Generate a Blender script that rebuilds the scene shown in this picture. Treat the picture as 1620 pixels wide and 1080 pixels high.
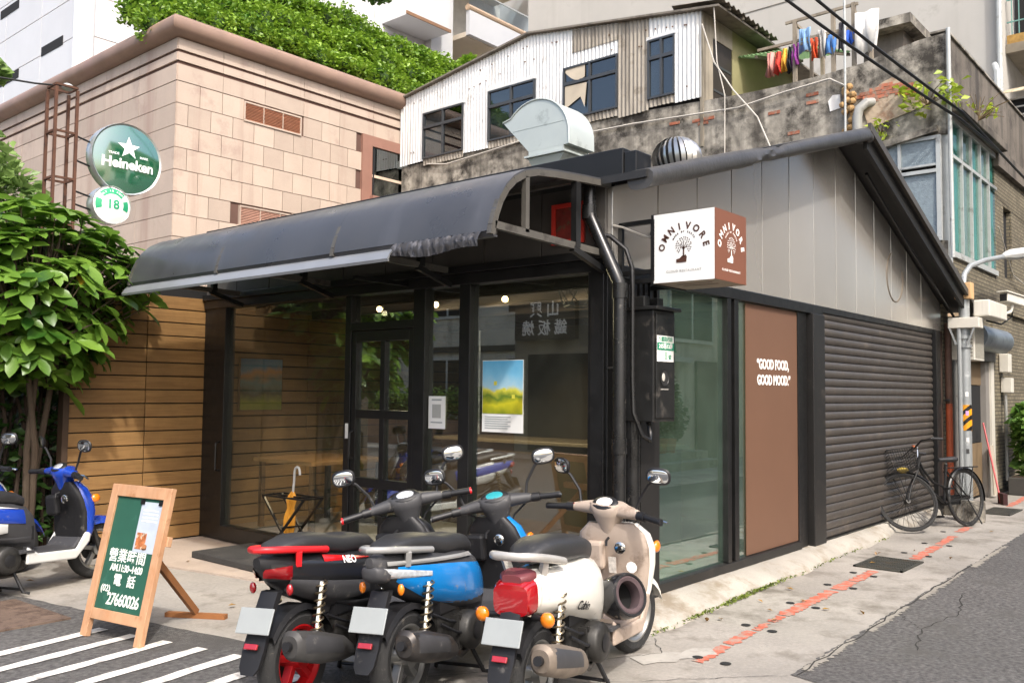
import bpy, bmesh, math, random
import numpy as np
from mathutils import Vector, Matrix
R = math.radians
random.seed(7)
for _o in list(bpy.data.objects): bpy.data.objects.remove(_o)
SC = bpy.context.scene
COL = SC.collection
# ---------------------------------------------------------------- camera
cam_d = bpy.data.cameras.new('camera'); cam = bpy.data.objects.new('camera', cam_d); COL.objects.link(cam)
cam_d.sensor_width = 36; cam_d.lens = 31.31; cam_d.clip_start = 0.05; cam_d.clip_end = 500
_u, _v, _w = (0.6488364, 0.04957886, 0.75931104), (-0.7608605, 0.02898702, 0.64826773), (0.01013021, -0.99834948, 0.05653043)
cam.matrix_world = Matrix(((_u[0], -_u[1], -_u[2], -5.0612), (_v[0], -_v[1], -_v[2], -3.4396), (_w[0], -_w[1], -_w[2], 1.55), (0, 0, 0, 1)))
SC.camera = cam
# ---------------------------------------------------------------- sky, sun, exposure
SUN_TRAVEL = Vector((0.43, 0.76, -1.0)).normalized()
world = bpy.data.worlds.new('World'); SC.world = world; world.use_nodes = True
wn = world.node_tree.nodes; wl = world.node_tree.links
sky = wn.new('ShaderNodeTexSky'); sky.sky_type = 'NISHITA'; sky.sun_disc = False
_s = -SUN_TRAVEL
sky.sun_elevation = math.asin(_s.z); sky.sun_rotation = math.atan2(_s.x, _s.y)
sky.air_density = 1.0; sky.dust_density = 5.0; sky.ozone_density = 1.0
bg = wn['Background']; bg.inputs['Strength'].default_value = 0.15
wl.new(sky.outputs[0], bg.inputs['Color'])
sun_d = bpy.data.lights.new('sun', 'SUN'); sun_d.energy = 1.45; sun_d.angle = R(2); sun_d.color = (1.0, 0.97, 0.93)
sun = bpy.data.objects.new('sun', sun_d); COL.objects.link(sun)
sun.rotation_euler = SUN_TRAVEL.to_track_quat('-Z', 'Y').to_euler(); sun.location = (-10, -12, 25)
SC.view_settings.view_transform = 'Standard'; SC.view_settings.look = 'None'
SC.view_settings.exposure = 1.17; SC.view_settings.gamma = 1.0; SC.view_settings.use_curve_mapping = False
SC.render.engine = 'CYCLES'
SC.cycles.max_bounces = 10; SC.cycles.transparent_max_bounces = 24; SC.cycles.glossy_bounces = 5
SC.cycles.use_denoising = True; SC.cycles.caustics_reflective = False; SC.cycles.caustics_refractive = False

# ---------------------------------------------------------------- helpers: colours and materials
def lin(c):
    if isinstance(c, str):
        c = c.lstrip('#'); c = [int(c[i:i+2], 16) / 255 for i in (0, 2, 4)]
        return tuple((x / 12.92 if x <= .04045 else ((x + .055) / 1.055) ** 2.4) for x in c)
    if isinstance(c, (int, float)): return (c, c, c)
    return tuple(c)
MATS = {}
def pbr(name, col, rough=.6, metal=0., var=.12, vs=3., rnd=0., dirt=None, streak=None, bump=0., bs=40., spec=.5, coat=0., fine=0., wave=None, sheen=0, emit=None, rrnd=0., trans=0.):
    """procedural surface: colour with world-space noise, optional dirt (col, amount 0-1, scale), vertical streaks, bump"""
    if name in MATS: return MATS[name]
    m = bpy.data.materials.new(name); m.use_nodes = True; nt = m.node_tree; N = nt.nodes; L = nt.links
    b = N['Principled BSDF']; b.inputs['Roughness'].default_value = rough; b.inputs['Metallic'].default_value = metal
    b.inputs['Specular IOR Level'].default_value = spec
    if coat: b.inputs['Coat Weight'].default_value = coat; b.inputs['Coat Roughness'].default_value = .06
    geo = N.new('ShaderNodeNewGeometry'); pos = geo.outputs['Position']
    def noise(scale, detail=5., vec=None, rough_=.6):
        n = N.new('ShaderNodeTexNoise'); n.inputs['Scale'].default_value = scale; n.inputs['Detail'].default_value = detail
        n.inputs['Roughness'].default_value = rough_; L.new(vec if vec is not None else pos, n.inputs['Vector']); return n
    def ramp(src, a, b_, va=0., vb=1.):
        r = N.new('ShaderNodeMapRange'); r.inputs[1].default_value = a; r.inputs[2].default_value = b_
        r.inputs[3].default_value = va; r.inputs[4].default_value = vb; L.new(src, r.inputs[0]); return r.outputs[0]
    def mix(fac, a, bcol, mode='MIX'):
        x = N.new('ShaderNodeMix'); x.data_type = 'RGBA'; x.blend_type = mode
        if isinstance(fac, (int, float)): x.inputs[0].default_value = fac
        else: L.new(fac, x.inputs[0])
        for k, s in ((6, a), (7, bcol)):
            if isinstance(s, tuple): x.inputs[k].default_value = (*s[:3], 1)
            else: L.new(s, x.inputs[k])
        return x.outputs[2]
    c = lin(col); out = None
    rgb = N.new('ShaderNodeRGB'); rgb.outputs[0].default_value = (*c, 1); out = rgb.outputs[0]
    if var:
        n = noise(vs, 6); f = ramp(n.outputs[0], .3, .7, 1 - var, 1 + var)
        g = N.new('ShaderNodeCombineColor'); [L.new(f, g.inputs[i]) for i in range(3)]
        out = mix(1., out, g.outputs[0], 'MULTIPLY')
    if fine:
        n = noise(vs * 40, 3); f = ramp(n.outputs[0], .3, .7, 1 - fine, 1 + fine)
        g = N.new('ShaderNodeCombineColor'); [L.new(f, g.inputs[i]) for i in range(3)]
        out = mix(1., out, g.outputs[0], 'MULTIPLY')
    if rnd:
        oi = N.new('ShaderNodeObjectInfo'); f = ramp(oi.outputs['Random'], 0, 1, 1 - rnd, 1 + rnd)
        g = N.new('ShaderNodeCombineColor'); [L.new(f, g.inputs[i]) for i in range(3)]
        out = mix(1., out, g.outputs[0], 'MULTIPLY')
    if streak:
        sc = N.new('ShaderNodeVectorMath'); sc.operation = 'MULTIPLY'; sc.inputs[1].default_value = (streak[2], streak[2], streak[2] * .06); L.new(pos, sc.inputs[0])
        n = noise(1., 4, sc.outputs[0]); out = mix(ramp(n.outputs[0], .62 - .3 * streak[1], .70, 0, min(1, .35 + streak[1])), out, lin(streak[0]))
    dirtf = None
    if dirt:
        n = noise(dirt[2], 8, None, .7); dirtf = ramp(n.outputs[0], .66 - .35 * dirt[1], .74 - .2 * dirt[1], 0, min(1., .5 + dirt[1])); out = mix(dirtf, out, lin(dirt[0]))
    L.new(out, b.inputs['Base Color'])
    if rrnd:
        n = noise(vs * 2, 4); L.new(ramp(n.outputs[0], .3, .7, max(0.02, rough - rrnd), min(1, rough + rrnd)), b.inputs['Roughness'])
    if bump:
        n = noise(bs, 6); bp = N.new('ShaderNodeBump'); bp.inputs['Strength'].default_value = min(1, bump); bp.inputs['Distance'].default_value = .01 * max(1, bump)
        L.new(n.outputs[0], bp.inputs['Height']); L.new(bp.outputs[0], b.inputs['Normal'])
    if wave:
        n = noise(wave[0], 2); bp = N.new('ShaderNodeBump'); bp.inputs['Strength'].default_value = wave[1]; bp.inputs['Distance'].default_value = .05
        L.new(n.outputs[0], bp.inputs['Height']); L.new(bp.outputs[0], b.inputs['Normal'])
    if emit:
        b.inputs['Emission Color'].default_value = (*lin(emit[0]), 1); b.inputs['Emission Strength'].default_value = emit[1]
    if trans:
        tr = N.new('ShaderNodeBsdfTranslucent'); L.new(out, tr.inputs['Color']); ms = N.new('ShaderNodeMixShader'); ms.inputs[0].default_value = trans
        L.new(b.outputs[0], ms.inputs[1]); L.new(tr.outputs[0], ms.inputs[2]); L.new(ms.outputs[0], N['Material Output'].inputs[0])
    MATS[name] = m; return m
def glass(name, tint=(.9, .95, .93), refl=1.0, rough=0.0, base=.04, film=None):
    """thin pane: see-through with a Fresnel mirror reflection"""
    if name in MATS: return MATS[name]
    m = bpy.data.materials.new(name); m.use_nodes = True; nt = m.node_tree; N = nt.nodes; L = nt.links
    N.remove(N['Principled BSDF'])
    t = N.new('ShaderNodeBsdfTransparent'); t.inputs[0].default_value = (*tint, 1)
    g = N.new('ShaderNodeBsdfGlossy'); g.inputs['Roughness'].default_value = rough; g.inputs[0].default_value = (.95, .97, .97, 1)
    fr = N.new('ShaderNodeFresnel'); fr.inputs['IOR'].default_value = 1.52
    gb_ = N.new('ShaderNodeNewGeometry'); ib = N.new('ShaderNodeMath'); ib.operation = 'MULTIPLY_ADD'; ib.inputs[1].default_value = 1 / 1.52 - 1.52; ib.inputs[2].default_value = 1.52; L.new(gb_.outputs['Backfacing'], ib.inputs[0]); L.new(ib.outputs[0], fr.inputs['IOR'])
    ma = N.new('ShaderNodeMath'); ma.operation = 'MULTIPLY_ADD'; ma.inputs[1].default_value = refl; ma.inputs[2].default_value = base; ma.use_clamp = True
    L.new(fr.outputs[0], ma.inputs[0]); ms = N.new('ShaderNodeMixShader'); L.new(ma.outputs[0], ms.inputs[0])
    L.new(t.outputs[0], ms.inputs[1]); L.new(g.outputs[0], ms.inputs[2]); out = ms.outputs[0]
    if film:   # pale dusty film, also standing in for a brighter reflection in the pane
        d = N.new('ShaderNodeBsdfDiffuse'); d.inputs[0].default_value = (*lin(film[0]), 1); m2 = N.new('ShaderNodeMixShader')
        geo = N.new('ShaderNodeNewGeometry'); no = N.new('ShaderNodeTexNoise'); no.inputs['Scale'].default_value = 2.5; no.inputs['Detail'].default_value = 6; L.new(geo.outputs['Position'], no.inputs['Vector'])
        mr = N.new('ShaderNodeMapRange'); mr.inputs[1].default_value = .3; mr.inputs[2].default_value = .7; mr.inputs[3].default_value = film[1] * .6; mr.inputs[4].default_value = film[1] * 1.3; L.new(no.outputs[0], mr.inputs[0]); L.new(mr.outputs[0], m2.inputs[0])
        L.new(out, m2.inputs[1]); L.new(d.outputs[0], m2.inputs[2]); out = m2.outputs[0]
    L.new(out, N['Material Output'].inputs[0])
    MATS[name] = m; return m

# ---------------------------------------------------------------- helpers: mesh building
class MB:
    def __init__(s): s.v = []; s.f = []
    def add(s, vs, fs):
        o = len(s.v); s.v += [tuple(p) for p in vs]; s.f += [tuple(i + o for i in f) for f in fs]; return s
    def box(s, x0, y0, z0, x1, y1, z1):
        x0, x1 = min(x0, x1), max(x0, x1); y0, y1 = min(y0, y1), max(y0, y1); z0, z1 = min(z0, z1), max(z0, z1)
        return s.add([(x0, y0, z0), (x1, y0, z0), (x1, y1, z0), (x0, y1, z0), (x0, y0, z1), (x1, y0, z1), (x1, y1, z1), (x0, y1, z1)],
                     [(0, 3, 2, 1), (4, 5, 6, 7), (0, 1, 5, 4), (1, 2, 6, 5), (2, 3, 7, 6), (3, 0, 4, 7)])
    def cbox(s, c, d, rz=0., rx=0., ry=0.):
        M = Matrix.Translation(c) @ Matrix.Rotation(rz, 4, 'Z') @ Matrix.Rotation(ry, 4, 'Y') @ Matrix.Rotation(rx, 4, 'X')
        t = MB().box(-d[0] / 2, -d[1] / 2, -d[2] / 2, d[0] / 2, d[1] / 2, d[2] / 2)
        return s.add([M @ Vector(p) for p in t.v], t.f)
    def bar(s, p, q, w, h, up=(0, 0, 1)):
        p, q = Vector(p), Vector(q); d = (q - p).normalized(); up = Vector(up)
        if abs(d.dot(up)) > .98: up = Vector((1, 0, 0)) if abs(d.x) < .9 else Vector((0, 1, 0))
        a = d.cross(up).normalized(); b = a.cross(d)
        vs = []
        for c in (p, q):
            for (i, j) in ((-1, -1), (1, -1), (1, 1), (-1, 1)): vs.append(c + a * i * w / 2 + b * j * h / 2)
        return s.add(vs, [(3, 2, 1, 0), (4, 5, 6, 7), (0, 1, 5, 4), (1, 2, 6, 5), (2, 3, 7, 6), (3, 0, 4, 7)])
    def rings(s, rs, closed=True, cap=True, loop=False):
        n = len(rs[0]); o = len(s.v)
        for r in rs: s.v += [tuple(p) for p in r]
        m = len(rs)
        for k in range(m if loop else m - 1):
            a = o + k * n; b = o + ((k + 1) % m) * n
            for i in range(n if closed else n - 1):
                j = (i + 1) % n; s.f.append((a + i, a + j, b + j, b + i))
        if cap and closed and not loop:
            s.f.append(tuple(o + i for i in range(n))[::-1]); s.f.append(tuple(o + (m - 1) * n + i for i in range(n)))
        return s
    def tube(s, pts, r, n=8, cap=True, loop=False):
        pts = [Vector(p) for p in pts]; m = len(pts); rr = r if isinstance(r, (list, tuple)) else [r] * m
        rs = []; prev = None
        for k in range(m):
            if loop: d = pts[(k + 1) % m] - pts[k - 1]
            else: d = pts[min(k + 1, m - 1)] - pts[max(k - 1, 0)]
            d.normalize()
            if prev is None:
                up = Vector((0, 0, 1)) if abs(d.z) < .9 else Vector((1, 0, 0)); a = d.cross(up).normalized()
            else:
                a = prev - d * prev.dot(d)
                a.normalize()
            prev = a; b = d.cross(a)
            rs.append([pts[k] + (a * math.cos(2 * math.pi * i / n) + b * math.sin(2 * math.pi * i / n)) * rr[k] for i in range(n)])
        return s.rings(rs, True, cap, loop)
    def lathe(s, prof, c=(0, 0, 0), axis='Z', n=24, cap=True):
        rs = []
        for (r, h) in prof:
            ring = []
            for i in range(n):
                a = 2 * math.pi * i / n; x, y = r * math.cos(a), r * math.sin(a)
                p = {'Z': (x, y, h), 'Y': (x, h, -y) if False else (y, h, x), 'X': (h, x, y)}[axis]
                ring.append((c[0] + p[0], c[1] + p[1], c[2] + p[2]))
            rs.append(ring)
        return s.rings(rs, True, cap)
    def prism(s, poly, axis, a, b):
        n = len(poly)
        def P(u, v, t): return {'X': (t, u, v), 'Y': (u, t, v), 'Z': (u, v, t)}[axis]
        vs = [P(u, v, a) for u, v in poly] + [P(u, v, b) for u, v in poly]
        return s.add(vs, [tuple(range(n))[::-1], tuple(range(n, 2 * n))] + [(i, (i + 1) % n, n + (i + 1) % n, n + i) for i in range(n)])
    def sheet(s, prof, d0, d1, th, axis='Y'):
        """open profile of 2D points given thickness, extruded"""
        n = len(prof); up = []
        for k in range(n):
            a = Vector(prof[max(k - 1, 0)]); b = Vector(prof[min(k + 1, n - 1)]); t = (b - a).normalized(); up.append((prof[k][0] - t.y * th, prof[k][1] + t.x * th))
        return s.prism(list(prof) + up[::-1], axis, d0, d1)
    def ell(s, c, r, n=12, m=8, M=None):
        rs = []
        for k in range(1, m):
            t = math.pi * k / m
            ring = []
            for i in range(n):
                a = 2 * math.pi * i / n; p = Vector((r[0] * math.sin(t) * math.cos(a), r[1] * math.sin(t) * math.sin(a), r[2] * math.cos(t)))
                if M is not None: p = M @ p
                ring.append((c[0] + p.x, c[1] + p.y, c[2] + p.z))
            rs.append(ring)
        return s.rings(rs)
    def xf(s, M):
        s.v = [tuple(M @ Vector(p)) for p in s.v]; return s
    def mesh(s, name):
        me = bpy.data.meshes.new(name); me.from_pydata(s.v, [], s.f); me.validate(); me.update(); fixn(me); return me
    def build(s, name, mat, parent=None, smooth=True, bevel=0., loc=None, rot=None, ang=35):
        return link(name, s.mesh(name), mat, parent, smooth, bevel, loc, rot, ang)
def fixn(me):
    bm = bmesh.new(); bm.from_mesh(me); bmesh.ops.recalc_face_normals(bm, faces=bm.faces[:]); bm.to_mesh(me); bm.free()
PINV = {}
def link(name, me, mat, parent=None, smooth=True, bevel=0., loc=None, rot=None, ang=35):
    o = bpy.data.objects.new(name, me); COL.objects.link(o)
    if mat is not None:
        mats = mat if isinstance(mat, (list, tuple)) else [mat]
        if not me.materials:
            for m in mats: me.materials.append(m)
    if smooth and me.polygons and not me.polygons[0].use_smooth:
        me.polygons.foreach_set('use_smooth', [True] * len(me.polygons)); me.set_sharp_from_angle(angle=R(ang))
    if bevel:
        b = o.modifiers.new('bevel', 'BEVEL'); b.width = bevel; b.segments = 2; b.limit_method = 'ANGLE'; b.angle_limit = R(40)
    if loc is not None: o.location = loc
    if rot is not None: o.rotation_euler = rot
    if parent is not None:
        o.parent = parent
        if parent.name in PINV: o.matrix_parent_inverse = PINV[parent.name]
    return o
def tag(o, label=None, cat=None, group=None, kind=None):
    if label: o['label'] = label
    if cat: o['category'] = cat
    if group: o['group'] = group
    if kind: o['kind'] = kind
    return o
def thing(name, label, cat, loc=(0, 0, 0), rz=0., group=None, world_parts=True):
    o = bpy.data.objects.new(name, None); COL.objects.link(o); o.empty_display_size = .2
    o.location = loc; o.rotation_euler = (0, 0, rz); tag(o, label, cat, group)
    if world_parts: PINV[o.name] = (Matrix.Translation(loc) @ Matrix.Rotation(rz, 4, 'Z')).inverted()
    return o
def struct(o): o['kind'] = 'structure'; return o
def text_mesh(txt, size, bold=0., extrude=.001, space=1., xs=1.):
    cu = bpy.data.curves.new('t', 'FONT'); cu.body = txt; cu.size = size; cu.extrude = extrude; cu.offset = bold; cu.align_x = 'CENTER'; cu.align_y = 'CENTER'
    cu.space_character = space; cu.resolution_u = 3
    o = bpy.data.objects.new('t', cu); COL.objects.link(o); bpy.context.view_layer.update()
    dg = bpy.context.evaluated_depsgraph_get(); me = bpy.data.meshes.new_from_object(o.evaluated_get(dg)); me.materials.clear()
    bpy.data.objects.remove(o); bpy.data.curves.remove(cu)
    V = [tuple((v.co.x * xs, v.co.y, v.co.z)) for v in me.vertices]; F = [tuple(p.vertices) for p in me.polygons]; bpy.data.meshes.remove(me)
    mb = MB(); mb.v = V; mb.f = F; return mb
# frames for flat lettering: local x = reading direction, y = up, z = out of the surface
def on_negY(x, y, z): return Matrix(((1, 0, 0, x), (0, 0, -1, y), (0, 1, 0, z), (0, 0, 0, 1)))
def on_negX(x, y, z): return Matrix(((0, 0, -1, x), (-1, 0, 0, y), (0, 1, 0, z), (0, 0, 0, 1)))
def lettering(txt, size, M, mat, parent, bold=0., name='lettering', space=1., xs=1., extrude=.001):
    mb = text_mesh(txt, size, bold, extrude, space, xs).xf(M)
    me = bpy.data.meshes.new(name); me.from_pydata(mb.v, [], mb.f); me.update()
    return link(name, me, mat, parent, smooth=False)
def arc_text(txt, size, radius, a0, a1, bold=0., xs=1.):
    out = MB(); n = len(txt)
    for i, ch in enumerate(txt):
        if ch == ' ': continue
        a = a0 + (a1 - a0) * i / (n - 1)
        t = text_mesh(ch, size, bold, .001, 1., xs); t.xf(Matrix.Rotation(a - math.pi / 2, 4, 'Z') @ Matrix.Translation((0, radius, 0))); out.add(t.v, t.f)
    return out
def leafcards(n, centers, size, seed, up=.4, aspect=.5, jit=.3, fold=.25):
    """n leaf-shaped faces (two tris each side of a folded midrib) at given centres (array n x 3); returns mesh"""
    rg = np.random.default_rng(seed); c = np.asarray(centers); n = len(c)
    d = rg.normal(size=(n, 3)); d[:, 2] = d[:, 2] * .5 - .15; d /= np.linalg.norm(d, axis=1)[:, None]
    nn = rg.normal(size=(n, 3)) * (1 - up); nn[:, 2] += up * 1.5
    s = np.cross(d, nn); s /= np.linalg.norm(s, axis=1)[:, None] + 1e-9; nn = np.cross(s, d)
    L = size * (1 + jit * rg.uniform(-1, 1, n))[:, None]; W = L * aspect
    p0 = c - d * L * .5; p3 = c + d * L * .5
    p1 = c - d * L * .05 + s * W * .5 + nn * W * fold; p2 = c - d * L * .05 - s * W * .5 + nn * W * fold
    V = np.stack([p0, p1, p3, p2], 1).reshape(-1, 3)
    i = np.arange(n) * 4; F = np.concatenate([np.stack([i, i + 1, i + 2], 1), np.stack([i, i + 2, i + 3], 1)], 0)
    me = bpy.data.meshes.new('leaves'); me.vertices.add(len(V)); me.vertices.foreach_set('co', V.ravel().astype(np.float32))
    me.loops.add(F.size); me.loops.foreach_set('vertex_index', F.ravel().astype(np.int32))
    me.polygons.add(len(F)); me.polygons.foreach_set('loop_start', (np.arange(len(F)) * 3).astype(np.int32))
    me.update(calc_edges=True); return me
def leaf_mat(name, c1, c2, trans=.35, scale=4., rough=.42):
    if name in MATS: return MATS[name]
    m = bpy.data.materials.new(name); m.use_nodes = True; nt = m.node_tree; N = nt.nodes; L = nt.links; b = N['Principled BSDF']
    b.inputs['Roughness'].default_value = rough
    g = N.new('ShaderNodeNewGeometry'); r = N.new('ShaderNodeMapRange'); x = N.new('ShaderNodeMix'); x.data_type = 'RGBA'
    oi = N.new('ShaderNodeObjectInfo'); ad = N.new('ShaderNodeMath'); ad.operation = 'ADD'; L.new(g.outputs['Random Per Island'], ad.inputs[0]); L.new(oi.outputs['Random'], ad.inputs[1])
    fr = N.new('ShaderNodeMath'); fr.operation = 'FRACT'; L.new(ad.outputs[0], fr.inputs[0])
    no = N.new('ShaderNodeTexNoise'); no.inputs['Scale'].default_value = scale; L.new(g.outputs['Position'], no.inputs['Vector'])
    a2 = N.new('ShaderNodeMath'); a2.operation = 'MULTIPLY_ADD'; a2.inputs[1].default_value = .5; L.new(fr.outputs[0], a2.inputs[0]); L.new(no.outputs[0], a2.inputs[2])
    r.inputs[1].default_value = .3; r.inputs[2].default_value = 1.1; L.new(a2.outputs[0], r.inputs[0]); L.new(r.outputs[0], x.inputs[0])
    x.inputs[6].default_value = (*lin(c1), 1); x.inputs[7].default_value = (*lin(c2), 1); L.new(x.outputs[2], b.inputs['Base Color'])
    t = N.new('ShaderNodeBsdfTranslucent'); L.new(x.outputs[2], t.inputs[0]); ms = N.new('ShaderNodeMixShader'); ms.inputs[0].default_value = trans
    L.new(b.outputs[0], ms.inputs[1]); L.new(t.outputs[0], ms.inputs[2]); L.new(ms.outputs[0], N['Material Output'].inputs[0]); MATS[name] = m; return m
# ================================================================ SETTING: ground, roads, kerbs, markings
rg = random.Random(3)
m_conc = pbr('ground concrete', '#928d85', .85, var=.22, vs=.9, dirt=('#6b655b', .45, 1.6), bump=.35, bs=55, fine=.10)
m_apron = pbr('apron concrete', '#ab9c8e', .8, var=.16, vs=1.2, dirt=('#8b7c6e', .3, 1.7), bump=.25, bs=60, fine=.06)
m_asph = pbr('asphalt', '#565452', .9, var=.14, vs=.7, dirt=('#4a4845', .4, 1.1), bump=1., bs=140, fine=.5)
m_asph2 = pbr('worn asphalt', '#575553', .9, var=.14, vs=.8, dirt=('#4f4d49', .4, 1.5), bump=1., bs=140, fine=.5)
m_wpaint = pbr('road white paint', '#dedad2', .7, var=.06, vs=5, dirt=('#8d8a85', .45, 11.), bump=.2, bs=90)
m_rpaint = pbr('road red paint', '#b5604a', .8, var=.16, vs=6, dirt=('#968a7e', .56, 13.), bump=.2, bs=90)
m_plinth = pbr('white painted kerb', '#a09b91', .85, var=.14, vs=2.2, dirt=('#857a69', .46, 2.6), bump=.25, bs=22, fine=.06)
m_hole = pbr('hole', .012, .9, var=0)
m_iron = pbr('dark cast iron', '#55554f', .55, .6, var=.2, vs=8, dirt=('#6b5b48', .3, 6.))
m_rust = pbr('rusty steel plate', '#6b5a4e', .8, .2, var=.2, vs=5, dirt=('#4a3a30', .5, 9.), bump=.6, bs=120)
def flat(name, poly, z, mat, parent=None, th=0.):
    mb = MB(); n = len(poly)
    if th: mb.prism(poly, 'Z', z - th, z)
    else: mb.add([(x, y, z) for x, y in poly], [tuple(range(n))])
    return mb.build(name, mat, parent, smooth=False)
ground = struct(flat('ground', [(-70, -70), (90, -70), (90, 90), (-70, 90)], 0, m_conc))
def jag(p, q, n, amp):
    out = []
    for i in range(n + 1):
        t = i / n; x = p[0] + (q[0] - p[0]) * t; y = p[1] + (q[1] - p[1]) * t
        dx, dy = q[0] - p[0], q[1] - p[1]; l = math.hypot(dx, dy); a = rg.uniform(-amp, amp) if 0 < i < n else 0
        out.append((x - dy / l * a, y + dx / l * a))
    return out
# alley carriageway and street carriageway
alley = jag((-.22, -1.36), (13, -1.10), 260, .014) + [(40, -.6), (40, -4.2), (-.5, -4.2)] + jag((-.5, -2.3), (-.22, -1.36), 6, .03)[:-1]
road_alley = struct(flat('alley_road', alley, .004, m_asph2))
street = jag((-1.70, .55), (-2.34, 3.7), 30, .015) + [(-3.0, 7), (-3.2, 60), (-11, 60), (-11, -40), (-2.6, -40), (-2.2, -3)] + jag((-2.25, -1.8), (-1.7, .55), 20, .02)[:-1]
road_street = struct(flat('street_road', street, .004, m_asph))
# pale cement spilled along the asphalt edge
for k, (x0, x1) in enumerate(((-.1, .75), (1.0, 1.9), (2.2, 3.6), (3.9, 5.4))):
    a = jag((x0, -1.37 + .02 * x0), (x1, -1.37 + .02 * x1), 50, .012); b = jag((x1, -1.41 + .02 * x1), (x0, -1.42 + .02 * x0), 70, .02)
    flat('cement_smear', a + b, .008, pbr('pale cement', '#8a857b', .85, var=.12, vs=4, dirt=('#77726a', .4, 7.), bump=.3, bs=80), road_alley)
flat('tarmac_patch', jag((-3.4, .0), (-2.6, .15), 5, .05) + jag((-2.55, .5), (-3.3, .55), 5, .05), .008, pbr('dark tarmac', '#4c4a48', .9, var=.2, vs=3, bump=.8, bs=150, fine=.3), road_street)
# apron in front of the glass front
struct(flat('apron', [(-1.12, 4.2), (-.98, 3.6), (-.80, 2.6), (-.62, 1.2), (-.5, .1), (.02, .0), (.02, 5.13), (-1.15, 5.13)], .016, m_apron, th=.02))
struct(flat('courtyard_paving', [(-3.0, 5.3), (2.7, 5.3), (2.7, 11.05), (-3.0, 11.05)], .01, pbr('courtyard cement', '#8d877c', .9, var=.2, vs=1.), th=.02))
# white hatch stripes
for k in range(9):
    y = 2.22 - .285 * k; w = .085
    xs = -2.32 + .28 * min(1, max(0, (2.2 - y) / 1.2))
    if y < .2: xs = -1.85
    p = jag((xs - 3.0, y - .42), (xs, y + .05), 24, .006); q = jag((xs - .02, y + .05 + w), (xs - 3.0, y - .42 + w), 24, .006)
    flat('painted_stripe', p + q, .010, m_wpaint, road_street)
# red no-parking line, worn into pieces
def red_piece(x0, x1, y0, y1, w, n):
    w *= .8; flat('red_line', jag((x0, y0 - w / 2), (x1, y1 - w / 2), n * 2, .018) + jag((x1, y1 + w / 2), (x0, y0 + w / 2), n * 2, .018), .004, m_rpaint, ground)
for a in ((-.36, .05, -.86, -.83, .10, 8), (.10, .48, -.825, -.80, .09, 6), (.52, .75, -.80, -.79, .06, 5), (.80, 1.0, -.785, -.775, .075, 4), (1.03, 2.05, -.775, -.74, .12, 16), (2.12, 2.5, -.74, -.73, .13, 6), (2.54, 3.1, -.725, -.71, .11, 8), (3.95, 4.9, -.80, -.75, .12, 10), (4.97, 5.75, -.745, -.70, .10, 9), (6.1, 6.6, -.66, -.64, .11, 6), (9.2, 11.5, -.55, -.45, .12, 14)): red_piece(*a)
hole = MB().lathe([(.032, -.0005), (.032, .0)], n=14).mesh('anchor_hole')
for (x, y) in ((-.28, -.82), (-.28, -1.0), (.6, -.70), (.57, -.90), (1.42, -.66), (1.40, -.86), (2.25, -.62), (2.25, -.83), (2.9, -.60), (2.85, -.79), (4.25, -.62), (4.2, -.86), (5.0, -.60), (5.0, -.84), (6.0, -.52)):
    link('anchor_hole', hole, m_hole, ground, False, loc=(x, y, .0062))
# sloped white kerb under the alley facade
mb = MB(); nx = 90; prof_n = 7; rows = []
for i in range(nx + 1):
    x = -.12 + 8.15 * i / nx; w = .36 - .034 * max(x, 0) + rg.uniform(-.008, .008) + .03 * math.sin(x * 3.1) + .015 * math.sin(x * 7.7)
    h = .105 + rg.uniform(-.0015, .0015)
    rows.append([(x, .05, 0), (x, .05, h), (x, -.07, h - .004), (x, -.6 * w, h - .03 + rg.uniform(-.003, .003)), (x, -.85 * w, .045 + rg.uniform(-.004, .004)), (x, -w, .004), (x, -w, -.02)])
mb.rings(rows); kerb = struct(mb.build('white_kerb', m_plinth, smooth=True, ang=60))
# moss growing along the foot of the kerb
c = []
for i in range(900):
    x = rg.choice([rg.gauss(.9, .45), rg.gauss(1.6, .3), rg.uniform(-.1, 5)]); w = .36 - .034 * max(x, 0)
    if -.1 < x < 7.5: c.append((x, -w + rg.gauss(-.005, .015), .008 + rg.random() * .012))
moss = link('moss', leafcards(len(c), c, .022, 5, aspect=.7), leaf_mat('moss green', '#4a5a24', '#7d8a3a', .2), None, False)
tag(moss, 'thin green moss and weeds along the foot of the white kerb', 'moss', kind='stuff')
# cracks and joints
m_crk = pbr('crack', '#2f2d2a', .95, var=0)
def crack(pts, w, par, z=.0075):
    P_ = []
    for p0_, p1_ in zip(pts[:-1], pts[1:]): P_ += jag(p0_, p1_, 9, .018)[:-1]
    P_.append(pts[-1]); L_ = [(x, y + w * rg.uniform(.3, 1)) for x, y in P_]; mb = MB(); n = len(P_)
    mb.add([(x, y, z) for x, y in P_] + [(x, y, z) for x, y in L_], [(i, i + 1, n + i + 1, n + i) for i in range(n - 1)]); mb.build('crack', m_crk, par, False)
crack([(.75, -1.75), (1.3, -1.62), (1.9, -1.70), (2.6, -1.55)], .012, road_alley); crack([(1.3, -1.62), (1.5, -1.45), (1.62, -1.38)], .008, road_alley); crack([(2.0, -2.4), (3.2, -2.1), (4.4, -2.25)], .012, road_alley)
crack([(-.22, -1.40), (1.2, -1.365), (2.4, -1.33), (4.0, -1.30)], .014, road_alley, .0095)
crack([(-2.2, .9), (-1.5, .2), (-1.1, -.6), (-.6, -1.05), (-.25, -1.36)], .008, ground, .005); crack([(-.1, -.42), (-.35, -.62), (-.9, -.35), (-1.6, .1)], .008, ground, .005); crack([(1.9, -.33), (1.95, -.8), (1.98, -1.3)], .006, ground, .005); crack([(4.6, -.25), (4.62, -.7), (4.66, -1.24)], .006, ground, .005)
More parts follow.
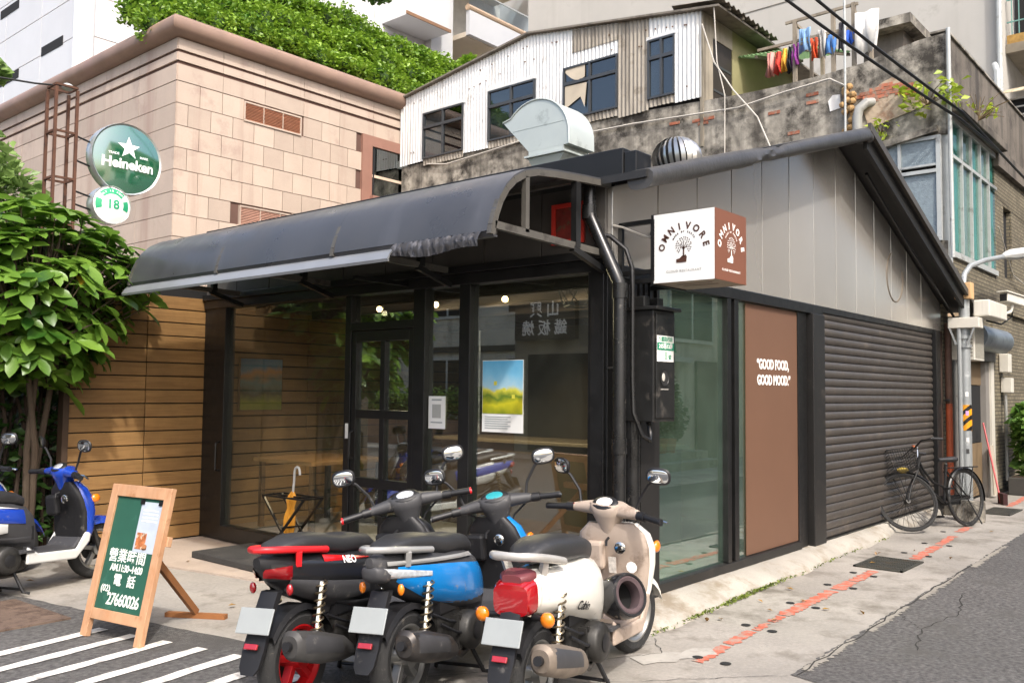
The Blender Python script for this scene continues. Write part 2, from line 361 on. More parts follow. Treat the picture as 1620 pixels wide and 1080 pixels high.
flat('cement_patch', jag((-.55, -.52), (-.05, -.78), 10, .03) + jag((-.15, -.88), (-.62, -.66), 10, .03), .0045, pbr('white cement patch', '#a5a199', .85, var=.12, vs=5, dirt=('#928d85', .45, 7.)), ground)
# leaf litter
lf = leafcards(1, [(0, 0, .01)], .09, 2, up=.95, aspect=.5)
# drain grates
def drain(x0, x1, y0, y1, label):
    t = thing('drain_grate', label, 'drain', ((x0 + x1) / 2, (y0 + y1) / 2, 0), group='iron grates set in the alley pavement')
    MB().box(x0, y0, .001, x1, y1, .005).build('pit', m_hole, t, False)
    mb = MB(); e = .022
    for a in ((x0, y0, x1, y0 + e), (x0, y1 - e, x1, y1), (x0, y0, x0 + e, y1), (x1 - e, y0, x1, y1)): mb.box(a[0], a[1], .002, a[2], a[3], .014)
    mb.build('frame', m_iron, t, False)
    n = 5
    for i in range(1, n): MB().box(x0 + (x1 - x0) * i / n - .009, y0 + e, .003, x0 + (x1 - x0) * i / n + .009, y1 - e, .0135).build('cross_bar', m_iron, t, False)
    bar = MB().box(0, -.005, .004, x1 - x0 - 2 * e, .005, .012).mesh('bar'); nb = int((y1 - y0) / .02)
    for i in range(1, nb): link('bar', bar, m_iron, t, False, loc=(x0 + e, y0 + (y1 - y0) * i / nb, 0))
drain(3.2, 3.83, -.92, -.49, 'square iron drain grate on the pavement in front of the roller shutter')
drain(8.1, 8.9, -.78, -.42, 'iron drain grate near the grey pole behind the bicycle')
# steel road plate
t = flat('steel_cover_plate', [(-3.3, 2.72), (-2.36, 2.72), (-2.40, 3.55), (-3.3, 3.6)], .016, m_rust, th=.016)
tag(t, 'brown rusty steel cover plate on the ground by the left scooters', 'cover plate')
# door platform mat
MBm = MB().box(-.70, 1.95, .016, -.06, 4.10, .075)
mt = tag(MBm.build('door_mat', pbr('black rubber mat', '#3b3a38', .8, var=.2, vs=6, bump=.8, bs=200, dirt=('#5d5852', .3, 3.)), bevel=.01), 'raised dark rubber step mat in front of the glass door', 'mat')
# wheel-stop block by the pole
# ================================================================ THE SHOP
m_blk = pbr('black painted steel', '#151515', .38, var=.15, vs=5, rrnd=.1, dirt=('#3a3733', .15, 4.))
m_blk2 = pbr('black painted frame, dusty', '#1f1e1d', .45, var=.15, vs=5, dirt=('#3d3832', .22, 6.))
m_tile = pbr('dark slate panel', '#4c4945', .5, var=.14, vs=3, rnd=.08, dirt=('#4c4842', .2, 3.), bump=.1, bs=90)
m_steel = pbr('brushed stainless', '#d6d1c8', .24, .70, var=.06, vs=.6, rnd=.05, wave=(.8, .10))
m_roofb = pbr('black roofing sheet', '#2a2a2a', .55, .1, var=.15, vs=3, dirt=('#4b4843', .2, 4.))
m_floor = pbr('interior cement floor', '#8e877c', .45, var=.12, vs=1.5)
m_wallin = pbr('interior dark wall', '#6b5f50', .8, var=.15, vs=2)
m_ceil = pbr('interior ceiling', '#3c2e25', .8, var=.2, vs=2)
m_glass = glass('shop glass', (.80, .86, .83), 1.2, base=.14, film=('#b5b8a8', .02))
m_glassl = glass('left bay glass', (.92, .95, .92), 1.0, base=.04, film=('#b5b8a8', .02))
m_glassd = glass('shop glass alley', (.60, .82, .75), 1.4, base=.20, film=('#a9c4b2', .05))  # pale green film lifts the pane where its reflection comes out dim
m_brown = pbr('brown vinyl panel', '#684c3b', .5, var=.05, vs=2, wave=(2., .04))
m_white = pbr('white lettering', '#f2efe9', .5, var=0)
shop = thing('restaurant_building', 'single storey black framed shop with glass front, steel gable and roller shutter', 'building', (4, 2.5, 0))
# gable profile
def gz(x): return 3.0 + (4.24 - 3.0) * x / 4.15 if x < 4.15 else 4.24 - (4.24 - 2.83) * (x - 4.15) / (8.02 - 4.15)
# floor, back walls
MB().box(.02, .02, -.02, 8.0, 5.0, .12).build('floor', m_floor, shop, False)
MB().box(4.2, .1, .12, 4.3, 5.05, 2.6).build('back_wall', m_wallin, shop, False)
MB().prism([(0.05, 2.42), (0.05, 3.0), (4.15, 4.2), (8.0, 2.83), (8.0, 0), (7.9, 0), (7.9, 2.42)], 'Y', 5.0, 5.12).build('rear_gable_wall', m_wallin, shop, False)
MB().box(.08, .1, 2.46, 4.2, 5.0, 2.52).build('ceiling', m_ceil, shop, False)
for k in range(5): MB().box(.5 + .75 * k, .1, 2.36, .58 + .75 * k, 5.0, 2.459).build('ceiling_beam', m_ceil, shop, False)
# --- alley facade: stainless panels
pan = []
xs = [0.0] + [.607 + .59 * i for i in range(13)]; xs[-1] = 7.98
for i in range(13):
    x0, x1 = xs[i] + .006, xs[i + 1] - .006
    poly = [(x0, 2.44), (x1, 2.44), (x1, gz(x1) - .03)] + ([(4.15, 4.21)] if x0 < 4.15 < x1 else []) + [(x0, gz(x0) - .03)]
    MB().prism(poly, 'Y', -.012 - .001 * (i % 2), .03).build('metal_panel', m_steel, shop, False, bevel=.003)
MB().prism([(0.0, 2.425), (8.0, 2.425), (8.0, 2.80), (4.15, 4.2), (0, 2.97)], 'Y', .0315, .09).build('gable_backing', m_blk, shop, False)
# round scar on the panels
mb = MB(); mb.tube([(6.05 + .30 * math.cos(a), -.016, 2.98 + .30 * math.sin(a)) for a in np.linspace(2.0, 6.6, 40)], .006, 5)
mb.build('disc_outline', pbr('old glue mark', '#6e6252', .7), shop)
# --- alley beam and posts
MB().box(-.0, -.035, 2.345, 3.72, .10, 2.435).build('alley_beam', m_blk, shop, False, bevel=.004)
MB().box(.565, -.03, .105, .60, .08, 2.345).build('window_post', m_blk2, shop, False, bevel=.003)
MB().box(1.675, -.03, .18, 1.74, .06, 2.345).build('window_post', m_blk, shop, False, bevel=.003)
MB().box(1.80, -.03, .18, 1.875, .06, 2.345).build('window_post', m_blk, shop, False, bevel=.003)
MB().box(3.165, -.005, .105, 3.37, .08, 2.345).build('window_post', m_blk, shop, False, bevel=.003)
MB().box(3.41, -.06, .10, 3.70, .09, 2.344).build('window_post', m_blk2, shop, False, bevel=.006)
MB().box(.60, -.032, .105, 3.165, .07, .175).build('window_sill', m_blk2, shop, False, bevel=.004)
MB().box(1.745, .0, .18, 1.795, .03, 2.345).build('post_infill', m_blk2, shop, False)
g = MB().box(.60, .018, .175, 1.675, .026, 2.345).build('window_pane', m_glassd, shop, False)
g = MB().box(1.875, .018, .175, 3.165, .026, 2.345).build('window_pane', m_glassd, shop, False)
bp = MB().box(2.075, .004, .182, 3.16, .012, 2.338).build('brown_panel', m_brown, shop, False); bp['label'] = 'plain brown panel lettered good food, good mood'
lettering('“GOOD FOOD,', .122, on_negY(2.625, .002, 1.815), m_white, bp, .0042, xs=.80)
lettering('GOOD MOOD.”', .122, on_negY(2.645, .002, 1.675), m_white, bp, .0042, xs=.80)
# corner wall between front post and alley window: ribbed black cladding
MB().box(.03, -.005, .10, .56, .12, 2.345).build('corner_wall', m_blk2, shop, False)
for i in range(7): MB().box(.06 + .07 * i, -.022, .10, .095 + .07 * i, -.004, 2.344).build('cladding_rib', m_blk2, shop, False)
# --- roller shutter
sh = MB().box(3.70, .02, .10, 7.60, .05, 2.425).build('roller_shutter', pbr('shutter backing', .02, .6), shop, False)
m_slat = pbr('shutter slat paint', '#4a4540', .42, .15, var=.10, vs=3, rnd=.06, dirt=('#6b6156', .28, 3.), rrnd=.08)
ns = 27; hs = (2.40 - .11) / ns
pr = []
for k in range(7): a = math.pi * k / 6; pr.append((-.0 - .015 * math.sin(a) ** .6 if 0 < k < 6 else 0., hs * .90 * k / 6))
pr = [(.018, 0)] + pr + [(.018, hs * .90)]
slat = MB().prism(pr, 'X', 3.70, 7.595).mesh('shutter_slat')
for i in range(ns): link('shutter_slat', slat, m_slat, sh, True, loc=(0, .012 + .001 * (i % 3), .115 + hs * i), ang=50)
MB().box(3.70, -.02, .102, 7.595, .03, .118).build('bottom_bar', m_blk, sh, False)
MB().box(7.60, -.05, .10, 7.80, .07, 2.43).build('shutter_guide', m_blk, shop, False, bevel=.004)
MB().box(7.80, -.02, .05, 8.0, .07, 2.43).build('end_post', pbr('brown end post', '#4b3c33', .7, var=.2, vs=4), shop, False)
MB().box(3.70, -.015, 2.38, 7.60, .02, 2.437).build('shutter_head', m_blk, shop, False)
# --- roof: two slopes, corrugated
m_soff = pbr('black soffit', '#161616', .6)
def slope(xa, za, xb, zb, name):
    mb = MB(); mb.prism([(xa, za), (xb, zb), (xb, zb + .05), (xa, za + .05)], 'Y', -.36, 5.25); return mb.build(name, m_roofb, shop, False)
slope(-.12, 2.965, 4.15, 4.24, 'roof_slope'); slope(4.1502, 4.24, 8.35, 2.71, 'roof_slope')
# right rake: black fascia board + grey edge flashing, dark underside rafters
MB().prism([(4.16, 4.08), (8.30, 2.57), (8.30, 2.705), (4.16, 4.225)], 'Y', -.34, -.30).build('rake_board', m_soff, shop, False)
MB().prism([(4.12, 4.245), (8.40, 2.685), (8.40, 2.77), (4.12, 4.335)], 'Y', -.40, -.362).build('rake_flashing', pbr('grey flashing', '#56524c', .5, .4, var=.2, vs=3, dirt=('#332f2b', .3, 5.)), shop, False, bevel=.004)
MB().tube([(4.6, -.18, 3.93), (6.2, -.17, 3.30), (8.15, -.16, 2.60)], .018, 6).build('cable', m_blk, shop)
# left rake: wrinkled tarpaulin roll
rows = []; rr = random.Random(5)
for i in range(121):
    x = -.10 + 4.30 * i / 120; zc = gz(x) + .02; s = 1 + .05 * math.sin(x * 2.3) + rr.uniform(-.012, .012)
    if 1.65 < x < 1.95: s *= .86
    ring = []
    for k in range(14):
        a = 2 * math.pi * k / 14; ry, rz_ = .10, .068 * s; ca, sa = math.cos(a), math.sin(a); sq = 1 / (abs(ca) ** 3.2 + abs(sa) ** 3.2) ** (1 / 3.2); cr = 1 - .22 * math.exp(-((x - 1.75 - .25 * sa) / .07) ** 2) + .10 * math.exp(-((x - 1.62 - .3 * sa) / .06) ** 2)
        bump_ = 1 + .04 * math.sin(3 * a + x * 2) + .012 * math.sin(x * 9 + 2 * a)
        ring.append((x, -.30 + ry * ca * sq * bump_ * cr, zc + rz_ * sa * sq * bump_ * cr - .03))
    rows.append(ring)
MB().rings(rows).build('tarpaulin_roll', pbr('black tarpaulin', '#3d3c3b', .42, var=.2, vs=6, dirt=('#57524b', .2, 5.), bump=.3, bs=25), shop, ang=70)
# front parapet board and its boxed end
MB().box(-.06, -.14, 3.02, .04, 5.1, 3.21).build('front_parapet', m_blk, shop, False, bevel=.006)
MB().box(-.05, -.24, 3.00, .14, -.142, 3.18).build('parapet_end', m_blk, shop, False, bevel=.006)
# --- front facade: X = 0
MB().box(-.03, .0, .10, .09, .165, 2.42).build('front_post', m_blk, shop, False, bevel=.004)
MB().box(-.05, .02, .02, .03, .13, 2.42).build('front_post', m_blk, shop, False, bevel=.004)
MB().box(-.03, 4.73, .03, .09, 5.12, 2.42).build('front_post', m_blk, shop, False, bevel=.004)
for (a, b) in ((1.29, 1.403), (1.79, 1.926), (2.72, 2.80)): MB().box(-.03, a, .06, .08, b, 2.385).build('mullion', m_blk, shop, False, bevel=.004)
MB().box(-.045, .0, 2.385, .10, 5.12, 2.47).build('front_beam', m_blk, shop, False, bevel=.004)
MB().box(-.07, .0, 2.471, .08, 5.12, 2.53).build('front_beam', m_blk, shop, False, bevel=.004)
MB().box(-.04, 2.8, .03, .09, 4.73, .17).build('bottom_rail', m_blk, shop, False, bevel=.004)
MB().box(-.04, .165, .03, .09, 1.29, .17).build('bottom_rail', m_blk, shop, False, bevel=.004)
MB().box(-.04, 1.403, .03, .09, 1.79, .17).build('bottom_rail', m_blk, shop, False, bevel=.004)
MB().box(.02, .165, .17, .028, 1.29, 2.385).build('window_pane', m_glass, shop, False)
MB().box(.02, 1.403, .17, .028, 1.79, 2.385).build('window_pane', m_glass, shop, False)
MB().box(.02, 2.80, .17, .028, 4.73, 2.385).build('window_pane', m_glassl, shop, False)
MB().box(.02, 1.926, 2.14, .028, 2.72, 2.385).build('window_pane', m_glass, shop, False)
MB().box(-.03, 1.926, 2.07, .08, 2.72, 2.14).build('transom', m_blk, shop, False, bevel=.004)
# fascia tiles above the glass
for i in range(9):
    y0 = .02 + .566 * i; MB().box(-.028, y0 + .004, 2.531, .05, min(y0 + .562, 5.12), 3.015).build('fascia_panel', m_tile, shop, False, bevel=.003)
MB().box(.0505, .0, 2.53, .08, 5.12, 3.0).build('fascia_backing', m_soff, shop, False)
# door
door = MB().box(-.02, 1.93, .12, .05, 1.985, 2.066).box(-.02, 2.655, .12, .05, 2.715, 2.066).box(-.02, 1.985, 1.975, .05, 2.655, 2.066).box(-.02, 1.985, .12, .05, 2.655, .245).build('door', m_blk, shop, False, bevel=.003)
MB().box(-.015, 2.285, .245, .045, 2.345, 1.975).build('door_muntin', m_blk, door, False, bevel=.003)
MB().box(-.017, 1.985, 1.31, .047, 2.655, 1.385).build('door_muntin', m_blk, door, False, bevel=.003)
MB().box(-.017, 1.985, .72, .047, 2.655, .80).build('door_muntin', m_blk, door, False, bevel=.003)
for z0, z1 in ((.245, .72), (.80, 1.31), (1.385, 1.975)):
    for y0, y1 in ((1.985, 2.285), (2.345, 2.655)): MB().box(.012, y0, z0, .018, y1, z1).build('door_pane', m_glass, door, False)
MB().tube([(-.02, 2.68, .95), (-.06, 2.68, .97), (-.06, 2.68, 1.18), (-.02, 2.68, 1.2)], .012, 8).build('door_handle', m_blk2, door)
MB().box(-.026, 2.735, 1.13, -.031, 2.775, 1.26).build('push_plate', pbr('white switch', '#d8d6d0', .5), shop, False)
# push bar handle on the fixed left frame
MB().tube([(-.03, 4.78, .72), (-.075, 4.78, .73), (-.075, 4.78, 1.0), (-.03, 4.78, 1.01)], .012, 6).build('pull_handle', m_blk, shop)
# posters and notices on the glass
m_paper = pbr('white paper', '#e6e6e2', .6, var=.03)
def poster_mat():
    m = bpy.data.materials.new('flower poster print'); m.use_nodes = True; nt = m.node_tree; N = nt.nodes; L = nt.links; b = N['Principled BSDF']; b.inputs['Roughness'].default_value = .35
    tc = N.new('ShaderNodeTexCoord'); sp = N.new('ShaderNodeSeparateXYZ'); L.new(tc.outputs['Object'], sp.inputs[0])
    cr = N.new('ShaderNodeValToRGB'); e = cr.color_ramp.elements
    mr = N.new('ShaderNodeMapRange'); mr.inputs[1].default_value = 1.37; mr.inputs[2].default_value = 1.79; L.new(sp.outputs[2], mr.inputs[0])
    no = N.new('ShaderNodeTexNoise'); no.inputs['Scale'].default_value = 9; no.inputs['Detail'].default_value = 8; L.new(tc.outputs['Object'], no.inputs['Vector'])
    ad = N.new('ShaderNodeMath'); ad.operation = 'MULTIPLY_ADD'; ad.inputs[1].default_value = .35; L.new(no.outputs[0], ad.inputs[0]); sb = N.new('ShaderNodeMath'); sb.operation = 'SUBTRACT'; sb.inputs[1].default_value = .175
    L.new(mr.outputs[0], ad.inputs[2]); L.new(ad.outputs[0], sb.inputs[0]); L.new(sb.outputs[0], cr.inputs[0])
    e[0].position = 0; e[0].color = (*lin('#7d8a20'), 1); e[1].position = 1; e[1].color = (*lin('#5aa9d6'), 1)
    for p, c in ((.2, '#c9c22a'), (.34, '#5f7d2a'), (.45, '#d9d24a'), (.52, '#a9cfe0'), (.75, '#7cc0e2')): k = e.new(p); k.color = (*lin(c), 1)
    L.new(cr.outputs[0], b.inputs['Base Color']); return m
def decal(name, x, y0, y1, z0, z1, mat, parent): return MB().box(x - .002, y0, z0, x, y1, z1).build(name, mat, parent, False)
po = tag(decal('poster', .018, .78, 1.19, 1.245, 1.79, m_paper, None), 'tall paper poster with blue sky and yellow flowers on the front window', 'poster')
decal('print', .0155, .785, 1.185, 1.385, 1.785, poster_mat(), po)
for i in range(6): decal('text_line', .0155, .90 + .03 * (i % 2), 1.16, 1.358 - .017 * i, 1.364 - .017 * i, pbr('grey print', '#9aa0a0', .6), po)
no_ = tag(decal('notice', .018, 1.588, 1.778, 1.25, 1.51, m_paper, None), 'small white paper notice on the narrow pane beside the door', 'notice')
decal('text_line', .0155, 1.63, 1.74, 1.475, 1.487, pbr('grey print', '#9aa0a0', .6), no_); decal('text_line', .0155, 1.62, 1.75, 1.295, 1.305, pbr('grey print', '#9aa0a0', .6), no_)
decal('grey_patch', .0155, 1.635, 1.735, 1.335, 1.445, pbr('print grey patch', '#a9aaa6', .6), no_)
for k in range(3): decal('flower', .0155 - .0005, .86 + .09 * k, .89 + .09 * k, 1.50 + .05 * k, 1.53 + .05 * k, pbr('yellow print', '#d9d24a', .5), po)
# --- interior: picture, ledge, lamps, counter, stool, hanging rack
def painting():
    m = bpy.data.materials.new('mountain painting'); m.use_nodes = True; nt = m.node_tree; N = nt.nodes; L = nt.links; b = N['Principled BSDF']; b.inputs['Roughness'].default_value = .6
    tc = N.new('ShaderNodeTexCoord'); sp = N.new('ShaderNodeSeparateXYZ'); L.new(tc.outputs['Object'], sp.inputs[0]); cr = N.new('ShaderNodeValToRGB'); e = cr.color_ramp.elements
    no = N.new('ShaderNodeTexNoise'); no.inputs['Scale'].default_value = 4; no.inputs['Detail'].default_value = 5; L.new(tc.outputs['Object'], no.inputs['Vector'])
    mr = N.new('ShaderNodeMapRange'); mr.inputs[1].default_value = 1.30; mr.inputs[2].default_value = 1.90; L.new(sp.outputs[2], mr.inputs[0])
    ad = N.new('ShaderNodeMath'); ad.operation = 'MULTIPLY_ADD'; ad.inputs[1].default_value = .5; ad.inputs[2].default_value = -.25; L.new(no.outputs[0], ad.inputs[0]); a2 = N.new('ShaderNodeMath'); a2.operation = 'ADD'; L.new(ad.outputs[0], a2.inputs[0]); L.new(mr.outputs[0], a2.inputs[1]); L.new(a2.outputs[0], cr.inputs[0])
    e[0].position = 0; e[0].color = (*lin('#7f8f2a'), 1); e[1].position = 1; e[1].color = (*lin('#4f86b8'), 1)
    for p, c in ((.2, '#9aa53a'), (.35, '#3d4f3e'), (.55, '#6b8f96'), (.7, '#d19a6a'), (.82, '#6f9fc4')): k = e.new(p); k.color = (*lin(c), 1)
    L.new(cr.outputs[0], b.inputs['Base Color']); return m
pic = tag(MB().box(.38, 5.095, 1.31, .94, 5.12, 1.90).build('wall_painting', pbr('frame wood', '#6b5138', .6)), 'unframed mountain landscape painting on the plank wall inside the window', 'painting')
MB().box(.395, 5.088, 1.325, .925, 5.094, 1.885).build('canvas', painting(), pic, False)
m_bulb = pbr('lamp glow', '#ffe0b0', .5, var=0, emit=('#ffcf90', 14.))
def spot(x, y, label):
    t = thing('ceiling_spotlight', label, 'spotlight', (x, y, 2.46), group='warm spotlights under the dark ceiling')
    MB().tube([(x, y, 2.459), (x, y, 2.36)], .008, 6).build('stem', m_blk, t); MB().tube([(x + .03, y + .03, 2.39), (x - .06, y - .05, 2.365)], .034, 12).build('housing', m_blk, t)
    MB().tube([(x - .06, y - .05, 2.365), (x - .064, y - .0535, 2.364)], .028, 12).build('bulb', m_bulb, t)
    ld = bpy.data.lights.new('spot_glow', 'SPOT'); ld.energy = 40; ld.color = (1, .75, .48); ld.spot_size = R(150); ld.shadow_soft_size = .03
    lo = bpy.data.objects.new('spot_glow', ld); COL.objects.link(lo); lo.location = (x - .03, y - .08, 2.32); lo.rotation_euler = (R(-25), R(-12), 0); lo.parent = t; lo.matrix_parent_inverse = PINV[t.name]
spot(.9, 3.40, 'warm ceiling spotlight seen through the pane above the door'); spot(.9, 2.60, 'warm ceiling spotlight seen at the top of the narrow pane'); spot(.9, 1.735, 'warm ceiling spotlight at the top of the wide front pane')
cn = thing('counter', 'dim wooden counter inside the shop behind the front window', 'counter', (2.3, 2.2, .12))
m_cw = pbr('counter wood', '#5b452f', .55, var=.2, vs=4)
MB().box(2.0, .9, .12, 2.55, 3.6, 1.02).build('body', m_cw, cn, False, bevel=.01); MB().box(1.93, .84, 1.021, 2.6, 3.66, 1.06).build('top', pbr('counter top', '#8a7a66', .4), cn, False, bevel=.008)
tb = thing('dining_table', 'pale wooden table behind the left window pane', 'table', (.75, 4.2, .12))
MB().box(.35, 3.75, .80, 1.35, 4.75, .84).build('table_top', pbr('table wood', '#8a6a44', .5, var=.15, vs=5), tb, False, bevel=.005)
for (x, y) in ((.42, 3.82), (1.28, 3.82), (.42, 4.68), (1.28, 4.68)): MB().box(x - .025, y - .025, .12, x + .025, y + .025, .80).build('leg', m_blk, tb, False)
hr = thing('wire_pendant', 'dark geometric wire pendant lamp hanging inside the wide front pane', 'pendant lamp', (.7, .75, 2.2))
P = [(.7 + .22 * math.cos(a), .75 + .22 * math.sin(a), 2.42) for a in np.linspace(0, 2 * math.pi, 6)[:-1]]; Q = [(.7 + .15 * math.cos(a + .6), .75 + .15 * math.sin(a + .6), 2.24) for a in np.linspace(0, 2 * math.pi, 6)[:-1]]
mb = MB()
for i in range(5):
    for a, b in ((P[i], P[(i + 1) % 5]), (Q[i], Q[(i + 1) % 5]), (P[i], Q[i]), (P[i], Q[i - 1])): mb.tube([a, b], .005, 5)
mb.build('wire_frame', pbr('wire grey', '#6a6660', .5), hr); MB().tube([(.7, .75, 2.46), (.7, .75, 2.40)], .006, 5).build('cord', m_blk, hr)
# --- plank wall
m_wood = pbr('oiled plank', '#8a693f', .55, var=.18, vs=3, rnd=.16, streak=None, bump=.2, bs=30)
nt = m_wood.node_tree
# wood grain stretched along X
def grain(m, scale=(1.3, 30, 30), amt=.5, dark='#5c3d22'):
    nt = m.node_tree; N = nt.nodes; L = nt.links; b = N['Principled BSDF']; src = b.inputs['Base Color'].links[0].from_socket
    g = N.new('ShaderNodeNewGeometry'); oi = N.new('ShaderNodeObjectInfo'); ml = N.new('ShaderNodeVectorMath'); ml.operation = 'MULTIPLY'; ml.inputs[1].default_value = scale; L.new(g.outputs['Position'], ml.inputs[0])
    ad = N.new('ShaderNodeVectorMath'); ad.operation = 'ADD'; L.new(ml.outputs[0], ad.inputs[0]); mm = N.new('ShaderNodeMath'); mm.operation = 'MULTIPLY'; mm.inputs[1].default_value = 90; L.new(oi.outputs['Random'], mm.inputs[0]); L.new(mm.outputs[0], ad.inputs[1])
    n = N.new('ShaderNodeTexNoise'); n.inputs['Scale'].default_value = 1.; n.inputs['Detail'].default_value = 5; n.inputs['Distortion'].default_value = 1.4; L.new(ad.outputs[0], n.inputs['Vector'])
    r = N.new('ShaderNodeMapRange'); r.inputs[1].default_value = .45; r.inputs[2].default_value = .68; r.inputs[4].default_value = amt; L.new(n.outputs[0], r.inputs[0])
    x = N.new('ShaderNodeMix'); x.data_type = 'RGBA'; L.new(r.outputs[0], x.inputs[0]); L.new(src, x.inputs[6]); x.inputs[7].default_value = (*lin(dark), 1); L.new(x.outputs[2], b.inputs['Base Color'])
grain(m_wood, (1.6, 22, 26), .5, '#6d4d2a')
pw = thing('plank_wall', 'horizontal oiled timber plank wall running from the courtyard into the shop', 'wall', (0, 5.15, 0))
MB().box(-1.42, 5.16, .0, 4.2, 5.20, 2.62).build('backing', m_soff, pw, False)
ph = .1375; rp = random.Random(11)
for k in range(18):
    z0 = .03 + ph * k; z1 = z0 + ph - .012
    if z1 > 2.55: break
    segs = [(-1.40, -.66), (-.654, -.01), (.10, 1.3), (1.306, 2.7), (2.706, 4.18)] if k % 3 else [(-1.40, -.66), (-.654, -.01), (.10, 1.9), (1.906, 4.18)]
    for (a, b) in segs:
        MB().box(a + .002, 5.125 + rp.uniform(-.002, .002), z0, b - .002, 5.16, z1).build('plank', m_wood, pw, False, bevel=.003)
MB().box(-1.46, 5.10, .0, -1.405, 5.21, 2.62).build('end_post', pbr('dark timber', '#3a2a1c', .7, var=.2, vs=5), pw, False)
# ================================================================ AWNING
aw = thing('curved_awning', 'long black curved metal awning over the glass front', 'awning', (-.6, 2.2, 2.4))
m_aw = pbr('weathered black awning sheet', '#4a4b4e', .36, .25, var=.14, vs=1.5, streak=('#5d5e62', .2, 2.), rrnd=.10, wave=(2., .10))
m_awf = pbr('grey steel awning frame', '#5a5751', .5, .3, var=.2, vs=5, dirt=('#3a3632', .35, 7.))
prof = [(0.0, 3.005), (-.3, 2.985), (-.614, 2.958), (-.80, 2.935), (-.92, 2.90), (-1.02, 2.845), (-1.09, 2.78), (-1.145, 2.70), (-1.18, 2.62), (-1.205, 2.545), (-1.215, 2.49)]
ny = 9; Y0, Y1 = .0, 4.42
for k in range(3):
    a = Y0 + (Y1 - Y0) * k / 3; b = Y0 + (Y1 - Y0) * (k + 1) / 3
    MB().sheet(prof, a + (.002 if k else 0), b, -.012).build('curved_sheet', m_aw, aw, True, ang=50)
MB().sheet([(-1.212, 2.494), (-1.20, 2.47), (-1.175, 2.468)], Y0, Y1, -.012).build('rolled_edge', m_aw, aw, True)
MB().sheet([(-1.19, 2.472), (-1.235, 2.43), (-1.255, 2.395), (-1.25, 2.385)], Y0 + .86, Y1 + .02, -.012).build('drip_lip', pbr('pale drip lip', '#8d9094', .32, .3, var=.12, vs=2), aw, True)
# torn, pleated skirt at the near end
rows = []
for i in range(46):
    y = .08 + .75 * i / 45; w = .014 * math.sin(i * 2.2) + .008 * math.sin(i * 5.1); s = .015 * math.sin(y * 9)
    rows.append([(-1.225 + w * .3, y, 2.495), (-1.25 + w, y, 2.465), (-1.262 - w, y, 2.43 + s * .5), (-1.255 + w * .5, y, 2.39 + s + .01 * (y - .1))])
MB().rings(rows, closed=False, cap=False).build('torn_skirt', pbr('torn black vinyl', '#3a393a', .4, var=.25, vs=9, streak=('#77767a', .3, 26.)), aw, True, ang=80)
def archpath(y, off=.0): return [(x + off * .3, y, z - .02) for x, z in prof]
for yy in (.015, 1.48, 2.95, 4.38):
    mb = MB(); pth = [Vector(p) for p in archpath(yy)]
    for a, b in zip(pth[:-1], pth[1:]): mb.bar(a, b, .035, .04, up=(0, 1, 0) if False else (0, 0, 1))
    mb.build('arch_rib', m_awf, aw, False)
    MB().bar((-1.195, yy, 2.53), (-.10, yy, 2.50), .035, .045).build('tie_bar', m_awf, aw, False)
    MB().bar((-.90, yy, 2.525), (-.90, yy, 2.87), .035, .035).build('upright', m_awf, aw, False)
    MB().bar((-.38, yy, 2.50), (-.38, yy, 2.93), .045, .05).build('upright', m_blk, aw, False)
    MB().bar((-.42, yy, 2.49), (-.06, yy, 2.385), .04, .04).build('brace', m_blk, aw, False)
MB().bar((-.9, .0, 2.885), (-.9, 4.4, 2.885), .03, .03).build('purlin', m_awf, aw, False)
MB().bar((-.38, .0, 2.945), (-.38, 4.4, 2.945), .03, .03).build('purlin', m_awf, aw, False)
MB().bar((-1.17, .02, 2.50), (-1.17, 4.4, 2.50), .03, .04).build('purlin', m_awf, aw, False)
MB().bar((-.6, 2.0, 2.43), (-.03, 2.0, 2.43), .03, .03).build('stub_arm', m_blk, aw, False)
# red framed picture on the fascia
rp_ = thing('red_framed_sign', 'small red framed picture fixed to the dark fascia under the awning end', 'sign', (-.04, .34, 2.6))
MB().box(-.045, .19, 2.60, -.03, .47, 2.89).build('board', pbr('dark red print', '#7a2a22', .6, var=.35, vs=14, dirt=('#3a5a40', .3, 16.)), rp_, False)
m_redf = pbr('red frame', '#c8362b', .5, var=.1, vs=6)
for a in ((.19, 2.60, .47, 2.63), (.19, 2.86, .47, 2.89), (.19, 2.63, .22, 2.86), (.44, 2.63, .47, 2.86)): MB().box(-.06, a[0], a[1], -.0455, a[2], a[3]).build('frame', m_redf, rp_, False)
# ================================================================ PIPES, METER BOX, CUBE SIGN
m_pipe = pbr('black pvc pipe', '#191919', .3, var=.15, vs=6, dirt=('#6b665f', .13, 14.), rrnd=.08)
dp = thing('downpipe', 'thick black downpipe elbowing round the shop corner post', 'pipe', (-.10, -.15, 0))
MB().tube([(-.10, .11, 2.99), (-.10, .105, 2.80), (-.10, .09, 2.74), (-.10, .05, 2.66), (-.10, -.10, 2.36), (-.10, -.135, 2.29), (-.10, -.145, 2.22), (-.10, -.145, .02)], .045, 14).build('pipe', m_pipe, dp)
for z in (2.23, 1.2): MB().lathe([(.052, z - .05), (.052, z + .05)], (-.10, -.145, 0), 'Z', 16).build('collar', m_pipe, dp)
MB().lathe([(.052, -.06), (.052, .04)], (-.10, .108, 2.80), 'Z', 16).build('collar', m_pipe, dp)
for z in (.62, 1.72): MB().bar((-.10, -.10, z), (-.02, .0, z), .02, .012).build('bracket', pbr('zinc clip', '#8f8c86', .4, .8), dp, False)
d2 = thing('second_downpipe', 'black vertical pipe below the meter box beside the alley window', 'pipe', (.12, -.10, 0))
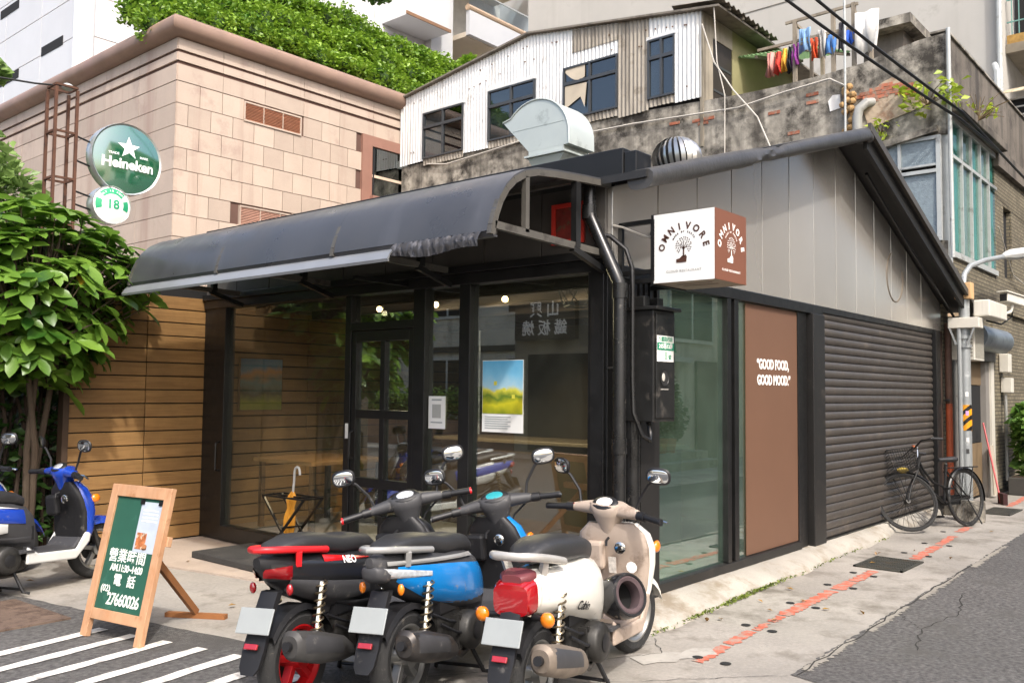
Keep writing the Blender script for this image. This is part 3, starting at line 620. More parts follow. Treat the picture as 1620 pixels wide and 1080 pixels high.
MB().tube([(.14, -.09, 1.40), (.14, -.09, .05)], .055, 14).build('pipe', m_pipe, d2); MB().lathe([(.062, .52), (.062, .60)], (.14, -.09, 0), 'Z', 16).build('collar', m_pipe, d2)
MB().box(.30, -.06, .09, .55, -.023, 1.5).build('channel', m_blk2, d2, False)
cd = tag(MB().tube([(-.06, .06, 2.64), (-.03, -.02, 2.62), (.0, -.13, 2.52), (.01, -.17, 2.40), (.01, -.175, 2.25), (.01, -.175, 1.65), (.0, -.19, 1.42), (.03, -.24, 1.27), (.09, -.26, 1.235), (.13, -.24, 1.28), (.14, -.22, 1.36)], .016, 9).build('conduit', m_pipe), 'thin grey cable conduit looping under the meter box', 'conduit')
cd2 = tag(MB().tube([(-.0, -.02, 2.70), (.06, -.06, 2.69), (.16, -.2, 2.62), (.2, -.3, 2.64)], .008, 6).build('sign_cable', pbr('pale cable', '#b9b4aa', .6)), 'pale cable running from the corner post to the cube sign', 'cable')
mbx = thing('meter_box', 'tall black steel meter box with address plate beside the alley window', 'meter box', (.2, -.2, 1.36))
m_mb = pbr('black meter box paint', '#1c1c1b', .42, var=.15, vs=4, dirt=('#55504a', .25, 5.), rrnd=.08)
MB().box(.07, -.30, 1.36, .35, -.023, 2.11).build('body', m_mb, mbx, False, bevel=.005); MB().box(.095, -.309, 1.385, .335, -.301, 2.085).build('cover', m_mb, mbx, False, bevel=.003)
MB().box(.05, -.34, 2.111, .375, -.02, 2.135).build('hood', m_mb, mbx, False, bevel=.004)
for x in (.12, .30): MB().box(x - .035, -.22, 2.136, x + .035, -.12, 2.21).build('gland', m_mb, mbx, False, bevel=.006)
ap = MB().box(.10, -.3125, 1.765, .315, -.3095, 1.94).build('address_plate', pbr('plate white', '#e9e9e2', .4, var=.02), mbx, False); ap['label'] = 'white and green house number plate'
m_gr = pbr('plate green', '#17805f', .4, var=.03)
MB().box(.10, -.3145, 1.842, .315, -.313, 1.893).build('green_band', m_gr, ap, False)
lettering('八德路四段', .038, on_negY(.2075, -.313, 1.914), m_gr, ap, .0004); lettering('245巷13弄', .042, on_negY(.2075, -.315, 1.867), m_white, ap, .0007, xs=.95)
lettering('1', .075, on_negY(.212, -.313, 1.802), m_gr, ap, .002); lettering('號', .036, on_negY(.262, -.313, 1.795), m_gr, ap, .0004)
MB().lathe([(.055, -.3102), (.055, -.3095)], (.20, 0, 1.655), 'Y', 24).build('meter_window', m_hole, mbx, False)
MB().lathe([(.055, -.309), (.060, -.313), (.052, -.313), (.050, -.3104)], (.20, 0, 1.655), 'Y', 24, cap=False).build('window_rim', m_mb, mbx)
MB().box(.15, -.3105, 1.575, .25, -.3095, 1.582).build('print_line', pbr('faint print', '#9d9a93', .5), mbx, False)
MB().ell((.185, -.311, 1.66), (.02, .004, .028)).build('meter_dial', pbr('meter white', '#b7b3aa', .4), mbx)
# cube sign
cs = thing('cube_sign', 'white and brown projecting cube sign with round tree logo above the alley window', 'sign', (.3, -.52, 2.28))
X0, X1, YN, YF, Z0, Z1 = .075, .515, -.755, -.30, 2.285, 2.745
m_sw = pbr('sign white acrylic', '#e6e7e4', .3, var=.02); m_sb = pbr('sign brown print', '#744a38', .4, var=.03); m_sbot = pbr('sign bottom print', '#a08d7c', .5, var=.05)
MB().box(X0 + .004, YN + .004, Z0 + .004, X1 - .004, YF, Z1 - .004).build('box', pbr('sign case', '#cfcdc8', .5), cs, False)
MB().box(X0, YN + .005, Z0, X0 + .0039, YF, Z1).build('white_face', m_sw, cs, False); MB().box(X0, YN, Z0, X1, YN + .0039, Z1).build('brown_face', m_sb, cs, False)
MB().box(X0 + .005, YN + .005, Z0 - .001, X1, YF, Z0 + .003).build('bottom_face', m_sbot, cs, False); MB().box(X0 - .002, YF, Z0 - .01, X1, YF + .02, Z1 + .005).build('back_frame', m_blk, cs, False)
def logo(M, mat, small):
    parts = []
    a = arc_text('OMNIVORE', .070, .165, R(168), R(12), .0022, .95); a.xf(M @ Matrix.Translation((0, -.055 + .02, 0))); parts.append(a)
    a = arc_text('MADE BY EARTH', .016, .088, R(150), R(30), .0002); a.xf(M @ Matrix.Translation((0, .005, 0))); parts.append(a)
    t = MB()
    t.add([(-.006, -.07, 0), (.006, -.07, 0), (.004, .0, 0), (-.004, .0, 0)], [(0, 1, 2, 3)])
    for ang in (30, 60, 90, 120, 150):
        c_, s_ = math.cos(R(ang)), math.sin(R(ang)); p = Vector((c_ * .034, s_ * .034 - .008)); n_ = Vector((-s_, c_)) * .0022
        t.add([(0 + n_.x, -.02 + n_.y, 0), (0 - n_.x, -.02 - n_.y, 0), (p.x - n_.x, p.y - n_.y, 0), (p.x + n_.x, p.y + n_.y, 0)], [(0, 1, 2, 3)])
    rl = random.Random(4)
    for ring_r, cnt in ((.026, 9), (.041, 15), (.055, 21)):
        for i in range(cnt):
            a_ = 2 * math.pi * (i + .5 * rl.random()) / cnt
            if math.sin(a_) < -.75: continue
            cx_, cy_ = ring_r * math.cos(a_), ring_r * math.sin(a_) + .005; dx, dy = math.cos(a_ + .5) * .0075, math.sin(a_ + .5) * .0075
            t.add([(cx_ - dx, cy_ - dy, 0), (cx_ + dy * .5, cy_ - dx * .5, 0), (cx_ + dx, cy_ + dy, 0), (cx_ - dy * .5, cy_ + dx * .5, 0)], [(0, 1, 2, 3)])
    hand = [(-.055, -.105), (.02, -.105), (.024, -.07), (.014, -.055), (.004, -.062), (-.01, -.06), (-.03, -.078), (-.055, -.082)]
    t.add([(x, y, 0) for x, y in hand], [tuple(range(len(hand)))])
    t.xf(M @ Matrix.Translation((0, -.005, .0012))); parts.append(t)
    s_ = text_mesh('CLOUD RESTAURANT', .022, .0, .0008, 1.25); s_.xf(M @ Matrix.Translation((0, -.165, 0))); parts.append(s_)
    for i_, ch in enumerate('OMNIVORE'):
        ag = R(168) + (R(12) - R(168)) * i_ / 7; q = text_mesh(ch, .062, .0020, .001, 1., .95); q.xf(M @ Matrix.Translation((0, -.035, 0)) @ Matrix.Rotation(ag - math.pi / 2, 4, 'Z') @ Matrix.Translation((0, .165, 0)))
        me = bpy.data.meshes.new('letter'); me.from_pydata(q.v, [], q.f); me.update(); link('letter', me, mat, cs, False)
    for nm, q in zip(('tagline', 'tree_emblem', 'lettering'), parts[1:]):
        me = bpy.data.meshes.new(nm); me.from_pydata(q.v, [], q.f); me.update(); link(nm, me, mat if nm != 'lettering' or mat is m_white else pbr('sign grey print', '#9c9a95', .5), cs, False)
m_dkb = pbr('sign dark print', '#4a2d20', .5, var=0)
logo(on_negX(X0 - .0012, (YN + YF) / 2, (Z0 + Z1) / 2 + .005), m_dkb, 0)
logo(on_negY((X0 + X1) / 2, YN - .0012, (Z0 + Z1) / 2 + .005) , m_white, 0)
for k in range(2): MB().box(.20 + .09 * k, -.66, Z0 - .0022, .225 + .09 * k, -.40, Z0 - .0012).build('print_line', m_dkb, cs, False)
# bracket frame
for a in (((.09, -.29, 2.30), (.09, -.29, 2.72)), ((.09, -.03, 2.28), (.09, -.03, 2.72)), ((.09, -.29, 2.71), (.09, -.02, 2.71)), ((.09, -.29, 2.31), (.09, -.02, 2.31)), ((.50, -.29, 2.31), (.50, -.02, 2.31)), ((.50, -.29, 2.71), (.50, -.02, 2.71)), ((.09, -.29, 2.37), (.09, -.02, 2.37))): MB().bar(a[0], a[1], .03, .03).build('bracket_bar', m_blk, cs, False)
# ================================================================ ROOF FITTINGS
m_duct = pbr('painted galvanised duct', '#c2c9c3', .38, .35, var=.06, vs=3, dirt=('#8f958f', .25, 4.), rrnd=.08)
du = thing('exhaust_duct', 'large pale gooseneck exhaust duct standing on the shop roof', 'exhaust duct', (1.6, 1.6, 3.4))
DX0, DX1 = 1.3, 1.66
MB().box(DX0 + .02, 1.46, 3.30, DX1, 1.785, 3.66).build('base', m_duct, du, False, bevel=.004)
mb = MB(); a = [(DX0 + .02, 1.46), (DX1, 1.46), (DX1, 1.785), (DX0 + .02, 1.785)]; b = [(DX0, 1.40), (DX1 + .03, 1.40), (DX1 + .03, 1.81), (DX0, 1.81)]
mb.rings([[(x, y, 3.662) for x, y in a], [(x, y, 3.72) for x, y in b], [(x, y, 3.80) for x, y in b]]); mb.build('collar', m_duct, du, False)
MB().box(DX0 - .03, 1.37, 3.735, DX1 + .06, 1.84, 3.752).build('flange', m_duct, du, False)
pf = [(1.81, 3.80), (2.13, 4.13)] + [(1.735 + .40 * math.cos(t), 3.895 + .385 * math.sin(t)) for t in np.linspace(R(42), R(172), 16)] + [(1.335, 3.80)]
DU = MB(); n = len(pf)
DU.prism(pf, 'X', DX0 - .001, DX1 + .031); DU.build('elbow', m_duct, du, True, ang=30)
rim = MB(); rim.tube([(DX0 - .004, y, z) for y, z in pf[1:]], .008, 6); rim.build('seam', m_duct, du)
MB().box(DX0 - .0035, 1.37, 4.02, DX0 - .0015, 2.0, 4.026).build('seam', m_duct, du, False)
MB().bar((DX0 + .02, 1.84, 3.845), (DX0 + .02, 2.10, 4.115), .012, .02).build('mouth_edge', m_duct, du, False)
# turbine ventilator
tv = thing('turbine_vent', 'spinning ball shaped metal roof ventilator behind the tarpaulin roll', 'roof vent', (2.75, 1.05, 3.85))
m_alu = pbr('aluminium vane', '#c7c5c0', .28, .9, var=.08, vs=6)
TC = (2.72, 1.05, 3.90)
MB().lathe([(.16, -.45), (.16, -.12), (.19, -.10)], TC, 'Z', 24).build('neck', m_alu, tv)
MB().ell(TC, (.20, .20, .19), 20, 10).build('core', m_hole, tv)
for k in range(24):
    a = 2 * math.pi * k / 24; rs = []
    for j in range(9):
        t = math.pi * (.06 + .88 * j / 8); rr_ = .255 * math.sin(t); z = .225 * math.cos(t); a1, a2 = a + .35 * (j / 8), a + .35 * (j / 8) + .17
        rs.append([(TC[0] + rr_ * .93 * math.cos(a1), TC[1] + rr_ * .93 * math.sin(a1), TC[2] + z), (TC[0] + rr_ * math.cos(a2), TC[1] + rr_ * math.sin(a2), TC[2] + z)])
    MB().rings(rs, closed=False, cap=False).build('vane', m_alu, tv)
# ================================================================ OLD CONCRETE BUILDING BEHIND THE SHOP
m_old = pbr('stained old concrete', '#9d978b', .9, var=.5, vs=3.3, streak=('#46413a', .52, 3.2), dirt=('#37332d', .62, 2.4), bump=.6, bs=14, fine=.08)
m_grime = pbr('grimy black concrete', '#6a635a', .92, var=.25, vs=1.6, streak=('#2d2a27', .5, 3.), dirt=('#3a352f', .4, 1.5), bump=.6, bs=14)
m_plast = pbr('peeled render', '#b3a28c', .9, var=.2, vs=2.5, dirt=('#8a6a52', .4, 3.), bump=.7, bs=20)
m_brick = pbr('exposed red brick', '#a8654c', .9, var=.2, vs=8, rnd=.25, dirt=('#8f8272', .55, 11.), bump=.5, bs=60)
m_corr = pbr('white corrugated sheet', '#dbdcda', .55, .05, var=.05, vs=2, streak=('#9a8f80', .22, 4.), dirt=('#8c8071', .22, 2.6), rnd=.05)
m_corrd = pbr('dirty corrugated sheet', '#a39b8e', .65, .05, var=.12, vs=3, streak=('#5f574c', .5, 7.), dirt=('#6b6154', .35, 3.), rnd=.1)
m_alum = pbr('grey aluminium window frame', '#4c4f52', .45, .4, var=.1, vs=5)
m_alw = pbr('white aluminium frame', '#b5b8b5', .45, .2, var=.10, vs=5, dirt=('#7d7a74', .3, 5.))
m_dglass = glass('window glass dark', (.5, .55, .58), 1.1, base=.06)
m_curt = pbr('grey curtain', '#a8a49c', .8, var=.1, vs=6)
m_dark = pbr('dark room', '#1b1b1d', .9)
old = thing('concrete_building', 'weathered two storey concrete building with stained parapet behind the shop', 'building', (11, 5, 0))
rt = random.Random(2)
top = [(-.1, 6.62), (.25, 6.60), (.55, 6.55), (1.0, 6.46), (1.65, 6.41), (2.4, 6.39), (3.0, 6.40), (3.62, 6.43), (5, 6.50), (8, 6.50), (11.05, 6.46)]
MB().prism([(-.1, 5.25), (11.05, 0), (11.05, 6.46)] and ([(1.06, 0), (11.05, 0)] + [p for p in reversed(top) if p[0] > 1.06] + [(1.06, 6.45)]), 'X', 8.1, 8.32).build('wall', m_old, old, False)
MB().prism([(-.1, 5.20), (1.0598, 5.13), (1.0598, 6.45)] + [p for p in reversed(top) if p[0] < 1.05], 'X', 8.102, 8.32).build('wall', m_old, old, False)
MB().prism([(.0, 0), (1.0598, 0), (1.0598, 3.70), (-.08, 3.70), (-.08, 3.4), (.0, 3.4)], 'X', 8.102, 8.32).build('wall', m_old, old, False)
MB().box(8.33, .0, 5.5, 15.0, 11.05, 5.65).build('roof_terrace', pbr('terrace cement', '#8a8378', .9, var=.2), old, False)
MB().box(8.3205, -.1, 5.62, 15.5, .08, 6.64).build('parapet', m_grime, old, False)
MB().box(8.09, -.13, 6.641, 15.5, .10, 6.67).build('coping', m_old, old, False)
MB().box(8.16, -.30, 5.50, 10.9, .05, 5.62).build('canopy_slab', m_grime, old, False, bevel=.01)
MB().box(10.901, -.16, 5.30, 15.5, .05, 5.619).build('cornice_band', m_grime, old, False)
MB().box(14.8, .1, 0, 15.5, 11, 6.5).build('rear_wall', m_old, old, False)
# brick-tiled alley wall
def bricktex(m, c2, mortar, sx=.20, sy=.06):
    nt = m.node_tree; N = nt.nodes; L = nt.links; b = N['Principled BSDF']; g = N.new('ShaderNodeNewGeometry'); sp = N.new('ShaderNodeSeparateXYZ'); L.new(g.outputs['Position'], sp.inputs[0])
    ad = N.new('ShaderNodeMath'); L.new(sp.outputs[0], ad.inputs[0]); L.new(sp.outputs[1], ad.inputs[1]); cb = N.new('ShaderNodeCombineXYZ'); L.new(ad.outputs[0], cb.inputs[0]); L.new(sp.outputs[2], cb.inputs[1])
    br = N.new('ShaderNodeTexBrick'); L.new(cb.outputs[0], br.inputs['Vector']); br.inputs['Scale'].default_value = 1; br.inputs['Brick Width'].default_value = sx; br.inputs['Row Height'].default_value = sy; br.inputs['Mortar Size'].default_value = .007
    src = b.inputs['Base Color'].links[0].from_socket; L.new(src, br.inputs['Color1']); br.inputs['Color2'].default_value = (*lin(c2), 1); br.inputs['Mortar'].default_value = (*lin(mortar), 1)
    L.new(br.outputs[0], b.inputs['Base Color']); bp = N.new('ShaderNodeBump'); bp.inputs['Strength'].default_value = .6; bp.inputs['Distance'].default_value = .01; bp.invert = True; L.new(br.outputs['Fac'], bp.inputs['Height']); L.new(bp.outputs[0], b.inputs['Normal'])
m_bt = pbr('small buff brick tile', '#857c66', .8, var=.25, vs=1.5, dirt=('#4f4a3e', .45, 1.2)); bricktex(m_bt, '#6f6754', '#45413a')
MB().box(8.321, -.08, 2.95, 10.95, .1, 3.50).build('brick_spandrel', m_bt, old, False)
MB().box(8.08, -.085, 2.95, 8.3205, .06, 3.50).build('corner_block', m_old, old, False)
MB().box(10.951, -.08, 2.95, 11.55, .1, 5.30).box(11.55, -.08, 2.95, 12.15, .1, 3.55).box(11.55, -.08, 4.75, 12.15, .1, 5.30).box(12.15, -.08, 2.95, 15.4, .1, 5.30).build('brick_wall', m_bt, old, False)
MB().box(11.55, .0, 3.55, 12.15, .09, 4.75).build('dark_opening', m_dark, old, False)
MB().box(8.04, -.02, .0, 8.30, .2, 2.949).build('corner_pier', m_bt, old, False)
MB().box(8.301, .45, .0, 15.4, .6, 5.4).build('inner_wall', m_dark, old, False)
MB().box(10.78, -.05, 0, 12.2, .3, 2.949).build('ground_floor_pier', m_bt, old, False)
MB().box(8.301, .02, 0, 9.2, .2, 2.949).build('ground_floor_wall', pbr('tan ground floor wall', '#a08b70', .85, var=.2, vs=2, streak=('#6b5d4c', .3, 3.)), old, False)
MB().box(12.2, -.02, 0, 15.4, .3, 2.949).build('ground_floor_wall', m_bt, old, False)
# upper alley window band: white frame, teal and grey panes
wb = MB().box(8.29, -.12, 3.50, 10.95, -.05, 3.58).box(8.29, -.12, 5.42, 10.95, -.05, 5.499).box(8.29, -.12, 4.90, 10.95, -.05, 4.95).build('alley_window', m_alw, old, False)
m_teal = pbr('teal curtain', '#4d8a80', .7, var=.12, vs=5, streak=('#3f7a70', .3, 10.))
m_gcur = pbr('grey drape', '#8f8c86', .8, var=.12, vs=5, streak=('#6b6862', .3, 10.))
for i in range(5):
    x = 8.29 + .532 * i
    MB().box(x - .02, -.125, 3.581, x + .02, -.05, 5.419).build('mullion', m_alw, wb, False)
    if i < 7: MB().box(x + .02, -.06, 3.581, min(x + .512, 10.94), -.052, 5.419).build('curtain', m_teal if i % 2 == 0 else m_gcur, wb, False); MB().box(x + .02, -.088, 3.581, min(x + .512, 10.94), -.082, 5.419).build('pane', glass('teal glass', (.8, .9, .88), .35, base=.0), wb, False)
MB().box(8.15, -.105, 3.40, 8.29, .0, 5.60).build('corner_column', m_alw, old, False)
# window on the wall facing the shop roof
wf = MB().box(8.04, -.03, 3.70, 8.098, 1.05, 3.76).box(8.04, -.03, 5.13, 8.098, 1.05, 5.18).box(8.04, -.03, 3.76, 8.098, .03, 5.13).box(8.04, 1.0, 3.76, 8.098, 1.05, 5.13).box(8.03, .03, 4.66, 8.10, 1.0, 4.71).box(8.045, .03, 4.76, 8.098, 1.0, 4.79).box(8.035, .50, 3.76, 8.10, .54, 5.13).build('rear_window', m_alw, old, False)
m_patt = pbr('patterned glass', '#7f8c92', .28, var=.18, vs=22, bump=1., bs=55, spec=.8)
for (a, b, c, d) in ((.03, .50, 3.76, 4.66), (.03, .50, 4.79, 5.13), (.54, 1.0, 4.79, 5.13)): MB().box(8.07, a, c, 8.078, b, d).build('patterned_pane', m_patt, wf, False)
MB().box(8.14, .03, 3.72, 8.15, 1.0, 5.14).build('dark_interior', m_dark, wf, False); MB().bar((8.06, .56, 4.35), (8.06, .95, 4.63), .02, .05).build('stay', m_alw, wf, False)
MB().prism([(.0, 5.22), (1.05, 5.05), (1.05, 5.16), (.0, 5.30)], 'X', 7.98, 8.10).build('window_hood', m_old, old, False)
# exposed bricks and peeled patches
bk = MB().box(-.006, -.095, -.025, .012, .095, .025).mesh('brick')
def patch(y, z, n, rows_):
    for r_ in range(rows_):
        for k in range(n):
            if rt.random() < .58: continue
            link('brick', bk, m_brick, old, False, loc=(8.1 - rt.uniform(0, .008), y + (k - n / 2) * .21 + (r_ % 2) * .1, z + r_ * .062))
for (y, z, n, r_) in ((5.1, 5.35, 2, 6), (4.62, 5.5, 2, 3), (4.35, 5.75, 1, 5), (3.55, 6.05, 3, 2), (2.62, 5.98, 2, 1), (1.9, 6.02, 1, 4), (2.0, 6.18, 2, 1), (1.25, 5.95, 1, 2), (4.3, 6.15, 1, 3), (6.3, 5.3, 2, 2), (2.2, 5.6, 1, 1)): patch(y, z, n, r_)
pl = [(.95, 5.45), (.25, 5.62), (.1, 5.68), (.3, 5.92), (.5, 6.06), (.62, 6.14), (.75, 6.10), (.98, 5.95), (1.02, 5.7)]
MB().prism(pl, 'X', 8.088, 8.103).build('peeled_render', m_plast, old, False)
for k in range(5):
    for j in range(3): link('brick', bk, m_brick, old, False, loc=(8.09 - rt.uniform(0, .004), .42 + .14 * k - .04 * j, 6.05 - .06 * j - abs(k - 2) * .035))
MB().prism([(1.36, 5.84), (1.52, 5.82), (1.55, 5.98), (1.48, 6.06), (1.37, 6.05)], 'X', 8.085, 8.103).build('white_paint_patch', pbr('chalk white', '#ebe9e4', .8), old, False)
# foam plug and pipes at the corner
mb = MB(); 
for k in range(26): mb.ell((8.03 + rt.uniform(-.05, .04), 1.22 + rt.uniform(-.07, .07), 5.25 + .035 * k), (.05, .06, .05), 6, 5)
fo = mb.build('foam_plug', pbr('expanding foam', '#a8875a', .9, var=.3, vs=9, bump=.8, bs=30), old); fo['kind'] = 'stuff'
gp = thing('grey_vent_pipe', 'grey elbowed pvc pipe rising behind the shop gable', 'pipe', (7.98, 1.1, 4))
m_gp = pbr('grey pvc', '#9a9a95', .45, var=.1, vs=5, dirt=('#6f6b64', .25, 6.))
MB().tube([(7.98, 1.08, 3.6), (7.98, 1.08, 5.62), (7.98, 1.05, 5.74), (8.02, .96, 5.82), (8.12, .9, 5.84)], .07, 14).build('pipe', m_gp, gp); MB().lathe([(.08, 5.3), (.08, 5.4)], (7.98, 1.08, 0), 'Z', 16).build('collar', m_gp, gp)
MB().tube([(7.96, 1.26, 3.6), (7.96, 1.24, 6.9), (7.98, 1.25, 7.5)], .018, 8).build('thin_pole', m_alw, gp)
tag(MB().tube([(8.07, -.16, 3.45), (8.07, -.15, 5.4), (8.06, -.15, 6.66)], .03, 10).build('corner_pipe', m_alw), 'thin white pipe running up the parapet corner', 'pipe')
# --- corrugated penthouse
ph_ = thing('corrugated_penthouse', 'white corrugated metal rooftop shed with four windows on the concrete building', 'shed', (8.3, 7.3, 6.4))
def zr(y): return 7.96 + .54 * (11.06 - y) / 3.67 if y > 7.39 else 8.5 - .54 * (7.39 - y) / 3.74
def corr(y0, y1, zb, ztf, mat, x=8.06, pitch=.082, amp=.012):
    mb = MB(); n = max(4, int((y1 - y0) / pitch * 6)); a, b = [], []
    for i in range(n + 1):
        y = y0 + (y1 - y0) * i / n; xx = x + amp * math.sin(2 * math.pi * y / pitch)
        zb_ = zb(y) if callable(zb) else zb; zt_ = ztf(y) if callable(ztf) else ztf
        a.append((xx, y, zb_)); b.append((xx, y, zt_))
    mb.rings([a, b], closed=False, cap=False); return mb.build('corrugated_sheet', mat, ph_, True, ang=80)
wins = [(9.14, 10.34, 6.52, 7.52), (7.24, 8.45, 6.57, 7.60), (5.33, 6.55, 6.64, 7.63), (4.16, 4.70, 6.65, 7.70)]
bot = lambda y: 6.47 + .02 * math.sin(y * 2)
for (y0, y1, mt_) in ((10.34, 11.06, m_corr), (8.45, 9.14, m_corr), (6.55, 7.24, m_corr), (5.02, 5.33, m_corrd), (4.70, 5.02, m_corrd), (3.66, 4.16, m_corr)): corr(y0, y1, bot, lambda y: zr(y) - .01, mt_)
for (y0, y1, z0, z1), mt_ in zip(wins, (m_corr, m_corr, m_corrd, m_corr)):
    corr(y0 + .004, y1 - .004, z1, lambda y: zr(y) - .01, m_corr, 8.064)
    if mt_ is m_corrd: corr(y0 - .02, y1 - .2, z1 + .25, lambda y: zr(y) - .03, m_corrd, 8.05)
    else: MB().box(8.045, y0 - .03, z1 - .005, 8.075, y1 + .03, z1 + .06).build('window_flashing', m_corr, ph_, False)
    corr(y0 + .004, y1 - .004, z0 - .14, z0, m_corrd, 8.064)
def pwin(y0, y1, z0, z1, sty):
    w = .035; zt = z0 + (z1 - z0) * .68; ym = (y0 + y1) / 2
    f = MB().box(8.03, y0, z0, 8.10, y1, z0 + w).box(8.03, y0, z1 - w, 8.10, y1, z1).box(8.03, y0, z0 + w, 8.10, y0 + w, z1 - w).box(8.03, y1 - w, z0 + w, 8.10, y1, z1 - w).box(8.025, y0 + w, zt - .03, 8.10, y1 - w, zt + .03).box(8.028, ym - .02, z0 + w, 8.10, ym + .02, z1 - w).build('window', m_alum, ph_, False)
    for k, (a, b, c, d) in enumerate(((y0 + w, ym - .02, z0 + w, zt - .03), (ym + .02, y1 - w, z0 + w, zt - .03), (y0 + w, ym - .02, zt + .03, z1 - w), (ym + .02, y1 - w, zt + .03, z1 - w))):
        MB().box(8.062, a, c, 8.068, b, d).build('pane', m_dglass, f, False)
        if sty[k]: MB().box(8.085, a, c, 8.092, b, d).build('blind', m_curt if sty[k] == 1 else pbr('white blind', '#d8d5ce', .8), f, False)
    if sty[4]:
        rs = []
        for i in range(9): t_ = i / 8; rs.append([(8.045, y1 - w - .02 - .45 * t_, z1 - w), (8.04 - .02 * math.sin(t_ * 3), y1 - w - .02 - .45 * t_, z1 - .10 - .20 * abs(math.sin(t_ * 2.2)))])
        MB().rings(rs, closed=False, cap=False).build('torn_paper', pbr('torn paper', '#b8ad9a', .8), f)
        MB().add([(8.04, y1 - .05, zt - .04), (8.04, ym + .06, zt - .06), (8.03, ym + .1, z0 + .15), (8.035, ym + .2, zt - .3), (8.04, y1 - .05, z0 + .2)], [(0, 1, 2, 3, 4)]).build('torn_paper', pbr('torn paper', '#b8ad9a', .8), f)
pwin(*wins[0], (0, 2, 0, 1, 0)); pwin(*wins[1], (0, 1, 0, 1, 0)); pwin(*wins[2], (0, 1, 0, 0, 1)); pwin(*wins[3], (0, 1, 1, 1, 0))
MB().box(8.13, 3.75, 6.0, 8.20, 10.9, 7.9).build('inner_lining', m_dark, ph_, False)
# roof sheets over the shed and end wall
m_rf = pbr('old metal roof', '#7d766b', .7, .1, var=.2, vs=3, streak=('#4b453d', .4, 4.), dirt=('#5a5248', .35, 3.))
for (ya, yb) in ((3.30, 7.39), (7.391, 11.12)):
    za, zb2 = zr(max(ya, 3.0)), zr(min(yb, 11.12)); MB().prism([(ya, za), (yb, zb2), (yb, zb2 + .035), (ya, za + .035)], 'X', 7.97, 12.5).build('roof_sheet', m_rf, ph_, False)
rs = []
for i in range(97): x = 7.95 + 2.2 * i / 96; rs.append([(x, 3.22, 8.0 + .025 * math.sin(i * 2 * math.pi / 8)), (x, 4.2, 8.14 + .025 * math.sin(i * 2 * math.pi / 8))])
MB().rings(rs, closed=False, cap=False).build('corrugated_eave', m_rf, ph_, True, ang=80)
for k in range(4): MB().bar((8.3 + .5 * k, 3.25, 7.955), (8.3 + .5 * k, 4.0, 8.06), .04, .05).build('rafter', pbr('grey timber', '#6b6459', .8, var=.2, vs=6), ph_, False)
MB().prism([(8.075, 5.66), (8.43, 5.66), (8.43, 7.95), (8.075, 7.95)], 'Y', 3.645, 3.70).build('end_wall', pbr('end wall render', '#9a9282', .85, var=.2, vs=2, streak=('#655d50', .3, 4.)), ph_, False)
MB().prism([(9.15, 5.66), (11.8, 5.66), (11.8, 7.95), (9.15, 7.95)], 'Y', 3.646, 3.70).build('end_wall', pbr('olive end wall', '#8a8560', .85, var=.15, vs=2), ph_, False)
MB().box(8.43, 3.66, 5.66, 9.15, 3.70, 7.6).build('shed_door', pbr('dark brown door', '#2c2620', .6, var=.2), ph_, False); MB().box(8.43, 3.645, 7.601, 9.15, 3.70, 7.95).build('lintel', pbr('end wall render', '#9a9282', .85), ph_, False)
for k in range(4): MB().box(8.47, 3.652, 5.8 + .45 * k, 9.11, 3.66, 5.84 + .45 * k).build('door_rail', m_alum, ph_, False)
bolt = MB().ell((0, 0, 0), (.01, .016, .016), 6, 4).mesh('rusty_screw')
for k in range(44):
    y = rt.uniform(3.8, 10.9); z = rt.choice([zr(y) - .22, zr(y) - .5, 6.72])
    if any(a - .05 < y < b + .05 and c - .05 < z < d + .05 for a, b, c, d in wins): continue
    link('rusty_screw', bolt, pbr('rust', '#5b3b28', .9), ph_, loc=(8.042, y, z))
# --- terrace: green lean-to roof, drying rack, laundry
m_green = pbr('green translucent sheet', '#86a878', .5, var=.12, vs=4, dirt=('#4f6b48', .3, 4.), trans=.45)
gr = thing('green_canopy', 'green corrugated plastic canopy on the roof terrace', 'canopy', (10, 3, 7.5))
for k in range(3):
    rs = []
    for i in range(41): y = 2.35 + .62 * k + .62 * i / 40; rs.append([(9.35, y, 7.42 + .10 * (y - 2.4) + .02 * math.sin(i * 2 * math.pi / 5)), (11.4, y, 7.95 + .10 * (y - 2.4) + .02 * math.sin(i * 2 * math.pi / 5))])
    MB().rings(rs, closed=False, cap=False).build('plastic_sheet', m_green, gr, True, ang=80)
for y in (2.4, 3.3, 4.1): MB().bar((9.35, y, 7.37 + .1 * (y - 2.4)), (11.4, y, 7.90 + .1 * (y - 2.4)), .04, .05).build('rafter', pbr('grey timber', '#6b6459', .8), gr, False)
for y in (2.4, 4.1): MB().bar((9.6, y, 5.65), (9.6, y, 7.40 + .1 * (y - 2.4)), .05, .05).build('post', pbr('grey timber', '#6b6459', .8), gr, False)
m_tim = pbr('weathered timber', '#8d8373', .85, var=.2, vs=6, streak=('#5f574a', .3, 8.))
rk = thing('drying_rack', 'weathered timber clothes drying frame on the roof terrace', 'drying rack', (9.2, 2, 5.65))
for (x, y, z) in ((9.0, 2.44, 7.78), (9.0, 1.80, 7.78), (9.0, 1.47, 7.80), (10.2, 2.44, 7.7), (10.2, 1.6, 7.7)): MB().bar((x, y, 5.65), (x, y, z), .06, .06).build('post', m_tim, rk, False)
for a in (((9.0, 2.60, 7.76), (9.0, 1.40, 7.77)), ((9.0, 2.5, 7.34), (9.0, 1.4, 7.36)), ((9.0, 2.44, 7.72), (10.2, 2.44, 7.66)), ((9.0, 1.5, 7.74), (10.2, 1.6, 7.66)), ((9.0, 3.1, 7.42), (9.0, 1.30, 7.40))): MB().bar(*a, .035, .045).build('rail', m_tim, rk, False)
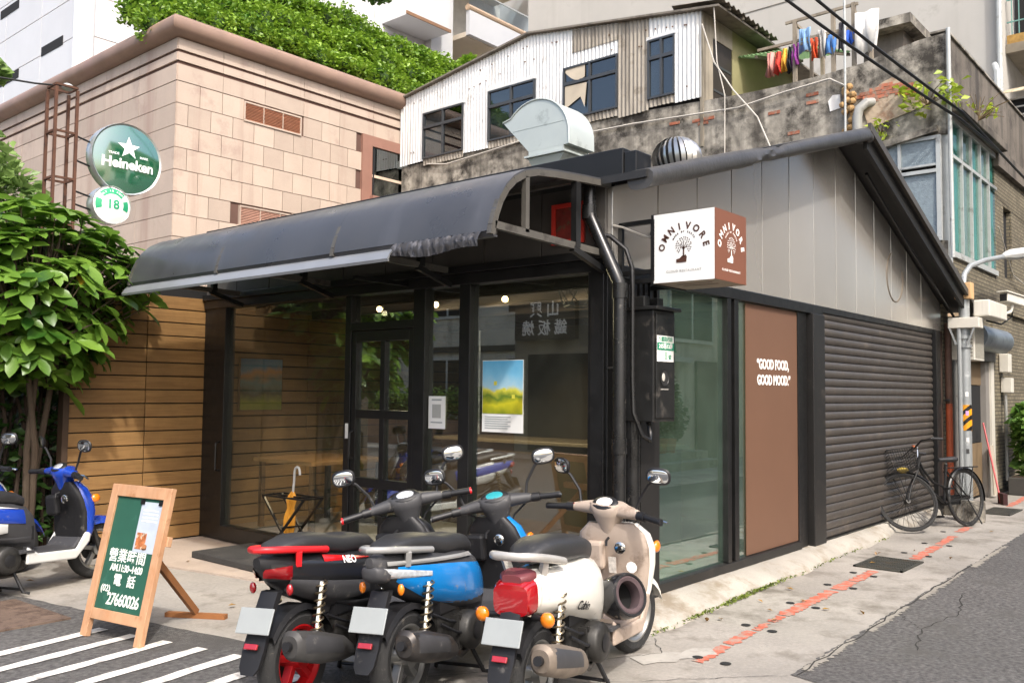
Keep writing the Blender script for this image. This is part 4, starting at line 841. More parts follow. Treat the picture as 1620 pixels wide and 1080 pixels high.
cols = [('#c98a80', 'pale pink shirt'), ('#c23a2c', 'red shirt'), ('#d9a33a', 'mustard top'), ('#2b2b33', 'black top'), ('#8a3a8c', 'purple shirt'), ('#7fa3c9', 'light blue denim shirt'), ('#d8542c', 'orange towel'), ('#b9b6b0', 'pale grey shirt'), ('#4f83c4', 'blue striped shirt'), ('#2f2f38', 'dark grey trousers'), ('#2f5fc0', 'bright blue shirt')]
def cloth(y, w, z, h, col, name, label, x=9.0):
    rs = []; rr_ = random.Random(int(y * 100))
    for i in range(9):
        t_ = i / 8; yy = y - w / 2 + w * t_; rs.append([(x - .02 + .03 * math.sin(t_ * 9 + y * 7), yy, z), (x - .03 + .045 * math.sin(t_ * 11 + y * 5), yy + .02 * math.sin(t_ * 6), z - h * .5), (x - .02 + .06 * math.sin(t_ * 8 + y * 3), yy * 1 + .03 * math.sin(t_ * 5 + y), z - h * (1 - .12 * rr_.random()))])
    o = MB().rings(rs, closed=False, cap=False).build(name, pbr('cloth ' + col, col, .85, var=.18, vs=9), None, True, ang=80)
    so = o.modifiers.new('t', 'SOLIDIFY'); so.thickness = .006
    return tag(o, label, 'laundry', 'laundry hanging on the roof terrace')
ys = [2.86, 2.72, 2.61, 2.52, 2.42, 2.26, 2.10, 1.98, 1.84, 1.66, 1.52]; ws = [.11, .10, .09, .07, .12, .20, .12, .14, .20, .10, .15]
zs = [7.32, 7.30, 7.33, 7.34, 7.36, 7.58, 7.38, 7.50, 7.36, 7.52, 7.36]; hs_ = [.44, .40, .42, .46, .40, .42, .36, .50, .34, .50, .28]
pos_ = ['hanging farthest left on the rack', 'second from the left on the rack', 'between red and black clothes', 'beside the purple shirt', 'hanging left of the first rack post', 'hanging high on the rack post', 'just right of the rack post', 'long, beside the orange towel', 'hanging in the middle of the rack', 'hanging high near the right posts', 'hanging lowest at the right end']
for k in range(11): cloth(ys[k], ws[k], zs[k], hs_[k], cols[k][0], cols[k][1].split()[-1], cols[k][1] + ' ' + pos_[k])
cloth(1.24, .36, 7.58, .70, '#d6d4ce', 'bed_sheet', 'white bed sheet hung over the terrace parapet corner', 8.95)
# stair bulkhead slab
sb = thing('stair_bulkhead', 'flat concrete stair roof slab rising over the terrace', 'stair bulkhead', (11.5, 1.2, 5.65))
MB().box(11.0, 1.19, 8.08, 12.4, 2.2, 8.25).build('slab', m_old, sb, False); MB().box(11.3, 1.4, 5.66, 12.3, 2.1, 8.079).build('wall', m_grime, sb, False)
# cables along the concrete wall
m_wire = pbr('pale cable', '#b9b4aa', .6); m_bw = pbr('black cable', '#141414', .5)
tag(MB().tube([(8.05, 10.2, 6.40), (8.04, 9.6, 6.30), (8.04, 8.6, 6.36), (8.03, 7.4, 6.44), (8.04, 6.0, 6.30), (8.04, 5.0, 6.28), (8.03, 4.0, 6.22), (8.03, 3.0, 6.16), (8.03, 2.2, 6.25), (8.03, 1.5, 6.30), (8.05, 1.2, 6.1)], .016, 6).build('wall_cable', m_wire), 'long pale cable sagging along the stained concrete wall', 'cable')
tag(MB().tube([(8.0, 3.62, 7.7), (8.0, 3.4, 7.0), (7.98, 3.05, 6.45), (7.9, 2.6, 5.9), (7.5, 2.1, 5.0)], .012, 6).build('stay_cable', m_wire), 'pale cable dropping diagonally from the shed eave to the shop roof', 'cable')
tag(MB().tube([(8.0, 3.40, 7.95), (8.0, 3.35, 7.0), (7.98, 3.2, 6.4), (7.97, 3.2, 5.3)], .010, 6).build('drop_cable', m_wire), 'thin pale cable hanging straight down from the shed eave', 'cable')
for (a, b, l) in (((4.0, 1.35, 6.75), (8.05, -.28, 5.35), 'left'), ((4.2, 1.18, 6.95), (8.12, -.30, 5.45), 'right')):
    pts = [Vector(a).lerp(Vector(b), t_ / 10) + Vector((0, 0, -.06 * math.sin(math.pi * t_ / 10))) for t_ in range(11)] + [Vector((9.8, -.36, 5.30)), Vector((12.5, -.4, 5.15)), Vector((16, -.4, 5.1))]
    pts = [Vector((-1.0, 3.2, 8.0 + (.2 if l == 'right' else 0)))] + pts
    tag(MB().tube(pts, .02, 6).build('overhead_cable', m_bw), 'thick black overhead cable, the ' + ('lower' if l == 'left' else 'upper') + ' of the pair crossing to the parapet corner', 'cable', 'black overhead cables')
# parapet plants
def sprig(x, y, z, n, sp, size, label, c1='#7f9a2a', c2='#b9c94a', seed=1, dead=False):
    t_ = thing('wall_plant', label, 'plant', (x, y, z)); q = random.Random(seed); mb = MB(); cs_ = []
    for i in range(n):
        e = Vector((x + q.uniform(-sp, sp) * .4 - .08, y + q.uniform(-sp, sp), z + q.uniform(-.2, .8) * sp)); mid = Vector((x, y, z)).lerp(e, .5) + Vector((0, 0, .05)); mb.tube([(x, y, z), mid, e], [.008, .006, .003], 5)
        if not dead:
            for k in range(7): cs_.append(e + Vector((q.gauss(0, .05), q.gauss(0, .07), q.gauss(0, .05))))
    mb.build('stem', pbr('twig', '#6b5a40', .8), t_)
    if cs_: link('leaf_cluster', leafcards(len(cs_), cs_, size, seed, up=.5, aspect=.55), leaf_mat('lime leaf ' + c1, c1, c2, .35), t_, False)
sprig(8.02, .12, 5.62, 14, .38, .13, 'yellow green weed sprouting from the parapet corner of the old building', seed=4)
sprig(9.3, -.18, 5.72, 5, .3, .12, 'small yellow green sprig on the grimy alley parapet', seed=9)
sprig(8.0, .75, 5.30, 6, .22, .09, 'tiny yellowish weed above the rear window', seed=12)
sprig(9.0, -.30, 5.55, 16, .5, .1, 'bare dry twigs hanging under the parapet canopy', seed=15, dead=True)
# ================================================================ GREY BLOCK BEHIND
m_gw = pbr('pale grey render', '#b4b1aa', .85, var=.08, vs=.5, dirt=('#8e8a82', .3, .5), streak=('#98948c', .15, .8), bump=.15, bs=20)
gb = thing('grey_block', 'tall plain grey rendered apartment block behind the roof terrace', 'building', (20, 7, 0))
MB().box(16, .83, 0, 26, 14, 24).build('wall', m_gw, gb, False)
MB().box(15.985, .83, 8.35, 15.999, 14, 8.37).box(15.985, .83, 11.4, 15.999, 14, 11.42).build('floor_joint', pbr('joint dark', '#77736b', .9), gb, False)
MB().tube([(15.9, .80, 6), (15.9, .80, 24)], .06, 10).build('downpipe', m_alw, gb)
MB().box(16.001, -.9, 0, 26, .82, 7.0).build('annexe_wall', m_gw, gb, False)
bc = MB().box(16.6, -1.2, 9.1, 20, .82, 9.3).build('balcony_slab', pbr('stained balcony', '#7d7567', .9, var=.25, vs=2), gb, False)
m_cage = pbr('green steel bars', '#6f9a92', .5, .2, var=.1)
for k in range(14): MB().bar((16.65, .7 - .14 * k, 9.3), (16.65, .7 - .14 * k, 10.8), .02, .02).build('bar', m_cage, bc, False)
for z in (9.35, 9.8, 10.3, 10.75): MB().bar((16.65, .8, z), (16.65, -1.2, z), .025, .025).build('rail', m_cage, bc, False)
MB().box(16.62, -1.1, 9.301, 16.64, .8, 9.5).build('planter', pbr('ochre planter', '#9a7a40', .8, var=.3, vs=8), bc, False)
MB().box(17.5, -1.1, 9.31, 17.6, .8, 12).build('rear_window', m_dark, gb, False)
cg = thing('window_cage', 'rusty barred window cage with striped canopy at the far right', 'window cage', (15.2, 0, 6.2))
for k in range(9): MB().bar((15.3, .62, 6.30 + .17 * k), (15.3, -1.2, 6.30 + .17 * k), .03, .03).build('bar', pbr('cage steel', '#a9a49a', .6, .3), cg, False)
for k in range(9):
    MB().prism([(15.1, 7.75), (15.9, 8.05), (15.9, 8.07), (15.1, 7.77)], 'Y', .66 - .21 * k, .66 - .21 * k - .19).build('canopy_slat', pbr('canopy slat', '#b5a68a', .7, var=.15, vs=4, rnd=.2), cg, False)
MB().box(15.4, -1.2, 6.0, 15.9, .62, 7.7).build('dark_window', m_dark, cg, False)
MB().tube([(15.2, .72, 6.0), (15.2, .72, 8.3), (15.4, .8, 8.5)], .06, 10).build('pipe', m_alw, cg)
# ================================================================ BEIGE TILED BUILDING
m_bt1 = pbr('pink granite tile', '#b3a293', .6, var=.06, vs=2.5, rnd=.10, streak=('#9c8375', .32, 2.6), dirt=('#a08a7e', .25, 1.2), bump=.15, bs=60, fine=.06)
m_joint = pbr('tile joint', '#5d453c', .9)
m_corn = pbr('granite cornice', '#8a7263', .5, var=.2, vs=1.5, streak=('#8a6f66', .3, 2.))
be = thing('tiled_building', 'pinkish stone tiled building with rounded cornice behind the courtyard', 'building', (6, 14, 0))
BX, BY = 2.80, 11.10
MB().box(BX + .02, BY + .02, 0, 14, 20.5, 8.0).build('wall_core', m_joint, be, False)
tw, th_ = .45, .395
tile = MB().box(.006, 0, .006, tw - .006, .03, th_ - .006).mesh('stone_tile'); half = MB().box(.006, 0, .006, tw / 2 - .006, .03, th_ - .006).mesh('stone_tile')
holes = [(4.12, 5.46, 6.56, 6.96), (4.08, 5.48, 4.56, 4.98), (6.98, 8.6, 5.40, 7.0)]
for r_ in range(10):
    z = 6.976 - th_ * (r_ + 1); x = BX - (0 if r_ % 2 else .0); first = True
    x = BX
    while x < 8.3:
        w_ = tw / 2 if (first and r_ % 2) else tw
        if not any(x + w_ * .5 > a and x + w_ * .5 < b and z + th_ * .5 > c and z + th_ * .5 < d for a, b, c, d in holes): link('stone_tile', tile if w_ == tw else half, m_bt1, be, False, loc=(x, BY - .006 + rt.uniform(-.002, .002), z))
        x += w_; first = False
slab = MB().box(0, .006, .006, .03, 1.344, th_ - .006).mesh('stone_slab')
for r_ in range(14):
    z = 6.976 - th_ * (r_ + 1); y = BY + (.0 if r_ % 2 else .0)
    for k in range(7): link('stone_slab', slab, m_bt1, be, False, loc=(BX - .006 + rt.uniform(-.002, .002), y + 1.35 * k, z))
# upper courses with grooves
for (za, zb_) in ((6.985, 7.28), (7.345, 7.49), (7.545, 7.745)):
    for k in range(7): MB().box(BX + .9 * k + .004, BY - .01, za, BX + .9 * (k + 1) - .004, BY + .0195, zb_).build('stone_band', m_bt1, be, False)
    for k in range(7): MB().box(BX - .01, BY + .002 + 1.35 * k + .004, za, BX + .0195, BY + 1.35 * (k + 1) - .004, zb_).build('stone_band', m_bt1, be, False)
cp = [(.02, 0), (-.10, .02), (-.16, .06), (-.20, .12), (-.215, .19), (-.20, .26), (-.15, .33), (-.08, .365), (.3, .37)]
rs = []
for (x, y, ex, ey) in ((9.2, BY, 0, 1), (BX, BY, 1, 1), (BX, 21, 1, 0)): rs.append([(x + (c_[0] if ex else 0), y + (c_[0] if ey else 0), 7.75 + c_[1]) for c_ in cp])
MB().rings(rs, closed=False, cap=False).build('cornice', m_corn, be, True, ang=50)
m_louv = pbr('rust brown louvre', '#b07a5e', .6, var=.12, vs=5, rnd=.12)
for (x0, x1, z0, z1, col_) in ((4.14, 5.44, 6.57, 6.95, m_louv), (4.10, 5.46, 4.57, 4.97, pbr('pale louvre', '#c99f8c', .6, var=.1, vs=5, rnd=.1))):
    lv = MB().box(x0, BY - .03, z0, x1, BY + .02, z0 + .03).box(x0, BY - .03, z1 - .03, x1, BY + .02, z1).box(x0, BY - .03, z0 + .03, x0 + .03, BY + .02, z1 - .03).box(x1 - .03, BY - .03, z0 + .03, x1, BY + .02, z1 - .03).build('louvre_frame', m_bt1, be, False)
    for k in range(11): MB().cbox(((x0 + x1) / 2, BY - .005, z0 + .05 + (z1 - z0 - .08) * k / 10.5), (x1 - x0 - .06, .035, .012), rx=R(35)).build('louvre_slat', col_, lv, False)
    for k in (1, 2): MB().box(x0 + (x1 - x0) * k / 3 - .008, BY - .026, z0 + .03, x0 + (x1 - x0) * k / 3 + .008, BY, z1 - .03).build('divider', m_bt1, lv, False)
m_bf = pbr('brown window surround', '#8f6a5c', .5, var=.08)
bw = MB().box(6.99, BY - .05, 5.40, 7.26, BY + .02, 6.98).box(7.26, BY - .05, 6.76, 8.9, BY + .02, 6.98).box(7.20, BY - .16, 5.52, 8.9, BY + .02, 5.68).build('window_surround', m_bf, be, False)
MB().box(7.26, BY + .0, 5.68, 8.9, BY + .012, 6.76).build('pane', glass('beige window glass', (.4, .5, .45), 1.6, base=.15), bw, False); MB().box(7.26, BY - .02, 6.10, 8.9, BY + .0, 6.16).build('transom', pbr('bronze bar', '#c9b5a0', .5), bw, False); MB().box(7.26, BY + .016, 5.68, 8.9, BY + .0195, 6.76).build('dark_room', m_dark, bw, False)
MB().box(7.30, BY - .021, 5.69, 7.34, BY, 6.75).build('jamb', m_dark, bw, False)
MB().box(BX + .3, BY + .4, 7.9, 13.9, 20, 8.02).build('roof', m_joint, be, False)
# hedge on its roof
def mound(name, cpts, n, size, seed, mat, label, cat, core=True, jit=.12):
    q = np.random.default_rng(seed); C_ = []
    per = n // len(cpts)
    for (x, y, z, rx, ry, rz_) in cpts:
        d = q.normal(size=(per, 3)); d /= np.linalg.norm(d, axis=1)[:, None]; r_ = q.uniform(.55, 1.05, per)[:, None]; C_.append(np.array([x, y, z]) + d * r_ * np.array([rx, ry, rz_]))
    C_ = np.concatenate(C_); t_ = thing(name, label, cat, (cpts[0][0], cpts[0][1], cpts[0][2] - cpts[0][5]))
    o = link('foliage', leafcards(len(C_), C_, size, seed, up=.45, aspect=.62), mat, t_, False); o['kind'] = 'stuff'
    if core:
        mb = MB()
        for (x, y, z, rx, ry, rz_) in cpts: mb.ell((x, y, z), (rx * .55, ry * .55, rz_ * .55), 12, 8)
        mb.build('dark_core', pbr('dark core green', '#2a4212', .9, var=.5, vs=9), t_)['kind'] = 'stuff'  # solid dark green core filling the inside of the leaf mass
    return t_
m_hedge = leaf_mat('hedge leaf', '#38661a', '#94b43c', .35, 1.3)
q = random.Random(8); cp_ = []
for i in range(64):
    x = 2.9 + 8.6 * i / 63; top_ = 9.05 + 1.15 * min(1, max(0, (x - 3.0) / 2.6)) if x < 6 else 10.2 - .04 * (x - 6)
    for lay in range(3): cp_.append((x + q.uniform(-.2, .2), 11.75 + .45 * lay + q.uniform(-.15, .15), 8.05 + (top_ - 8.35) * (.25 + .38 * lay) + q.uniform(-.12, .12), q.uniform(.32, .5), q.uniform(.3, .45), q.uniform(.3, .45)))
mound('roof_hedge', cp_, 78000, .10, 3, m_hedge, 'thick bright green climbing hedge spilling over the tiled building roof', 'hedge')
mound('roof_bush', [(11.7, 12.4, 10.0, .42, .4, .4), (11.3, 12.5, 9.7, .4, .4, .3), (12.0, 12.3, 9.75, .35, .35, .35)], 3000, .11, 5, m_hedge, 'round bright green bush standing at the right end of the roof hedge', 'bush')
mound('roof_tree', [(8.8, 15, 13.0, 1.0, .8, .5), (9.8, 15, 12.9, .9, .8, .5), (8.0, 15, 12.6, .8, .7, .5), (10.6, 15, 12.6, .6, .6, .4)], 4200, .15, 6, leaf_mat('roof tree leaf', '#3f6b2a', '#6f9a4a', .3), 'small green tree growing behind the roof hedge', 'tree', core=False)
mound('roof_shrub', [(3.3, 14.0, 10.0, .6, .4, .35), (4.0, 14, 10.15, .4, .4, .3), (2.9, 14, 9.7, .4, .3, .25)], 700, .13, 7, leaf_mat('yellowish leaf', '#8a9a3a', '#c0c060', .35), 'sparse yellow green shrub above the cornice corner', 'shrub', core=False)
# ================================================================ WHITE TOWER
m_tw = pbr('white tower panel', '#cdced0', .5, var=.03, vs=1, rnd=.02); m_tj = pbr('tower joint', '#c9b8a8', .8)
tw_ = thing('white_tower', 'white panelled high rise with balconies rising behind the hedge', 'building', (15, 26, 0))
MB().box(5.80, 22.02, 0, 19.2, 36, 26).build('core', m_tj, tw_, False)
pn = MB().box(.015, 0, .015, 2.665, .03, 1.185).mesh('wall_panel'); pn2 = MB().box(0, .015, .015, .03, 2.785, 1.185).mesh('wall_panel')
for r_ in range(13):
    z = 8.0 + 1.2 * r_
    for k in range(5): link('wall_panel', pn, m_tw, tw_, False, loc=(5.80 + 2.68 * k, 21.99, z))
    for k in range(3): link('wall_panel', pn2, m_tw, tw_, False, loc=(5.77, 22.0 + 2.8 * k, z))
MB().lathe([(.28, 0), (.28, 26)], (5.86, 22.06, 0), 'Z', 20).build('corner_column', pbr('white tower column', '#ecebe8', .3, var=.02), tw_)
for (y, z) in ((23.2, 11.55), (26.4, 11.3), (26.6, 13.6), (23.2, 14.2)): MB().box(5.755, y, z, 5.775, y + 1.5, z + .28).build('slit_window', m_dark, tw_, False)
# projecting bay with brown trim
MB().prism([(16.9, 15.5), (19.15, 15.5), (19.15, 26), (16.9, 26)], 'Y', 20.6, 22.0).build('bay', m_tw, tw_, False); MB().box(16.85, 20.55, 15.50, 19.2, 20.6, 15.62).build('bay_trim', pbr('brown trim', '#8a6a50', .6), tw_, False)
m_soft = pbr('balcony soffit', '#d2c6b4', .8, var=.04); m_tan = pbr('tan rail', '#c2a88c', .4, var=.05)
for k, (xa, xb, zr_) in enumerate(((20.35, 25.3, 17.15), (26.45, 31.3, 19.5), (32.5, 37.5, 21.8))):
    MB().box(xa - 1.2, 21.6, 0, xa, 23.5, 30).build('pillar', m_tw, tw_, False)
    MB().box(xa + .001, 23.4, 0, xb, 23.6, 30).build('recessed_wall', pbr('shaded wall', '#c9c6c0', .7), tw_, False)
    for lvl in range(-2, 4):
        z = zr_ + 3.3 * lvl; b_ = MB().box(xa + .25, 20.9, z - 1.15, xb - .5, 21.1, z - .15).build('balcony_front', m_tw, tw_, False)
        MB().box(xa + .25, 21.101, z - 1.20, xb - .5, 23.4, z - 1.0).build('slab', m_soft, b_, False)
        MB().tube([(xa + .2, 20.98, z - .02), (xb - .45, 20.98, z - .02)], .13, 10).build('rail', m_tan, b_)
        MB().box(xa + .3, 20.97, z + .12, xb - .5, 20.99, z + .8).build('glass_screen', glass('balcony glass', (.85, .9, .92), .5, base=0.), b_, False); MB().bar((xa + .2, 20.98, z + .82), (xb - .4, 20.98, z + .82), .05, .05).build('handrail', m_alw, b_, False)
MB().box(36.2, 21.6, 0, 37.4, 23.5, 30).build('pillar', m_tw, tw_, False)
# ================================================================ SIGNS AND MAST IN THE COURTYARD
m_rs = pbr('rusty angle iron', '#5d3f30', .85, .2, var=.25, vs=6, dirt=('#3a2a22', .4, 9.))
ms_ = thing('lattice_mast', 'rusty lattice sign mast rising behind the leafy tree', 'mast', (-1.22, 5.95, 0))
for (x, y) in ((-1.33, 5.85), (-1.12, 5.85), (-1.33, 6.06), (-1.12, 6.06)): MB().bar((x, y, 0), (x, y, 4.60), .028, .028).build('upright', m_rs, ms_, False)
for k in range(10):
    z = .35 + .475 * k
    for a in (((-1.33, 5.85, z), (-1.12, 5.85, z)), ((-1.33, 6.06, z), (-1.12, 6.06, z)), ((-1.33, 5.85, z), (-1.33, 6.06, z)), ((-1.12, 5.85, z), (-1.12, 6.06, z))): MB().bar(*a, .02, .022).build('rung', m_rs, ms_, False)
MB().ell((-1.2, 5.9, 4.63), (.06, .05, .04)).build('insulator', m_alw, ms_)
tag(MB().tube([(-1.2, 5.9, 4.64), (-1.5, 5.95, 4.60), (-1.9, 6.0, 4.575), (-4, 6.4, 4.62)], .010, 6).build('mast_wire', m_bw), 'black wire leaving the top of the rusty mast to the left', 'cable')
def disc_sign(name, c, r, label, build):
    t = thing(name, label, 'sign', (c[0], c[1], c[2] - r)); M = on_negY(*c)
    rim = MB(); rim.lathe([(r * .93, .012), (r * .985, .03), (r, .0), (r, -.10), (r * .96, -.13), (0.01, -.14)], n=48, cap=True); rim.xf(M); rim.build('case', pbr('steel sign rim', '#c9cbc9', .25, .6, var=.05), t)
    def dome(x, y): return .012 + .045 * (1 - (x * x + y * y) / (r * r))
    f = MB(); f.lathe([(r * .94 * k / 8, dome(r * .94 * k / 8, 0)) for k in (8, 7, 6, 5, 4, 3, 2, 1)] + [(.0005, dome(0, 0))], n=48); f.xf(M)
    build(t, f, M, dome)
    for dz in (-.35, .3): MB().tube([(c[0] - r * .9, c[1] + .06, c[2] + dz * r), (-1.12, 5.85, c[2] + dz * r + .03)], .010, 6).build('arm', m_bw, t)
def stuck(mb, M, dome, off=.003):
    mb.v = [(x, y, dome(x, y) + off + z) for x, y, z in mb.v]; mb.xf(M); me = bpy.data.meshes.new('lettering'); me.from_pydata(mb.v, [], mb.f); me.update(); return me
m_hg = pbr('sign green enamel', '#0a5f3c', .10, var=.12, vs=4, coat=1., spec=1.); m_sw2 = pbr('sign white', '#f4f4f0', .3, var=0, coat=.5)
m_hg.node_tree.nodes['Principled BSDF'].inputs['IOR'].default_value = 2.2
def b1(t, f, M, dome):
    f.build('face', m_hg, t)
    s = MB(); pts = []
    for k in range(10): a = R(90 + 36 * k); rr = .125 if k % 2 == 0 else .052; pts.append((rr * math.cos(a), rr * math.sin(a) + .115, 0))
    s.add(pts + [(0, .115, 0)], [(k, (k + 1) % 10, 10) for k in range(10)]); link('star', stuck(s, M, dome), m_sw2, t, False)
    link('lettering', stuck(text_mesh('Heineken', .155, .004, .0005, .98, .98), M, dome), m_sw2, t, False) if False else None
    tx = text_mesh('Heineken', .150, .0045, .0005, .98, 1.0); tx.v = [(x, y - .065, z) for x, y, z in tx.v]; link('lettering', stuck(tx, M, dome, .005), m_sw2, t, False)
    for s_, x in (('TRADE', -.16), ('MARK', .17)):
        tx = text_mesh(s_, .036, .0008, .0005); tx.v = [(a + x, b + .035, c_) for a, b, c_ in tx.v]; link('lettering', stuck(tx, M, dome, .004), m_sw2, t, False)
disc_sign('round_beer_sign', (-.60, 5.82, 3.985), .385, 'large round green enamel sign with white star on the rusty mast', b1)
def b2(t, f, M, dome):
    f.build('face', m_sw2, t)
    m_g2 = pbr('sign mid green', '#2fa070', .3, var=0)
    for a0, a1 in ((R(40), R(140)), (R(-20), R(20)), (R(160), R(200))):
        g = MB(); rs = []
        for k in range(13): a = a0 + (a1 - a0) * k / 12; rs.append([(.115 * math.cos(a), .115 * math.sin(a), 0), (.175 * math.cos(a), .175 * math.sin(a), 0)])
        g.rings(rs, closed=False, cap=False); link('green_segment', stuck(g, M, dome), m_g2, t, False)
    at_ = arc_text('ONLY 18 ABOVE', .030, .145, R(150), R(30), .0008); link('lettering', stuck(at_, M, dome, .005), m_sw2, t, False)
    link('numerals', stuck(text_mesh('18', .135, .003, .0005), M, dome, .004), m_g2, t, False)
disc_sign('round_age_sign', (-.75, 5.82, 3.47), .205, 'small round white sign with green number 18 below the star sign', b2)
# ================================================================ TREES AND SHRUBS
def leaf_tpl():
    out = []; prof_ = [(0, .0), (.12, .10), (.35, .20), (.6, .235), (.82, .17), (1.0, .0)]
    V = []; F = []
    for (t, w) in prof_:
        dz = -.22 * t * t
        if w == 0: V.append((t, 0, dz))
        else: V += [(t, w, dz + .05), (t, 0, dz), (t, -w, dz + .05)]
    # 0, 1..3, 4..6, 7..9, 10..12, 13
    F += [(0, 2, 1), (0, 3, 2)]
    for k in range(3): a = 1 + 3 * k; F += [(a, a + 1, a + 4, a + 3), (a + 1, a + 2, a + 5, a + 4)]
    F += [(10, 11, 13), (11, 12, 13)]
    return V, F
LV, LF = leaf_tpl()
m_tl = leaf_mat('broad leaf', '#28521a', '#80a440', .38, 2.2, .34); m_tl2 = leaf_mat('yellowing leaf', '#b58a1e', '#c9a63a', .3, 3., .5)
def whorl_tree(name, label, base, crown, rad, nwh, leaflen, seed, nobj=300, trunks=3):
    q = random.Random(seed); t = thing(name, label, 'tree', base)
    bark = pbr('tree bark brown', '#54473a', .85, var=.25, vs=6, dirt=('#4a4034', .35, 8.), bump=.4, bs=30); c = Vector(crown); hubs = []
    wh = []
    while len(wh) < nwh:
        d = Vector((q.gauss(0, 1), q.gauss(0, 1), q.gauss(0, 1))).normalized(); r_ = q.uniform(.35, 1.08) ** .6
        p = c + Vector((d.x * rad[0] * r_, d.y * rad[1] * r_, d.z * rad[2] * r_))
        if p.x > -1.25 and p.z < 2.15 - .5 * (-1.25 - p.x) and p.x > -1.6 + .9 * (p.z - 1.5): continue
        if min([(p - w).length for w in wh] + [9]) < leaflen * .42: continue
        wh.append(p)
    for k in range(trunks):
        b = Vector(base) + Vector((q.uniform(-.16, .16), q.uniform(-.12, .12), 0)); h = c + Vector((q.uniform(-.45, .45) * rad[0], q.uniform(-.35, .35) * rad[1], -.45 * rad[2])); m1 = b.lerp(h, .5) + Vector((q.uniform(-.12, .12), q.uniform(-.08, .08), 0))
        MB().tube([b, b.lerp(m1, .5) + Vector((q.uniform(-.03, .03), 0, 0)), m1, m1.lerp(h, .5), h], [.034, .032, .03, .026, .022], 9).build('trunk', bark, t); hubs.append(h)
    mb = MB()
    for w in wh:
        h = min(hubs, key=lambda x: (x - w).length + q.random() * .3); mid = h.lerp(w, .55) + Vector((q.uniform(-.06, .06), q.uniform(-.06, .06), -.05)); mb.tube([h, mid, w], [.016, .010, .005], 5)
    mb.build('twigs', bark, t)['kind'] = 'stuff'
    items = []
    for w in wh:
        out = (w - c); out.normalize(); n_ = q.randint(6, 9); a0 = q.random() * 6.28
        ax = (out * .5 + Vector((0, 0, .75))).normalized(); e1 = ax.orthogonal().normalized(); e2 = ax.cross(e1)
        for i in range(n_):
            a = a0 + 6.283 * i / n_ + q.uniform(-.2, .2); d = (e1 * math.cos(a) + e2 * math.sin(a) + ax * q.uniform(-.25, .5)).normalized(); L_ = leaflen * q.choice([q.uniform(.4, .7), q.uniform(.75, 1.2), q.uniform(.8, 1.2)])
            up = (ax + Vector((q.gauss(0, .25), q.gauss(0, .25), q.gauss(0, .2)))).normalized(); s = up.cross(d).normalized(); u2 = d.cross(s)
            M = Matrix(((d.x * L_, s.x * L_, u2.x * L_, w.x), (d.y * L_, s.y * L_, u2.y * L_, w.y), (d.z * L_, s.z * L_, u2.z * L_, w.z), (0, 0, 0, 1)))
            items.append((M, w))
    cp_ = Vector((-5.06, -3.44, 1.55)); items.sort(key=lambda it: (it[1] - cp_).length + q.uniform(0, .3))
    me = bpy.data.meshes.new('leaf'); me.from_pydata(LV, [], LF); me.update(); me.materials.append(m_tl); me.polygons.foreach_set('use_smooth', [True] * len(me.polygons))
    me2 = me.copy(); me2.materials.clear(); me2.materials.append(m_tl2)
    inv = PINV[t.name]
    for k, (M, w) in enumerate(items[:nobj]):
        o = bpy.data.objects.new('leaf', me2 if (k * 37) % 89 == 0 else me); COL.objects.link(o); o.parent = t; o.matrix_parent_inverse = inv; o.matrix_basis = M
    V = []; F = []
    A = np.array(LV)
    for (M, w) in items[nobj:]:
        o = len(V); m3 = np.array(M)[:3, :]; V += (A @ m3[:, :3].T + m3[:, 3]).tolist(); F += [tuple(i + o for i in f) for f in LF]
    if V:
        me = bpy.data.meshes.new('crown'); me.from_pydata(V, [], F); me.update(); me.polygons.foreach_set('use_smooth', [True] * len(me.polygons)); o = link('crown', me, m_tl, t, False); o['kind'] = 'stuff'
    return t
whorl_tree('leafy_tree', 'leafy green tree with broad drooping leaves in front of the plank wall', (-1.62, 5.35, 0), (-1.80, 5.02, 2.36), (1.02, .62, .86), 360, .225, 21, 300, 3)
# dark vine stems around the tree foot
vs_ = thing('vine_stems', 'dark tangled upright vine stems behind the left scooters', 'vine', (-1.75, 5.5, 0)); q = random.Random(31); bk_ = pbr('dark vine bark', '#3a2e24', .9, var=.3, vs=8)
for k in range(14):
    x = -2.15 + .065 * k + q.uniform(-.03, .03); y = 5.45 + q.uniform(-.12, .15)
    MB().tube([(x, y, 0), (x + q.uniform(-.06, .06), y, .6), (x + q.uniform(-.08, .08), y, 1.2), (x + q.uniform(-.12, .12), y, 1.9)], [.022, .02, .018, .012], 7).build('stem', bk_, vs_)
cc = [(q.uniform(-2.3, -1.1), q.uniform(5.3, 5.75), q.uniform(.1, 2.0)) for _ in range(1700)]
link('vine_leaves', leafcards(len(cc), cc, .13, 8, aspect=.5), leaf_mat('deep green leaf', '#1f3a14', '#41602a', .25), vs_, False)['kind'] = 'stuff'
fw = thing('courtyard_fence', 'dark vertical board fence behind the left tree', 'fence', (-2.3, 6.35, 0))
for k in range(14): MB().box(-3.2 + .2 * k, 6.3, 0, -3.01 + .2 * k, 6.33, 1.75).build('board', pbr('dark fence board', '#3b342c', .8, var=.2, vs=5, rnd=.2), fw, False)
mound('garden_tree', [(-.95, 8.2, 3.75, .5, .4, .6), (-1.3, 8.1, 4.1, .5, .4, .5), (-.7, 8.2, 3.2, .5, .4, .5), (-1.5, 8.2, 3.3, .6, .4, .6), (-1.2, 8.3, 2.6, .9, .5, .7), (-1.35, 8.1, 5.28, .35, .3, .18), (-1.7, 8.2, 5.5, .4, .3, .3)], 4200, .15, 41, leaf_mat('soft green leaf', '#5a7a3a', '#9ab56a', .4, 2.), 'paler green tree behind the mast at the left edge', 'tree', core=False)
